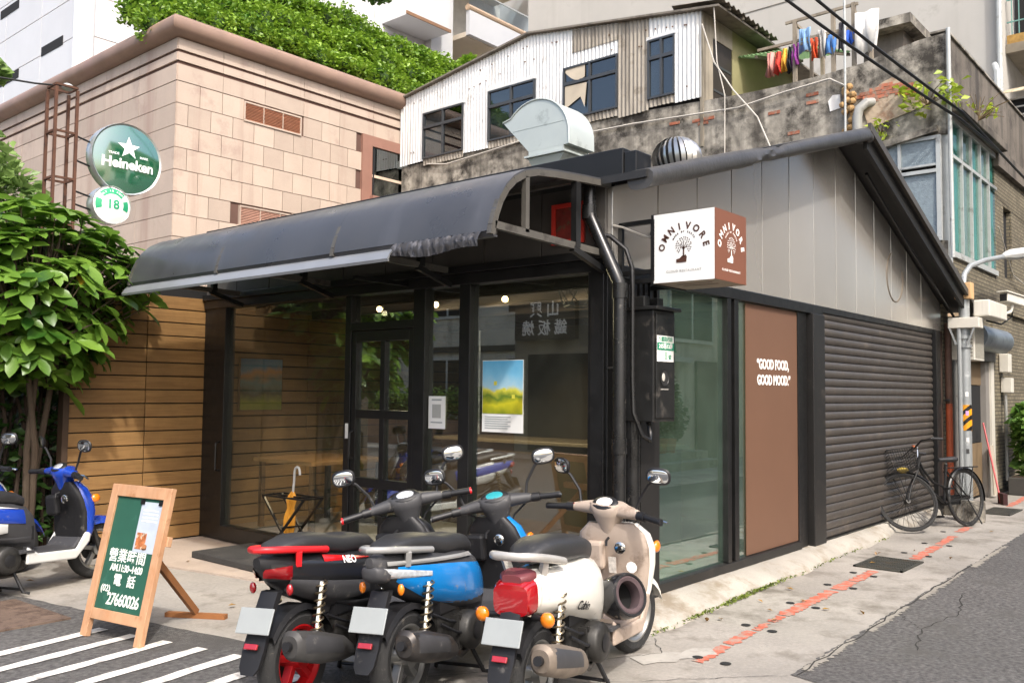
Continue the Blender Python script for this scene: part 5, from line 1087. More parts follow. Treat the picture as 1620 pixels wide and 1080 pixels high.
MB().tube([(-1.3, 8.2, 0), (-1.25, 8.2, 2), (-1.2, 8.2, 3.6), (-1.45, 8.15, 5.3)], [.07, .055, .035, .012], 8).build('trunk', pbr('smooth grey bark', '#7a6a55', .85), bpy.data.objects['garden_tree'])
# ================================================================ CHALKBOARD, UMBRELLA STAND
m_pine = pbr('pine board', '#b58d6c', .65, var=.14, vs=5, dirt=('#8f6440', .25, 9.)); grain(m_pine, (14, 14, 3), .4, '#a06a40')
m_pine2 = pbr('brown pine leg', '#8a5a34', .6, var=.15, vs=5)
m_chalk = pbr('green chalkboard', '#1a4d3d', .75, var=.12, vs=4, dirt=('#356655', .2, 3.)); m_ch = pbr('chalk', '#e3e6dc', .9, var=.1, vs=30)
cb = thing('chalkboard_sign', 'pine framed green chalkboard a-frame with opening hours by the parking stripes', 'chalkboard', (-2.43, 2.005, .0), R(10.4), world_parts=False)
LEAN = R(12.5)
Mb = Matrix.Rotation(LEAN, 4, 'Y')
def cbp(mb, name, mat, par=None, bevel=.003, smooth=False): mb.xf(Mb); return mb.build(name, mat, par or cb, smooth, bevel=bevel)
cbp(MB().box(-.018, -.285, .004, .018, -.225, .95), 'side_rail', m_pine); cbp(MB().box(-.018, .225, .004, .018, .285, .95), 'side_rail', m_pine)
cbp(MB().box(-.0175, -.225, .875, .0175, .225, .95), 'top_rail', m_pine); cbp(MB().box(-.0175, -.225, .115, .0175, .225, .18), 'bottom_rail', m_pine)
brd = cbp(MB().box(-.002, -.225, .18, .010, .225, .875), 'board', m_chalk, bevel=0)
ltr = Matrix(((0, 0, -1, 0), (-1, 0, 0, 0), (0, 1, 0, 0), (0, 0, 0, 1)))
def chalk(txt, size, y, z, bold, sp=1., xs=1., name='chalk_lettering'):
    mb = text_mesh(txt, size, bold, .0004, sp, xs); mb.xf(Mb @ Matrix.Translation((-.0035, y, z)) @ ltr); me = bpy.data.meshes.new(name); me.from_pydata(mb.v, [], mb.f); me.update(); link(name, me, m_ch, brd, False)
chalk('營業時間', .088, .015, .505, .0010); chalk('AM.11:30~14:00', .060, .0, .435, .0016, .9, .84); chalk('電', .078, .06, .36, .0012); chalk('話', .078, -.07, .36, .0012); chalk('(02)', .056, .155, .305, .0010); chalk('27660026', .10, -.03, .245, .0018, .88, .86)
pp = cbp(MB().box(-.005, -.215, .545, -.0035, -.02, .855), 'menu_sheet', pbr('blue grey menu print', '#aab4c0', .5, var=.08, vs=14), brd, 0)
for k in range(4): cbp(MB().box(-.0065, -.19, .80 - .022 * k, -.0052, -.05, .806 - .022 * k), 'print_line', m_white, pp, 0)
cbp(MB().box(-.0065, -.125, .565, -.0052, -.035, .665), 'food_photo', pbr('food photo', '#a5633a', .5, var=.7, vs=30, dirt=('#e0d6c0', .4, 25.)), pp, 0)
for y in (-.03, -.2): cbp(MB().box(-.012, y - .018, .838, -.0067, y + .018, .868), 'clip', m_blk, pp, 0)
MB().bar((.12, -.13, .58), (.68, .04, .035), .028, .045).build('prop_leg', m_pine2, cb, False); MB().bar((.60, .24, .016), (.76, -.16, .016), .05, .03).build('foot_bar', m_pine2, cb, False)
cbp(MB().box(.018, -.30, .60, .05, .10, .66), 'rear_batten', m_pine)
us = thing('umbrella_stand', 'folding black metal umbrella rack by the left shop window', 'umbrella stand', (-.25, 3.22, .075))
for x in (-.36, -.16):
    MB().bar((x, 3.50, .60), (x, 2.98, .078), .018, .018).build('leg', m_blk, us, False); MB().bar((x + .02, 2.93, .60), (x + .02, 3.46, .078), .018, .018).build('leg', m_blk, us, False)
for (a, b) in (((-.37, 3.50, .605), (-.13, 3.50, .605)), ((-.37, 2.93, .605), (-.13, 2.93, .605)), ((-.36, 3.50, .605), (-.36, 2.93, .605)), ((-.14, 3.50, .605), (-.14, 2.93, .605)), ((-.36, 3.30, .605), (-.14, 3.30, .605)), ((-.36, 3.10, .605), (-.14, 3.10, .605)), ((-.25, 3.50, .604), (-.25, 2.93, .604)), ((-.36, 3.20, .34), (-.16, 3.20, .34))): MB().bar(a, b, .014, .014).build('grid_bar', m_blk, us, False)
um = thing('folded_umbrella', 'folded yellow umbrella with grey crook handle in the rack', 'umbrella', (-.25, 3.28, .15))
rs = []
for k in range(15):
    t = k / 14; r_ = [.012, .018, .026, .034, .04, .044, .046, .046, .044, .036, .028, .034, .04, .03, .012][k]; z = .13 + .52 * t; rs.append([(-.25 + r_ * (1 + .25 * math.sin(5 * a + 2 * t)) * math.cos(a), 3.28 - .07 * t + r_ * (1 + .25 * math.sin(5 * a + 2 * t)) * math.sin(a), z) for a in np.linspace(0, 2 * math.pi, 21)[:-1]])
MB().rings(rs).build('canopy', pbr('yellow umbrella cloth', '#d9962e', .6, var=.1, vs=4, dirt=('#e2c9a0', .4, 7.)), um, True, ang=70)
MB().tube([(-.25, 3.21, .62), (-.25, 3.195, .74), (-.25, 3.19, .83), (-.25, 3.18, .855), (-.25, 3.155, .868), (-.25, 3.13, .86), (-.25, 3.115, .83), (-.25, 3.113, .80)], .011, 8).build('crook_handle', pbr('grey plastic handle', '#b5b5b2', .35), um)
MB().tube([(-.25, 3.283, .16), (-.25, 3.288, .085)], .006, 6).build('ferrule', m_alu, um)
# ================================================================ RIGHT EDGE: POLE, LAMP ARM, BOXES, DOOR, PLANTS
m_galv = pbr('galvanised pole', '#9fa3a3', .5, .4, var=.1, vs=8, dirt=('#d5d8d6', .22, 9.))
pl_ = thing('utility_pole', 'grey steel lamp pole with boxes and warning stripes at the alley corner', 'lamp pole', (7.93, -.32, 0))
MB().tube([(7.93, -.32, 0), (7.93, -.32, 2.95)], .068, 16).build('pole', m_galv, pl_); MB().tube([(7.86, -.27, .0), (7.86, -.27, 2.5)], .03, 10).build('conduit', m_galv, pl_)
MB().tube([(7.93, -.32, 2.9), (7.94, -.315, 3.05), (8.02, -.31, 3.20), (8.2, -.34, 3.33), (8.6, -.44, 3.45), (9.3, -.55, 3.58), (10.2, -.62, 3.72)], .035, 10).build('lamp_arm', m_galv, pl_)
MB().tube([(9.2, -.54, 3.57), (9.35, -.56, 3.60), (9.6, -.58, 3.64), (10.6, -.66, 3.80)], [.03, .06, .085, .09], 10).build('lamp_head', pbr('grey lamp head', '#b9bab6', .5), pl_)
m_beige = pbr('beige junction box', '#cfa878', .5, var=.08, vs=5); m_ww = pbr('aged white plastic', '#d5d1c5', .5, var=.06, vs=4, streak=('#a8a294', .25, 6.))
yb = MB().box(7.84, -.43, 2.85, 8.0, -.22, 3.07).build('junction_box', m_beige, pl_, False, bevel=.008); MB().box(7.835, -.36, 2.93, 7.8395, -.29, 2.99).build('cover_label', pbr('grey label', '#8a8478', .6), yb, False)
MB().box(7.98, -.62, 2.62, 9.0, -.42, 2.84).build('equipment_box', m_ww, pl_, False, bevel=.015)
MB().box(7.82, -.52, 2.46, 8.06, -.14, 2.60).build('bracket_box', m_ww, pl_, False, bevel=.008)
for z in (2.32, 2.2): MB().lathe([(.085, z), (.085, z + .04)], (7.93, -.32, 0), 'Z', 16).build('band_clamp', m_galv, pl_)
for k in range(2): MB().bar((7.83, -.38 + .14 * k, 2.24), (7.83, -.46 + .3 * k, 2.46), .02, .02).build('bracket_arm', m_galv, pl_, False)
wr = MB(); 
def stripe_mat():
    m = bpy.data.materials.new('warning stripes'); m.use_nodes = True; N = m.node_tree.nodes; L = m.node_tree.links; b = N['Principled BSDF']; g = N.new('ShaderNodeNewGeometry'); s = N.new('ShaderNodeSeparateXYZ'); L.new(g.outputs['Position'], s.inputs[0])
    a = N.new('ShaderNodeMath'); a.operation = 'MULTIPLY_ADD'; a.inputs[1].default_value = 1.0; L.new(s.outputs[1], a.inputs[0]); L.new(s.outputs[2], a.inputs[2]); w = N.new('ShaderNodeMath'); w.operation = 'MULTIPLY'; w.inputs[1].default_value = 7; L.new(a.outputs[0], w.inputs[0]); f = N.new('ShaderNodeMath'); f.operation = 'FRACT'; L.new(w.outputs[0], f.inputs[0]); c = N.new('ShaderNodeMath'); c.operation = 'GREATER_THAN'; c.inputs[1].default_value = .42; L.new(f.outputs[0], c.inputs[0])
    x = N.new('ShaderNodeMix'); x.data_type = 'RGBA'; L.new(c.outputs[0], x.inputs[0]); x.inputs[6].default_value = (*lin('#1b1a18'), 1); x.inputs[7].default_value = (*lin('#e0981c'), 1); L.new(x.outputs[2], b.inputs['Base Color']); return m
wr.lathe([(.0715, 1.10), (.0715, 1.44)], (7.93, -.32, 0), 'Z', 20, cap=False); wr.build('warning_band', stripe_mat(), pl_)
for (z, c_) in ((1.55, '#e8e8e4'), (.95, '#d8d8d4'), (.8, '#3a3a3a'), (1.3, '#c79ad0')):
    MB().add([(7.93 + .0725 * math.cos(a) , -.32 + .0725 * math.sin(a), zz) for a in (R(190), R(205), R(220)) for zz in (z, z + .06)], [(0, 2, 3, 1), (2, 4, 5, 3)]).build('sticker', pbr('sticker ' + c_, c_, .6), pl_, False)
cm = thing('security_camera', 'white bullet security camera on an arm beyond the lamp pole', 'camera', (9.0, -.6, 2.8))
MB().cbox((9.15, -.66, 2.93), (.40, .13, .13), rz=R(-22), ry=R(8)).build('body', m_ww, cm, False, bevel=.015); MB().cbox((9.13, -.66, 3.005), (.46, .16, .015), rz=R(-22), ry=R(8)).build('sun_shield', m_ww, cm, False); MB().cbox((8.955, -.585, 2.95), (.012, .10, .10), rz=R(-22)).build('lens_window', m_hole, cm, False)
MB().tube([(9.15, -.66, 2.86), (9.13, -.64, 2.76), (8.95, -.56, 2.70)], .022, 8).build('arm', m_ww, cm); MB().tube([(9.2, -.65, 2.87), (9.3, -.62, 2.70), (9.1, -.52, 2.58), (8.8, -.4, 2.62)], .012, 6).build('cable', m_bw, cm)
ac = thing('air_conditioner', 'old white louvred air conditioner box behind the lamp pole', 'air conditioner', (8.55, -.2, 2.05))
MB().box(8.3, -.35, 2.05, 8.85, .01, 2.66).build('case', m_ww, ac, False, bevel=.008)
for k in range(12): MB().box(8.295, -.33, 2.10 + .045 * k, 8.2995, -.19, 2.12 + .045 * k).build('louvre', pbr('louvre grey', '#8d8a80', .6), ac, False)
for k in range(9): MB().box(8.36 + .055 * k, -.356, 2.08, 8.38 + .055 * k, -.3505, 2.63).build('fin', pbr('louvre grey', '#8d8a80', .6), ac, False)
sd = thing('side_door', 'narrow dark doorway with rolled shutter hood under the brick building', 'door', (9.8, -.1, 0))
MB().tube([(9.05, -.17, 2.42), (10.75, -.17, 2.42)], .19, 18).build('shutter_hood', pbr('weathered zinc hood', '#7d868c', .4, .5, var=.2, vs=3, dirt=('#3f4448', .3, 4.)), sd)
MB().box(9.1, -.10, 2.10, 10.7, -.03, 2.25).build('shutter_slats', m_slat, sd, False)
MB().box(9.2, -.02, 2.251, 10.8, .1, 2.949).build('lintel_wall', m_bt, sd, False)
m_tanp = pbr('tan panel', '#7d6a50', .7, var=.12)
MB().box(9.2, -.02, .0, 9.3, .1, 2.05).build('jamb', m_tanp, sd, False); MB().box(10.52, -.07, .0, 10.72, .05, 2.10).build('jamb', m_ww, sd, False); MB().box(10.30, -.04, .0, 10.515, .08, 2.10).build('jamb', pbr('grey jamb', '#8a8680', .7, var=.1), sd, False)
MB().box(9.3, .04, .85, 10.3, .06, 1.72).build('dark_glass', m_hole, sd, False); MB().box(9.3, .03, 1.73, 10.3, .06, 2.10).build('upper_panel', m_tanp, sd, False); MB().box(9.3, .03, .05, 10.3, .06, .84).build('lower_panel', m_tanp, sd, False)
op = thing('orange_pipe', 'rust orange drainpipe at the end of the roller shutter', 'pipe', (8.0, -.09, 0))
MB().tube([(8.02, -.09, 0), (8.02, -.09, 1.45)], .045, 12).build('pipe', pbr('orange paint pipe', '#a8502e', .65, var=.2, vs=5, dirt=('#5d3a2a', .3, 6.)), op); MB().tube([(8.02, -.09, 1.45), (8.02, -.09, 2.55)], .045, 12).build('upper_pipe', pbr('brown pipe', '#5d4438', .7, var=.25, vs=5), op); MB().bar((7.9, -.09, 1.5), (8.1, -.09, 1.5), .05, .03).build('clip', m_blk, op, False)
gp2 = tag(MB().tube([(8.2, -.16, 0), (8.2, -.16, 2.05)], .075, 14).build('grey_drainpipe', m_gp), 'thick grey drainpipe standing behind the lamp pole', 'pipe')
br = thing('broom', 'red handled broom and grey mop leaning by the side doorway', 'broom', (9.5, -.3, 0)); MB().tube([(9.45, -.40, .02), (10.0, -.06, 1.15)], .014, 6).build('handle', pbr('red handle', '#a8282a', .5), br); MB().cbox((9.45, -.42, .08), (.25, .06, .16), rz=.5).build('brush', pbr('dark bristle', '#3a2020', .9), br)
for k in range(9): MB().tube([(10.22 + .02 * k, -.10, .80), (10.18 + .03 * k, -.14, .4), (10.16 + .03 * k, -.16, .05)], .012, 5).build('mop_strand', pbr('mop string', '#a89f90', .95), br)
st = thing('concrete_block', 'low concrete block at the foot of the grey pole', 'block', (7.3, -.62, 0)); MB().prism([(-.12, 0), (.14, 0), (.12, .22), (-.08, .26)], 'Y', -.16, .16).xf(Matrix.Translation((7.25, -.52, 0)) @ Matrix.Rotation(.2, 4, 'Z')).build('block', m_old, st, False, bevel=.012); MB().box(7.6, -.5, 0, 8.1, -.1, .14).build('footing', m_old, st, False, bevel=.02)
mound('door_shrub', [(11.3, -.42, .85, .3, .25, .45), (11.6, -.45, 1.05, .32, .25, .4), (11.0, -.45, 1.15, .25, .22, .3), (11.4, -.5, .5, .4, .3, .35)], 900, .17, 51, leaf_mat('shrub leaf', '#335f22', '#7a9a48', .35), 'broad leaved green shrub growing by the far doorway', 'shrub', core=False)
pt = thing('planter_trough', 'dark planter trough under the far green shrub', 'planter', (11.4, -.45, 0)); MB().box(10.9, -.7, 0, 12.4, -.2, .28).build('trough', pbr('dark planter', '#3c3a36', .8, var=.2), pt, False, bevel=.015); MB().box(10.94, -.66, .2801, 12.36, -.24, .29).build('soil', pbr('soil', '#3a2d20', .95), pt, False)
MB().tube([(11.3, -.45, .28), (11.28, -.44, .7), (11.35, -.45, 1.1)], [.03, .025, .012], 6).build('trunk', pbr('twig', '#6b5a40', .8), bpy.data.objects['door_shrub'])
mt2 = thing('meter_cluster', 'small grey wall meters at the far right edge', 'meter', (11.2, -.15, 1.8)); MB().box(11.12, -.20, 1.95, 11.35, -.06, 2.25).build('meter', m_ww, mt2, False, bevel=.01); MB().box(11.2, -.22, 1.62, 11.38, -.06, 1.86).build('meter', m_ww, mt2, False, bevel=.01); MB().tube([(11.25, -.12, 1.6), (11.25, -.12, .2)], .025, 8).build('conduit', m_gp, mt2)
tag(MB().tube([(8.15, -.12, 3.35), (8.35, -.14, 3.3), (8.6, -.2, 2.95), (9.0, -.2, 2.75)], .014, 6).build('wall_wire', m_bw), 'black wire drooping across the brick spandrel by the pole', 'cable')
tag(MB().tube([(10.9, -.14, 4.3), (11.8, -.16, 3.6), (13.5, -.18, 3.45), (15, -.2, 3.5)], .010, 6).build('thin_wire', m_wire), 'thin pale wire sagging across the far brick wall', 'cable')
# ================================================================ ACROSS THE ALLEY AND THE STREET (seen in the glass)
m_ob = pbr('grey green tiled front', '#c4c2b4', .75, var=.12, vs=1, streak=('#6e6f64', .25, 1.5), dirt=('#7a7568', .3, .8))
_before = set(COL.objects)
oa = thing('opposite_alley_house', 'low grey house across the alley, mirrored in the shop windows', 'building', (14, -6.5, 0))
MB().box(2.6, -9.5, 0, 34, -5.2, 4.3).build('wall', m_ob, oa, False); MB().box(2.5, -5.5, 4.3, 34, -5.0, 4.42).build('eave', pbr('rust eave', '#8a5a48', .7, var=.2), oa, False)
for x in (4.5, 8.2, 12.0, 16.5, 21): w_ = MB().box(x, -5.2, 2.7, x + 2.0, -5.14, 4.0).build('window', m_alw, oa, False); MB().box(x + .08, -5.139, 2.78, x + .95, -5.13, 3.92).build('pane', m_dark, w_, False); MB().box(x + 1.05, -5.139, 2.78, x + 1.92, -5.13, 3.92).build('pane', m_dark, w_, False)
mb = MB(); pr_ = [(-5.2 + .9 * math.sin(a), 2.35 + .75 * math.cos(a)) for a in np.linspace(0, R(88), 8)]
mb.sheet(pr_, 8.6, 10.8, .02, 'X'); mb.build('green_awning', pbr('green canvas', '#2f8a5c', .7, var=.15), oa, True); MB().box(8.0, -6.0, 2.25, 12.8, -5.0, 2.36).build('white_gutter', m_alw, oa, False)
MB().box(8.3, -5.19, .3, 9.6, -5.12, 2.2).build('tiled_panel', pbr('pale tile panel', '#cfd2d0', .4, var=.05), oa, False); MB().box(5.5, -5.19, 0, 7.2, -5.13, 2.3).build('shutter', m_slat, oa, False); MB().box(13.2, -5.19, 0, 15.2, -5.13, 2.3).build('shutter', m_slat, oa, False)
stp = tag(MB().box(8.4, -5.2, 0, 12.6, -4.55, .32).box(8.4, -4.549, 0, 12.6, -4.2, .16).build('entrance_steps', m_conc, None, False), 'concrete entrance steps across the alley, mirrored in the window', 'steps')
mound('alley_plant', [(11.0, -4.8, 1.5, .55, .35, .6), (11.4, -4.8, 1.0, .5, .35, .5), (10.6, -4.8, 1.05, .4, .3, .4)], 2600, .12, 61, leaf_mat('deep green leaf', '#1f3a14', '#41602a', .25), 'leafy potted plant on the steps, mirrored in the alley window', 'plant', core=False)
for k in range(3): tag(MB().lathe([(.12, .32), (.16, .60), (.17, .62), (.15, .62)], (10.6 + .35 * k, -4.75, 0), 'Z', 16).build('flower_pot', pbr('terracotta', '#a8653f', .8)), ('left', 'middle', 'right')[k] + ' terracotta pot of three on the steps across the alley', 'pot', 'terracotta pots across the alley')
for _o in [o for o in COL.objects if o not in _before and o.parent is None]: _o.location.y -= 1.4
ot = thing('added_tall_block', 'tall tan block added behind the alley house for the steel panels to mirror', 'building', (14, -16, 0)); MB().box(3.4, -26, 0, 44, -13.5, 13).build('wall', pbr('tan tiled block', '#cbbca6', .7, var=.1, vs=.5, streak=('#8f7d66', .25, .8)), ot, False)  # out-of-view block put in so the steel gable reflects building, not sky
for r_ in range(3):
    for k in range(8): MB().box(4.5 + 4.4 * k, -13.5, 3.2 + 3.2 * r_, 7.0 + 4.4 * k, -13.44, 4.9 + 3.2 * r_).build('window', m_dark, ot, False)
for r_ in range(4): MB().box(3.3, -13.6, 2.3 + 3.2 * r_, 44, -13.3, 2.55 + 3.2 * r_).build('floor_band', pbr('rust eave', '#8a5a48', .7), ot, False)
os_ = thing('opposite_street_building', 'grey tiled low rise across the street, mirrored in the glass front', 'building', (-20, 20, 0))
MB().box(-26, 12.2, 0, -16.5, 48, 9.5).build('wall', m_ob, os_, False)
for r_ in range(3):
    MB().box(-16.5, 12.2, 2.85 + 3 * r_, -16.42, 48, 3.05 + 3 * r_).build('floor_band', pbr('dark band', '#3f3f3a', .7), os_, False)
    for k in range(9): w_ = MB().box(-16.5, 13.2 + 3.6 * k, 3.5 + 3 * r_ - 2.5, -16.44, 15.2 + 3.6 * k, 5.2 + 3 * r_ - 2.5).build('window', m_alw, os_, False); MB().box(-16.439, 13.3 + 3.6 * k, 1.1 + 3 * r_, -16.43, 14.2 + 3.6 * k, 2.6 + 3 * r_).build('pane', m_dark, os_, False); MB().box(-16.439, 14.3 + 3.6 * k, 1.1 + 3 * r_, -16.43, 15.1 + 3.6 * k, 2.6 + 3 * r_).build('pane', m_dark, os_, False)
lw = tag(MB().box(-13.6, 11.6, 0, -12.6, 40, .75).build('low_planter_wall', pbr('brown planter wall', '#8a6f5d', .8, var=.15), None, False), 'low brown planter wall across the street, mirrored in the glass', 'wall')
cp_ = [(-13.1 + q.uniform(-.1, .1), 11.9 + .55 * k, 1.15 + q.uniform(-.06, .06), .5, .42, .55) for k in range(50)]
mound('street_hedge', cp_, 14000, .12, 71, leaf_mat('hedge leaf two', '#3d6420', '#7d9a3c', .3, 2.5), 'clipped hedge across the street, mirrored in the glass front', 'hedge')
osh = thing('opposite_shop', 'cluttered dark shop across the street, mirrored at the right of the glass front', 'building', (-14, 8, 0))
MB().box(-18, 2.0, 0, -12.4, 11.4, 5.5).build('wall', pbr('grubby render', '#8f8878', .85, var=.2, vs=1.), osh, False); MB().box(-12.39, 8.2, .1, -12.33, 10.9, 2.5).build('shopfront', m_dark, osh, False); MB().box(-12.39, 5.2, .1, -12.33, 7.9, 2.5).build('tiled_wall', pbr('pale tile panel', '#cfd2d0', .4), osh, False)
bd = MB().box(-12.3, 9.3, 2.85, -12.15, 11.2, 3.85).build('signboard', pbr('black signboard', '#161616', .4), osh, False)
def on_posX(x, y, z): return Matrix(((0, 0, 1, x), (1, 0, 0, y), (0, 1, 0, z), (0, 0, 0, 1)))
lettering('山 興', .42, on_posX(-12.148, 10.25, 3.58), m_white, bd, .006); lettering('鐵 板 燒', .40, on_posX(-12.148, 10.25, 3.12), m_white, bd, .006)
MB().lathe([(.06, .9), (.06, 1.4), (.03, 1.45), (.03, 1.5)], (-12.2, 8.75, 0), 'Z', 12).build('fire_extinguisher', pbr('red enamel', '#b5271f', .35), osh)
# ================================================================ SCOOTERS
m_tyre = pbr('tyre rubber', '#242424', .8, var=.15, vs=20, dirt=('#6b655c', .2, 20.), bump=.4, bs=150)
m_pl = pbr('black moulded plastic', '#18181a', .5, var=.10, vs=12, dirt=('#5d5a55', .15, 14.))
m_pl2 = pbr('dusty grey plastic', '#3a3a3c', .55, var=.10, vs=12, dirt=('#77736c', .2, 12.))
m_eng = pbr('engine casting', '#3d3c3a', .5, .6, var=.2, vs=14, dirt=('#2b2a28', .4, 18.))
m_chr = pbr('chrome', '#d5d5d2', .12, 1., var=.04)
m_mir = pbr('mirror glass', '#e8ecee', .02, 1., var=0)
m_seat = pbr('black vinyl seat', '#2c2c2d', .45, var=.12, vs=10, dirt=('#4d4b48', .2, 10.), bump=.15, bs=200)
m_redl = pbr('red lamp lens', '#960d16', .1, var=.1, vs=20, coat=1., spec=.8); m_orl = pbr('amber lamp lens', '#e07a12', .12, var=.08, vs=20, coat=1.); m_clr = pbr('clear lamp lens', '#c9cdd0', .08, .3, var=.3, vs=40, coat=1.)
m_plate = pbr('number plate grey white', '#8f9494', .45, var=.04, vs=10); m_exh = pbr('exhaust steel', '#4b4846', .45, .7, var=.2, vs=12, dirt=('#6d5a48', .3, 14.)); m_spr = pbr('spring steel', '#8a7d66', .3, .9)
def paint(n, c, r=.22, d=.12): return pbr('scooter paint ' + n, c, r, var=.05, vs=6, coat=.6, dirt=('#8a857c', d, 9.))
def sel(cx, cz, a, b, p, n, f): return [f(cx + a * math.copysign(abs(math.cos(t)) ** (2 / p), math.cos(t)), cz + b * math.copysign(abs(math.sin(t)) ** (2 / p), math.sin(t))) for t in [2 * math.pi * k / n for k in range(n)]]
def loftx(secs, p=2.6, n=20): return MB().rings([sel(s[4] if len(s) > 4 else 0, s[1], s[2], s[3], p, n, lambda y, z, x=s[0]: (x, y, z)) for s in secs])
def loftz(secs, p=2.6, n=20): return MB().rings([sel(s[1], s[4] if len(s) > 4 else 0, s[2], s[3], p, n, lambda x, y, z=s[0]: (x, y, z)) for s in secs])
def lofty(secs, p=2.4, n=14): return MB().rings([sel(s[1], s[2], s[3], s[4], p, n, lambda x, z, y=s[0]: (x, y, z)) for s in secs])
def interp(secs, x, k):
    for a, b in zip(secs[:-1], secs[1:]):
        if a[0] <= x <= b[0]: t = (x - a[0]) / (b[0] - a[0]); return a[k] + (b[k] - a[k]) * t
    return secs[0][k] if x < secs[0][0] else secs[-1][k]
def patch_on(secs, side, x0, x1, lo, hi, p=2.6, off=.008, nx=14, nz=6):
    rs = []
    for i in range(nx + 1):
        x = x0 + (x1 - x0) * i / nx; t = i / nx; zc, hw, hh = interp(secs, x, 1), interp(secs, x, 2), interp(secs, x, 3); row = []
        za, zb = lo(t), hi(t)
        for j in range(nz + 1):
            z = za + (zb - za) * j / nz; u = min(.96, abs((z - zc) / hh)); y = hw * (1 - u ** p) ** (1 / p) + off
            e = .006 if (j in (0, nz) or i in (0, nx)) else 0
            row.append((x, side * (y - e), z))
        rs.append(row)
    return MB().rings(rs, closed=False, cap=False)
def wheel(t, c, r, w, rimm, M=None, spokes=5, name='wheel'):
    mb = MB(); prof_ = [(r * .70, -w * .42), (r * .86, -w * .5), (r * .95, -w * .38), (r, -w * .15), (r, w * .15), (r * .95, w * .38), (r * .86, w * .5), (r * .70, w * .42)]
    mb.lathe(prof_, c, 'Y', 36, cap=False)
    if M is not None: mb.xf(M)
    ty = mb.build(name, m_tyre, t, True, ang=40)
    rm = MB(); rm.lathe([(r * .72, -w * .42), (r * .66, -w * .40), (r * .60, -w * .25), (r * .60, w * .25), (r * .66, w * .40), (r * .72, w * .42)], c, 'Y', 36, cap=False)
    rm.lathe([(.045, -w * .6), (.045, w * .6)], c, 'Y', 16)
    if M is not None: rm.xf(M)
    rm.build('rim', rimm, ty, True)
    for k in range(spokes):
        a = 2 * math.pi * k / spokes + .3; s = MB().bar((c[0] + .03 * math.cos(a), c[1], c[2] + .03 * math.sin(a)), (c[0] + r * .63 * math.cos(a + .12), c[1], c[2] + r * .63 * math.sin(a + .12)), w * .45, .032, up=(-math.sin(a), 0, math.cos(a)))
        if M is not None: s.xf(M)
        s.build('spoke', rimm, ty, False, bevel=.003)
    d = MB().lathe([(r * .42, w * .5), (r * .42, w * .54)], c, 'Y', 24)
    if M is not None: d.xf(M)
    d.build('brake_disc', m_eng, ty)
    return ty
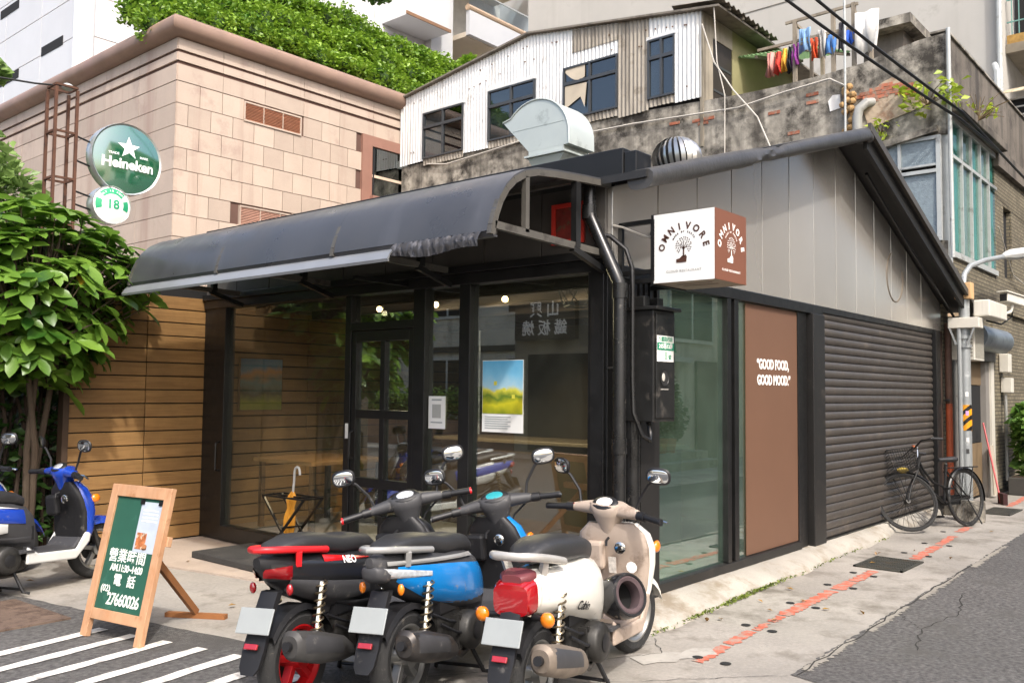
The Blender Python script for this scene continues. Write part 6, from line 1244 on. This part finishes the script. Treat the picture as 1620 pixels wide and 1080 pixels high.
def scooter(label, loc, heading, lean=-4., steer=0., P=None):
    t = thing('scooter', label, 'scooter', (loc[0], loc[1], 0), R(heading), 'parked scooters', world_parts=False); t.rotation_euler = (R(lean), 0, R(heading))
    sport = P.get('sport', True); rr = P.get('rw', .235); wb_ = 1.20; RX = -.12; HD = -.075
    B = P['body']; S = P['side']; D = m_pl; G = P.get('inner', m_pl)
    ax0 = Vector((.97, 0, .9)); axd = (Vector((.97, 0, .9)) - Vector((wb_, 0, rr))).normalized(); Ms = Matrix.Translation(ax0) @ Matrix.Rotation(R(steer), 4, axd) @ Matrix.Translation(-ax0)
    KX = .84 if sport else .70; REAR = ('rear_body', 'side_panel', 'lamp_cluster', 'chrome_strip', 'accent_stripe', 'grey_panel', 'seat', 'grab_rail', 'rail_foot', 'tail_lamp', 'tail_trim', 'indicator', 'indicator_stalk')
    def add(mb, name, mat, par=None, sm=True, bev=0., front=False, ang=45):
        if name in REAR: mb.v = [(x * KX if x < 0 else x, y, z) for x, y, z in mb.v]
        if front == 2: mb.xf(Ms @ Matrix.Translation((0, 0, HD)))
        elif front: mb.xf(Ms)
        return mb.build(name, mat, par or t, sm, bev, ang=ang)
    # wheels
    wheel(t, (RX, 0, rr), rr, .105, P['rim']); wheel(t, (wb_, 0, rr), rr, .095, P['rim'], Ms)
    # rear body
    if sport: secs = [(-.45, .735, .035, .025), (-.40, .715, .075, .05), (-.30, .69, .115, .085), (-.15, .65, .145, .12), (.05, .605, .165, .15), (.25, .56, .17, .17), (.42, .52, .155, .18), (.55, .47, .12, .18), (.60, .44, .10, .16)]
    else: secs = [(-.40, .625, .08, .06), (-.36, .622, .12, .09), (-.25, .615, .155, .105), (-.08, .60, .178, .12), (.12, .575, .185, .145), (.32, .545, .175, .175), (.46, .50, .15, .19), (.54, .46, .12, .19)]
    secs = [(x, zc, hw * (.60 + .28 * min(1, max(0, (x + .45) / .75))), hh) for x, zc, hw, hh in secs] if sport else [(x, zc, hw * (.74 + .14 * min(1, max(0, (x + .4) / .6))), hh) for x, zc, hw, hh in secs]
    body = add(loftx(secs, 2.5), 'rear_body', B if not sport else P.get('core', m_pl))
    if sport:
        for s in (-1, 1):
            if P.get('wedge'):
                add(patch_on(secs, s, -.30, .59, lambda u: .63 - .20 * u - .075 * math.sin(u * 3.0), lambda u: .70 - .06 * u - .05 * u * u, off=.012), 'side_panel', S)
                add(patch_on(secs, s, -.40, -.02, lambda u: .655 - .035 * u, lambda u: .705 - .06 * u, off=.018), 'lamp_cluster', m_clr)
                add(patch_on(secs, s, -.38, .42, lambda u: .715 - .06 * u, lambda u: .735 - .06 * u, off=.02, nz=2), 'chrome_strip', P['rail'])
            else:
                add(patch_on(secs, s, -.40, .50, lambda u: .645 - .12 * u, lambda u: .725 - .10 * u + .02 * math.sin(u * 3), off=.010), 'side_panel', S)
                add(patch_on(secs, s, -.02, .46, lambda u: .69 - .05 * u, lambda u: .725 - .085 * u, off=.016, nz=2), 'accent_stripe', P['side2'])
                add(patch_on(secs, s, -.28, .34, lambda u: .585 - .10 * u - .05 * math.sin(u * 3), lambda u: .64 - .10 * u, off=.016), 'grey_panel', P.get('mid', m_pl2))
            add(patch_on(secs, s, .02, .56, lambda u: .42 - .05 * u, lambda u: .50 - .07 * u - .02 * math.sin(3 * u), off=.006), 'lower_panel', P.get('low', m_pl2))
    else:
        for s in (-1, 1): add(patch_on(secs, s, -.30, .45, lambda u: .535 - .17 * u, lambda u: .70 - .03 * u, 2.5, .012), 'side_panel', S)
    if P.get('text'):
        tx = text_mesh(P['text'][0], P['text'][1], .0016, .0006); x0, z0, rot = P['text'][2:5]
        tx.xf(Matrix.Translation((x0, 0, z0)) @ Matrix.Rotation(R(rot), 4, 'Y') @ Matrix(((1, 0, 0, 0), (0, 0, -1, 0), (0, 1, 0, 0), (0, 0, 0, 1))))
        V = []
        for (x, y, z) in tx.v:
            u = min(.96, abs((z - interp(secs, x, 1)) / interp(secs, x, 3))); V.append((x, -(interp(secs, x, 2) * (1 - u ** 2.6) ** (1 / 2.6) + .0175) + y * .3, z))
        me = bpy.data.meshes.new('badge'); me.from_pydata(V, [], tx.f); me.update(); link('badge', me, P['text'][5], t, False)
    # seat
    if sport: ss = [(-.36, .775, .06, .02), (-.30, .785, .11, .035), (-.15, .79, .135, .05), (.02, .775, .14, .055), (.16, .745, .14, .06), (.32, .735, .13, .055), (.45, .715, .105, .05), (.53, .685, .07, .04)]
    else: ss = [(-.28, .775, .08, .025), (-.20, .785, .125, .05), (-.05, .79, .145, .065), (.12, .775, .15, .07), (.28, .76, .14, .065), (.40, .735, .115, .055), (.48, .705, .07, .04)]
    ss = [(x, zc, hw * (.74 + .12 * min(1, max(0, (x + .3) / .5))), hh) for x, zc, hw, hh in ss]
    seat = add(loftx(ss, 2.8), 'seat', P.get('seat', m_seat))
    # grab rail
    if sport: gp_ = [(.02, .155, .745), (-.15, .16, .765), (-.32, .135, .785), (-.43, .07, .795), (-.46, 0, .797), (-.43, -.07, .795), (-.32, -.135, .785), (-.15, -.16, .765), (.02, -.155, .745)]
    else: gp_ = [(.0, .165, .735), (-.15, .17, .76), (-.32, .155, .785), (-.44, .12, .80), (-.47, .08, .80), (-.47, 0, .80), (-.47, -.08, .80), (-.44, -.12, .80), (-.32, -.155, .785), (-.15, -.17, .76), (.0, -.165, .735)]
    gp_ = [(x, y * (.70 if sport else .76), z) for x, y, z in gp_]
    add(MB().tube(gp_, .017 if sport else .02, 9), 'grab_rail', P['rail'])
    for s in (-1, 1): add(MB().bar((-.22, s * .09, .70), (-.24, s * .108, .77), .03, .04), 'rail_foot', P['rail'], None, False)
    # tail lamp, indicators
    if sport:
        if P.get('vtail'):
            for s in (-1, 1): add(patch_on(secs, s, -.43, -.27, lambda u: .665 - .03 * u, lambda u: .705 + .0 * u, off=.016, nx=6, nz=4), 'tail_lamp', P['tail'])
        else: add(loftx([(-.45, .69, .035, .02), (-.44, .685, .05, .034), (-.40, .675, .066, .042), (-.36, .67, .072, .04)], 3), 'tail_lamp', P.get('tail', m_redl))
        for s in (-1, 1): add(MB().ell((-.33, s * .11, .60), (.018, .018, .028)), 'indicator', P.get('ind', m_redl))
    else:
        add(loftx([(-.455, .60, .07, .05), (-.45, .60, .09, .07), (-.41, .605, .10, .082), (-.34, .61, .105, .085)], 4), 'tail_lamp', m_redl)
        add(loftx([(-.43, .69, .05, .02), (-.38, .695, .08, .03), (-.30, .70, .085, .03)], 3), 'tail_trim', pbr('maroon trim', '#6b3438', .5))
        for s in (-1, 1):
            add(MB().tube([(-.36, s * .08, .52), (-.38, s * .14, .52)], .014, 8), 'indicator_stalk', m_pl); add(MB().ell((-.40, s * .17, .52), (.036, .036, .036)), 'indicator', m_orl)
    # rear mudguard, plate, reflector
    mgp = [(-.27, .59, .05, .02), (-.33, .49, .052, .016), (-.365, .42, .058, .012), (-.40, .35, .062, .010), (-.435, .275, .055, .008), (-.45, .245, .035, .008)]
    add(MB().rings([[(x - th_, -w_, z), (x - th_ * 1.4, 0, z), (x - th_, w_, z), (x + th_, w_, z), (x + th_, -w_, z)] for x, z, w_, th_ in mgp]), 'mudguard', m_pl, None, True, ang=30)
    pl2 = MB().cbox((0, 0, 0), (.008, .195, .12)); pl2.xf(Matrix.Translation((-.395, 0, .475)) @ Matrix.Rotation(R(24), 4, 'Y')); pp_ = add(pl2, 'number_plate', m_plate, None, False, .01)
    add(MB().cbox((0, 0, 0), (.012, .075, .026)).xf(Matrix.Translation((-.425, 0, .365)) @ Matrix.Rotation(R(28), 4, 'Y')), 'reflector', m_redl, None, False, .003)
    rs = []
    for k in range(9): a = R(20 + 125 * k / 8); rs.append([(RX + rr * 1.13 * math.cos(a), y, rr + rr * 1.13 * math.sin(a) + dz) for y, dz in ((-.065, -.03), (-.055, 0), (.055, 0), (.065, -.03))])
    add(MB().rings(rs, closed=False, cap=False), 'inner_fender', m_pl)
    # engine, drive case, exhaust, shocks
    add(lofty([(.06, .12, .27, .26, .075), (.10, .12, .27, .29, .095), (.16, .10, .265, .27, .085), (.18, .10, .265, .22, .06)], 3), 'drive_case', m_eng)
    add(MB().box(.12, -.09, .18, .52, .09, .42), 'engine_block', m_eng, None, False, .02)
    add(MB().lathe([(.05, -.19), (.085, -.185), (.10, -.17), (.10, -.10)], (.33, 0, .28), 'Y', 24), 'fan_cover', m_eng); add(MB().lathe([(.045, -.195), (.03, -.20)], (.33, 0, .28), 'Y', 16), 'fan_hub', m_pl)
    ex = loftx([(-.36, .36, .045, .05, -.17), (-.34, .36, .062, .07, -.17), (-.16, .31, .066, .078, -.17), (.04, .26, .055, .062, -.165), (.14, .225, .03, .035, -.15)], 2.4); mu = add(ex, 'muffler', P.get('exh', m_exh))
    add(MB().tube([(.12, -.15, .228), (.25, -.13, .17), (.42, -.08, .16), (.48, -.03, .22)], .017, 8), 'exhaust_pipe', m_exh); add(MB().tube([(-.365, -.17, .362), (-.39, -.17, .368)], .022, 12), 'exhaust_tip', m_pl)
    add(patch_on([(-.34, .36, .062, .07), (-.16, .31, .066, .078), (.04, .26, .055, .062)], -1, -.32, -.02, lambda u: .325 - .07 * u, lambda u: .415 - .09 * u, 2.4, .006, 8, 4).xf(Matrix.Translation((0, -.17, 0))), 'heat_shield', m_pl2)
    for s in ((-1, 1) if P.get('twin', True) else (1,)):
        hx = []; n = 90
        p0, p1 = Vector((-.12, s * .13, .30)), Vector((-.06, s * .135, .60))
        for k in range(n + 1): u = k / n; a = u * 2 * math.pi * 9; c_ = p0.lerp(p1, u); hx.append((c_.x + .026 * math.cos(a), c_.y + .026 * math.sin(a), c_.z))
        add(MB().tube(hx, .0055, 5), 'spring', m_spr); add(MB().tube([p0, p1], .014, 8), 'damper', m_chr)
    add(MB().box(.10, -.10, .40, .58, .10, .50), 'frame_core', m_pl, None, False); add(MB().tube([(.05, 0, .45), (.3, 0, .30), (.55, 0, .30)], .03, 8), 'frame_tube', m_pl)
    for k_, (y0_, z0_) in enumerate(((-.10, .42), (-.12, .36), (.08, .44), (-.06, .46))): add(MB().tube([(.02 + .05 * k_, y0_, z0_), (.15 + .03 * k_, y0_ * 1.25, z0_ - .06), (.32, y0_ * 1.1, z0_ - .10), (.46, y0_ * .7, z0_ - .02)], .009, 6), 'hose', m_pl)
    for k_ in range(6): add(MB().box(.22 + .032 * k_, -.135, .20, .234 + .032 * k_, -.09, .37), 'cooling_fin', m_eng, None, False)
    for s_ in (-1, 1): add(MB().box(.40, s_ * .15 - .05, .315, .52, s_ * .15 + .05, .335), 'pillion_peg', m_pl2, None, False, .004)
    add(MB().tube([(-.13, .17, .235), (-.13, -.12, .235)], .014, 8), 'rear_axle', m_chr)
    add(MB().tube([(.05, .19, .30), (.22, .21, .27), (.24, .23, .27)], .010, 6), 'kick_lever', m_chr)
    # stand
    for s in (-1, 1): add(MB().tube([(.42, s * .08, .20), (.46, s * .15, .03), (.50, s * .17, .018)], .012, 7), 'stand_leg', m_pl)
    add(MB().tube([(.46, -.15, .05), (.46, .15, .05)], .010, 6), 'stand_bar', m_pl)
    # floorboard and skirts
    add(MB().prism([(.50, .25), (.90, .25), (.97, .36), (.93, .37), (.87, .305), (.56, .305), (.50, .36)], 'Y', -.165, .165), 'floorboard', P.get('floor', m_pl2), None, False, .012)
    for s in (-1, 1): add(MB().prism([(.46, .23), (.88, .21), (1.0, .33), (1.02, .42), (.96, .40), (.88, .285), (.56, .30), (.47, .36)], 'Y', s * .166, s * .19), 'skirt', P['skirt'], None, False, .012)
    # leg shield
    fs = [(.30, .985, .045, .165), (.42, 1.005, .06, .20), (.56, 1.01, .075, .225 if not sport else .205), (.66, .99, .085, .235 if not sport else .20), (.74, .965, .075, .215 if not sport else .165), (.80, .945, .05, .15 if not sport else .10)]
    add(loftz(fs, 2.6), 'front_shield', P['shield'])
    ins = [(z, x - .028, hx * .75, hy * .93) for (z, x, hx, hy) in fs]; ins[0] = (.34, .965, .03, .15)
    add(loftz(ins, 3.2), 'inner_shield', G)
    add(MB().lathe([(.034, 0), (.034, .012), (.028, .016)], (0, 0, 0), 'X', 20).xf(Matrix.Translation((.862, -.075, .67)) @ Matrix.Rotation(math.pi, 4, 'Z')), 'ignition_lock', m_chr); add(MB().lathe([(.012, .0), (.012, .02)], (0, 0, 0), 'X', 12).xf(Matrix.Translation((.862, -.075, .67)) @ Matrix.Rotation(math.pi, 4, 'Z')), 'keyhole', m_pl)
    add(MB().cbox((.88, .09, .62), (.06, .12, .16), ry=-.1), 'cubby', G, None, False, .02); add(MB().tube([(.87, .0, .72), (.835, 0, .71), (.83, 0, .68)], .008, 6), 'bag_hook', m_pl)
    if sport: add(loftz([(.55, 1.10, .02, .03), (.66, 1.09, .03, .10), (.74, 1.05, .03, .09), (.80, 1.01, .02, .04)], 2.2), 'headlight', m_clr)
    for s in (-1, 1): add(MB().ell((1.05, s * (.19 if sport else .225), .66), (.04, .02, .035)), 'front_indicator', m_orl)
    # fork and front fender (steered)
    for s in (-1, 1): add(MB().tube([(1.03, s * .06, .70), (wb_, s * .075, rr)], .02, 9), 'fork', m_eng, front=True)
    rs = []
    for k in range(11):
        a = R(15 + 150 * k / 10); r2 = rr * 1.12; rs.append([(wb_ + r2 * math.cos(a), y, rr + r2 * math.sin(a) + dz) for y, dz in ((-.075, -.05), (-.066, -.012), (-.03, .006), (.03, .006), (.066, -.012), (.075, -.05))])
    add(MB().rings(rs, closed=False, cap=False), 'front_fender', P['shield'], front=True)
    # headset
    hz = P.get('hz', 0.)
    add(loftz([(.80, .935, .05, .05), (.86, .925, .06, .062), (.91, .915, .075, .085), (.95, .91, .085, .115), (.985, .915, .075, .12), (1.0, .92, .05, .09)], 2.4), 'headset_cover', P['head'], front=2)
    add(lofty([(-.235, .885, .945, .022, .022), (-.18, .90, .95, .036, .032), (-.09, .915, .955, .06, .042), (0, .925, .955, .085, .045), (.09, .915, .955, .06, .042), (.18, .90, .95, .036, .032), (.235, .885, .945, .022, .022)]), 'bar_cover', P['head'], front=2)
    dsh = MB(); dsh.lathe([(.001, .012), (.05, .010), (.062, .004), (.066, -.004)], n=28); dsh.xf(Matrix.Translation((.872, 0, .992)) @ Matrix.Rotation(R(-38), 4, 'Y') @ Matrix.Diagonal((.85, 1.3, 1, 1))); ds = add(dsh, 'dashboard', m_pl, front=2)
    d2_ = MB(); d2_.lathe([(.001, .0145), (.036, .0135), (.04, .011)], n=24); d2_.xf(Matrix.Translation((.872, 0, .992)) @ Matrix.Rotation(R(-38), 4, 'Y') @ Matrix.Diagonal((.85, 1.3, 1, 1))); add(d2_, 'dial', P.get('dial', m_clr), ds, front=2)
    for s in (-1, 1):
        add(MB().tube([(.883, s * .22, .945), (.875, s * .268, .943)], .027, 12), 'switch_pod', m_pl, front=2)
        add(MB().tube([(.876, s * .265, .943), (.845, s * .385, .935)], [.019, .020], 12), 'grip', P.get('grip', m_pl), front=2)
        add(MB().lathe([(.02, 0), (.02, .012)], n=12).xf(Matrix.Translation((.843, s * .392, .934)) @ Matrix.Rotation(R(90) * s, 4, 'X')), 'bar_end', P.get('barend', m_pl), front=2)
        add(MB().tube([(.91, s * .24, .945), (.93, s * .28, .94), (.895, s * .40, .928)], .007, 6), 'brake_lever', m_chr if not sport else P.get('lever', m_chr), front=2)
        msx = P.get('mx', 1.)
        add(MB().tube([(.905, s * .19, .97), (.915, s * .21, 1.04), (.90, s * .27, 1.125), (.895, s * .30, 1.145)], .0085, 7), 'mirror_stem', m_pl, front=2)
        Mm = Matrix.Translation((.89, s * .335, 1.175)) @ Matrix.Rotation(R(P.get('mrz', 14) * -s + P.get('mrot', 0)), 4, 'Z') @ Matrix.Rotation(R(P.get('mtilt', -8)), 4, 'Y')
        mh = MB(); mh.rings([sel(0, 0, a * 1.0, b, 2.7, 20, lambda y, z, x=x: (x, y, z)) for x, a, b in ((-.004, .066, .044), (.004, .072, .050), (.024, .056, .036), (.034, .02, .014))]); mh.xf(Mm); mo = add(mh, 'mirror', P.get('mir', m_pl), front=2)
        mg = MB(); mg.rings([sel(0, 0, a, b, 2.7, 20, lambda y, z, x=x: (x, y, z)) for x, a, b in ((-.0065, .056, .034), (-.0045, .060, .038))]); mg.xf(Mm); add(mg, 'mirror_glass', m_mir, mo, front=2)
    for s in (-1, 1):
        add(MB().tube([(.90, s * .25, .95), (.965, s * .20, .93), (.985, s * .10, .86), (.97, s * .05, .78)], .006, 6), 'brake_cable', m_pl, front=2)
        add(MB().box(.868, s * .225 - .012, .955, .886, s * .225 + .012, .968), 'switch', m_chr if s < 0 else m_redl, None, False, front=2)
    if P.get('sticker'):
        add(MB().lathe([(.001, 0), (.033, 0), (.033, .002)], n=9).xf(Matrix.Translation((.885, -.13, .56)) @ Matrix.Rotation(R(-96), 4, 'Y')), 'sticker', m_white, None, False)
        add(MB().cbox((.868, -.02, .57), (.004, .045, .09), ry=-.05), 'warning_label', pbr('label grey', '#b9b2a8', .6, var=.3, vs=60), None, False)
    return t
blk = paint('black', '#202022', .3); redp = paint('red', '#c01d20'); bluep = paint('metallic blue', '#1577bd', .2); whitep = paint('pearl white', '#dedbd2', .3, .2); grey = paint('silver grey', '#8e8e8c', .35); dbl = paint('deep blue', '#1d3fa0', .25); pal = paint('pale grey', '#c9cac6', .3)
dirtyw = pbr('dusty taupe plastic', '#a8988a', .6, var=.10, vs=8, dirt=('#7d6d5f', .35, 7.)); m_redr = pbr('red anodised', '#cf2026', .4, var=.05)
redrim = pbr('red wheel paint', '#b3161b', .35, .2, var=.1, vs=10); grim = pbr('grey alloy', '#8f8f8c', .35, .7, var=.1, vs=10)
scooter('black and red scooter with red grab rail and red wheels in front of the door', (-2.239, .281), 16, -3, 34, dict(body=blk, core=m_pl, side=blk, side2=redp, low=m_pl2, vtail=1, tail=pbr('dark red lens', '#7d1016', .15, coat=1.), shield=blk, inner=m_pl, head=m_pl2, rail=m_redr, rim=redrim, skirt=blk, barend=m_redr, text=('NEO', .05, .17, .672, 7, m_white), exh=pbr('matte muffler', '#3f3e3d', .6, .2, var=.2, vs=10)))
scooter('bright blue and black scooter parked between the red and the white one', (-1.875, -.103), 15, -3, 28, dict(body=blk, core=m_pl2, wedge=True, tail=m_pl2, side=bluep, side2=bluep, low=m_pl2, shield=bluep, inner=m_pl, head=m_pl2, rail=grey, rim=grim, skirt=m_pl2, dial=pbr('teal dial', '#2f8a92', .2), ind=m_orl, mrot=-6))
scooter('old white scooter with dusty taupe headset and black seat nearest the alley', (-1.607, -.718), 12, -2, -12, dict(sport=False, rw=.225, body=whitep, side=whitep, side2=whitep, shield=whitep, inner=dirtyw, head=dirtyw, rail=pbr('dull silver rail', '#b9b6b0', .4, .4), rim=grim, skirt=dirtyw, floor=dirtyw, sticker=1, text=('Cabin', .06, .14, .50, 12, m_pl), dial=m_white, exh=pbr('tan muffler', '#7d7266', .6, .4, var=.25, vs=12)))
scooter('deep blue and silver scooter in front of the leafy tree', (-2.80, 3.66), 14, -3, -10, dict(body=dbl, core=m_pl2, side=dbl, side2=m_white, mid=pal, low=m_pl2, shield=dbl, inner=m_pl, head=dbl, rail=pal, rim=grim, skirt=pal))
scooter('silver and navy scooter half hidden at the left edge behind the blue one', (-3.2, 4.35), 12, -3, 10, dict(body=grey, core=m_pl2, side=grey, side2=grey, low=m_pl2, shield=dbl, inner=pal, head=grey, rail=pal, rim=grim, skirt=pal))
# sub-details on the blue and white scooters
hm = thing('helmet', 'black open helmet with pink lining hung on the white scooter', 'helmet', (-1.12, -.86, .4))
HM = Matrix.Translation((-1.03, -.77, .47)) @ Matrix.Rotation(R(8), 4, 'Z') @ Matrix.Rotation(R(70), 4, 'X') @ Matrix.Rotation(R(-20), 4, 'Y') @ Matrix.Scale(.92, 4)
mb = MB(); mb.lathe([(.002, -.13), (.06, -.12), (.10, -.09), (.125, -.04), (.132, .02), (.128, .07), (.122, .085), (.108, .085)], n=32, cap=False); mb.xf(HM); mb.build('shell', pbr('black helmet shell', '#1c1c1e', .25, coat=.6), hm)
mb = MB(); mb.lathe([(.110, .086), (.098, .09), (.080, .082), (.074, .05), (.085, .0)], n=28, cap=False); mb.xf(HM); mb.build('lining', pbr('dull lining', '#4a3c3e', .9, var=.2, vs=20), hm)
mb = MB(); mb.lathe([(.088, .04), (.085, -.03), (.06, -.08), (.005, -.10)], n=24, cap=False); mb.xf(HM); mb.build('inner_shell', m_hole, hm)
mb = MB(); mb.tube([(.115 * math.cos(a), .115 * math.sin(a), .088) for a in np.linspace(0, 2 * math.pi, 33)[:-1]], .009, 6, loop=True); mb.xf(HM); mb.build('rim_trim', m_pl, hm)
# ================================================================ BICYCLE
m_bk = pbr('black bicycle enamel', '#191919', .4, var=.15, vs=10, dirt=('#4a3b30', .25, 14.))
bi = thing('bicycle', 'old black city bicycle with wire basket leaning by the roller shutter', 'bicycle', (6.71, -.62, 0), 0, world_parts=False)
bi.rotation_euler = (R(6), 0, math.atan2(.37, -1.03))
def bwheel(c, M, r=.325):
    ty = MB().tube([(c[0] + r * math.cos(a), c[1], c[2] + r * math.sin(a)) for a in np.linspace(0, 2 * math.pi, 41)[:-1]], .018, 8, loop=True).xf(M).build('wheel', m_tyre, bi)
    MB().tube([(c[0] + (r - .022) * math.cos(a), c[1], c[2] + (r - .022) * math.sin(a)) for a in np.linspace(0, 2 * math.pi, 41)[:-1]], .011, 6, loop=True).xf(M).build('rim', m_eng, ty)
    sp = MB()
    for k in range(28):
        a = 2 * math.pi * k / 28; sp.tube([(c[0] + .02 * math.cos(a + 1.2), c[1] + (.03 if k % 2 else -.03), c[2] + .02 * math.sin(a + 1.2)), (c[0] + (r - .03) * math.cos(a), c[1], c[2] + (r - .03) * math.sin(a))], .0022, 4)
    sp.xf(M).build('spokes', m_eng, ty)['kind'] = 'stuff'
    MB().lathe([(.025, -.045), (.025, .045)], c, 'Y', 12).xf(M).build('hub', m_eng, ty)
I4 = Matrix.Identity(4); hx0 = Vector((.80, 0, .82)); hd = (Vector((.80, 0, .82)) - Vector((1.08, 0, .33))).normalized()
MF = Matrix.Translation(hx0) @ Matrix.Rotation(R(-36), 4, hd) @ Matrix.Translation(-hx0)
bwheel((0, 0, .343), I4); bwheel((1.08, 0, .343), MF)
def bp_(pts, r, name, M=None, mat=None):
    mb = MB().tube(pts, r, 8)
    if M is not None: mb.xf(M)
    return mb.build(name, mat or m_bk, bi)
bp_([(.42, 0, .30), (.36, 0, .52), (.30, 0, .74)], .017, 'seat_tube'); bp_([(.42, 0, .30), (.60, 0, .42), (.76, 0, .66), (.82, 0, .74)], .018, 'down_tube'); bp_([(.37, 0, .48), (.58, 0, .54), (.74, 0, .70), (.80, 0, .80)], .015, 'top_tube'); bp_([(.84, 0, .70), (.78, 0, .86)], .02, 'head_tube')
for s in (-1, 1):
    bp_([(.42, s * .02, .30), (.02, s * .05, .343)], .010, 'chain_stay'); bp_([(.33, s * .02, .66), (.02, s * .05, .343)], .009, 'seat_stay'); bp_([(.86, s * .04, .68), (1.0, s * .05, .50), (1.08, s * .05, .343)], .011, 'fork_blade', MF)
bp_([(.80, 0, .84), (.77, 0, .96)], .012, 'stem', MF, m_chr)
bp_([(.62, -.27, .95), (.70, -.26, .97), (.78, -.18, .985), (.80, 0, .96), (.78, .18, .985), (.70, .26, .97), (.62, .27, .95)], .011, 'handlebar', MF)
for s in (-1, 1): bp_([(.58, s * .27, .945), (.69, s * .262, .97)], .016, 'grip', MF, m_pl)
MB().lathe([(.028, .0), (.03, .02), (.015, .035)], (.76, -.12, .99), 'Z', 14).xf(MF).build('bell', pbr('copper bell', '#a8603f', .35, .7), bi)
MB().rings([sel(0, .80, a, b, 2.4, 14, lambda y, z, x=x: (x, y, z)) for x, a, b in ((.16, .06, .03), (.20, .10, .035), (.28, .09, .03), (.36, .045, .025), (.44, .02, .02))]).build('saddle', m_seat, bi)
bp_([(.30, 0, .74), (.295, 0, .785)], .013, 'seat_post', None, m_chr)
for s in (-1, 1): bp_([(.28, s * .05, .70), (-.22, s * .06, .70), (-.26, 0, .70)], .007, 'rack_rail'); bp_([(-.12, s * .06, .70), (0, s * .055, .343)], .006, 'rack_stay')
for x in (-.2, -.1, 0, .1): bp_([(x, -.055, .70), (x, .055, .70)], .005, 'rack_cross')
for c, M, a0, a1 in (((0, 0, .343), I4, 10, 190), ((1.08, 0, .343), MF, 25, 150)):
    rs = []
    for k in range(17): a = R(a0 + (a1 - a0) * k / 16); rs.append([(c[0] + (.36 + dr) * math.cos(a), y, c[2] + (.36 + dr) * math.sin(a)) for y, dr in ((-.03, -.012), (-.018, 0), (.018, 0), (.03, -.012))])
    MB().rings(rs, closed=False, cap=False).xf(M).build('mudguard', m_bk, bi)
MB().lathe([(.085, -.052), (.085, -.046)], (.42, 0, .30), 'Y', 24).build('chainring', m_eng, bi); MB().box(.02, -.062, .26, .44, -.05, .38).build('chain_case', m_bk, bi, False, bevel=.02)
bp_([(.42, -.07, .30), (.36, -.075, .14)], .009, 'crank', None, m_eng); bp_([(.42, .07, .30), (.48, .075, .46)], .009, 'crank', None, m_eng); MB().box(.32, -.16, .12, .41, -.08, .145).build('pedal', m_pl, bi, False); MB().box(.44, .08, .455, .53, .16, .48).build('pedal', m_pl, bi, False)
bp_([(.05, .06, .33), (-.02, .16, .03)], .008, 'kickstand')
# basket: wire mesh
bs_ = MB(); X0b, X1b, Wb, Z0b, Z1b = .90, 1.18, .16, .68, .92
for k in range(9): z = Z0b + (Z1b - Z0b) * k / 8; e = .03 * (z - Z0b) / .24; bs_.tube([(X0b, -Wb - e, z), (X1b + e, -Wb - e, z), (X1b + e, Wb + e, z), (X0b, Wb + e, z)], .0028 if k < 8 else .007, 4, loop=True)
for k in range(13): y = -Wb + 2 * Wb * k / 12; bs_.tube([(X0b, y, Z0b), (X0b, y * 1.15, Z1b)], .0022, 4); bs_.tube([(X1b, y, Z0b), (X1b + .03, y * 1.15, Z1b)], .0022, 4); bs_.tube([(X0b, y, Z0b), (X1b, y, Z0b)], .0022, 4)
for k in range(11):
    x = X0b + (X1b - X0b) * k / 10
    for s in (-1, 1): bs_.tube([(x, s * Wb, Z0b), (x + .02, s * (Wb + .03), Z1b)], .0022, 4)
bsk = bs_.xf(MF).build('wire_basket', m_bk, bi)
for s in (-1, 1): bp_([(1.12, s * .10, .68), (1.08, s * .055, .343)], .005, 'basket_stay', MF)
bh = tag(MB().ell((0, 0, 0), (.10, .05, .035), 12, 8).xf(bi.matrix_basis @ MF @ Matrix.Translation((1.02, .0, .71)) @ Matrix.Rotation(.6, 4, 'Z')).build('cloth_bundle', pbr('yellow green cloth', '#a8923f', .9, var=.35, vs=25)), 'yellowish cloth bundle lying in the bicycle basket', 'cloth')
# scattered dry leaves on the pavement
q = random.Random(77)
cl = [(q.uniform(-.1, 8), q.uniform(-1.25, -.3), .012) for _ in range(16)] + [(q.uniform(-2.2, -.8), q.uniform(1.5, 4.8), .022) for _ in range(12)]
for k, c_ in enumerate(cl): pass
ll = link('leaf_litter', leafcards(len(cl), cl, .06, 13, up=.92, aspect=.5), leaf_mat('dry leaf', '#7a5a30', '#a8823f', .2), None, False); tag(ll, 'a few dry fallen leaves scattered on the pavement', 'leaves', kind='stuff')
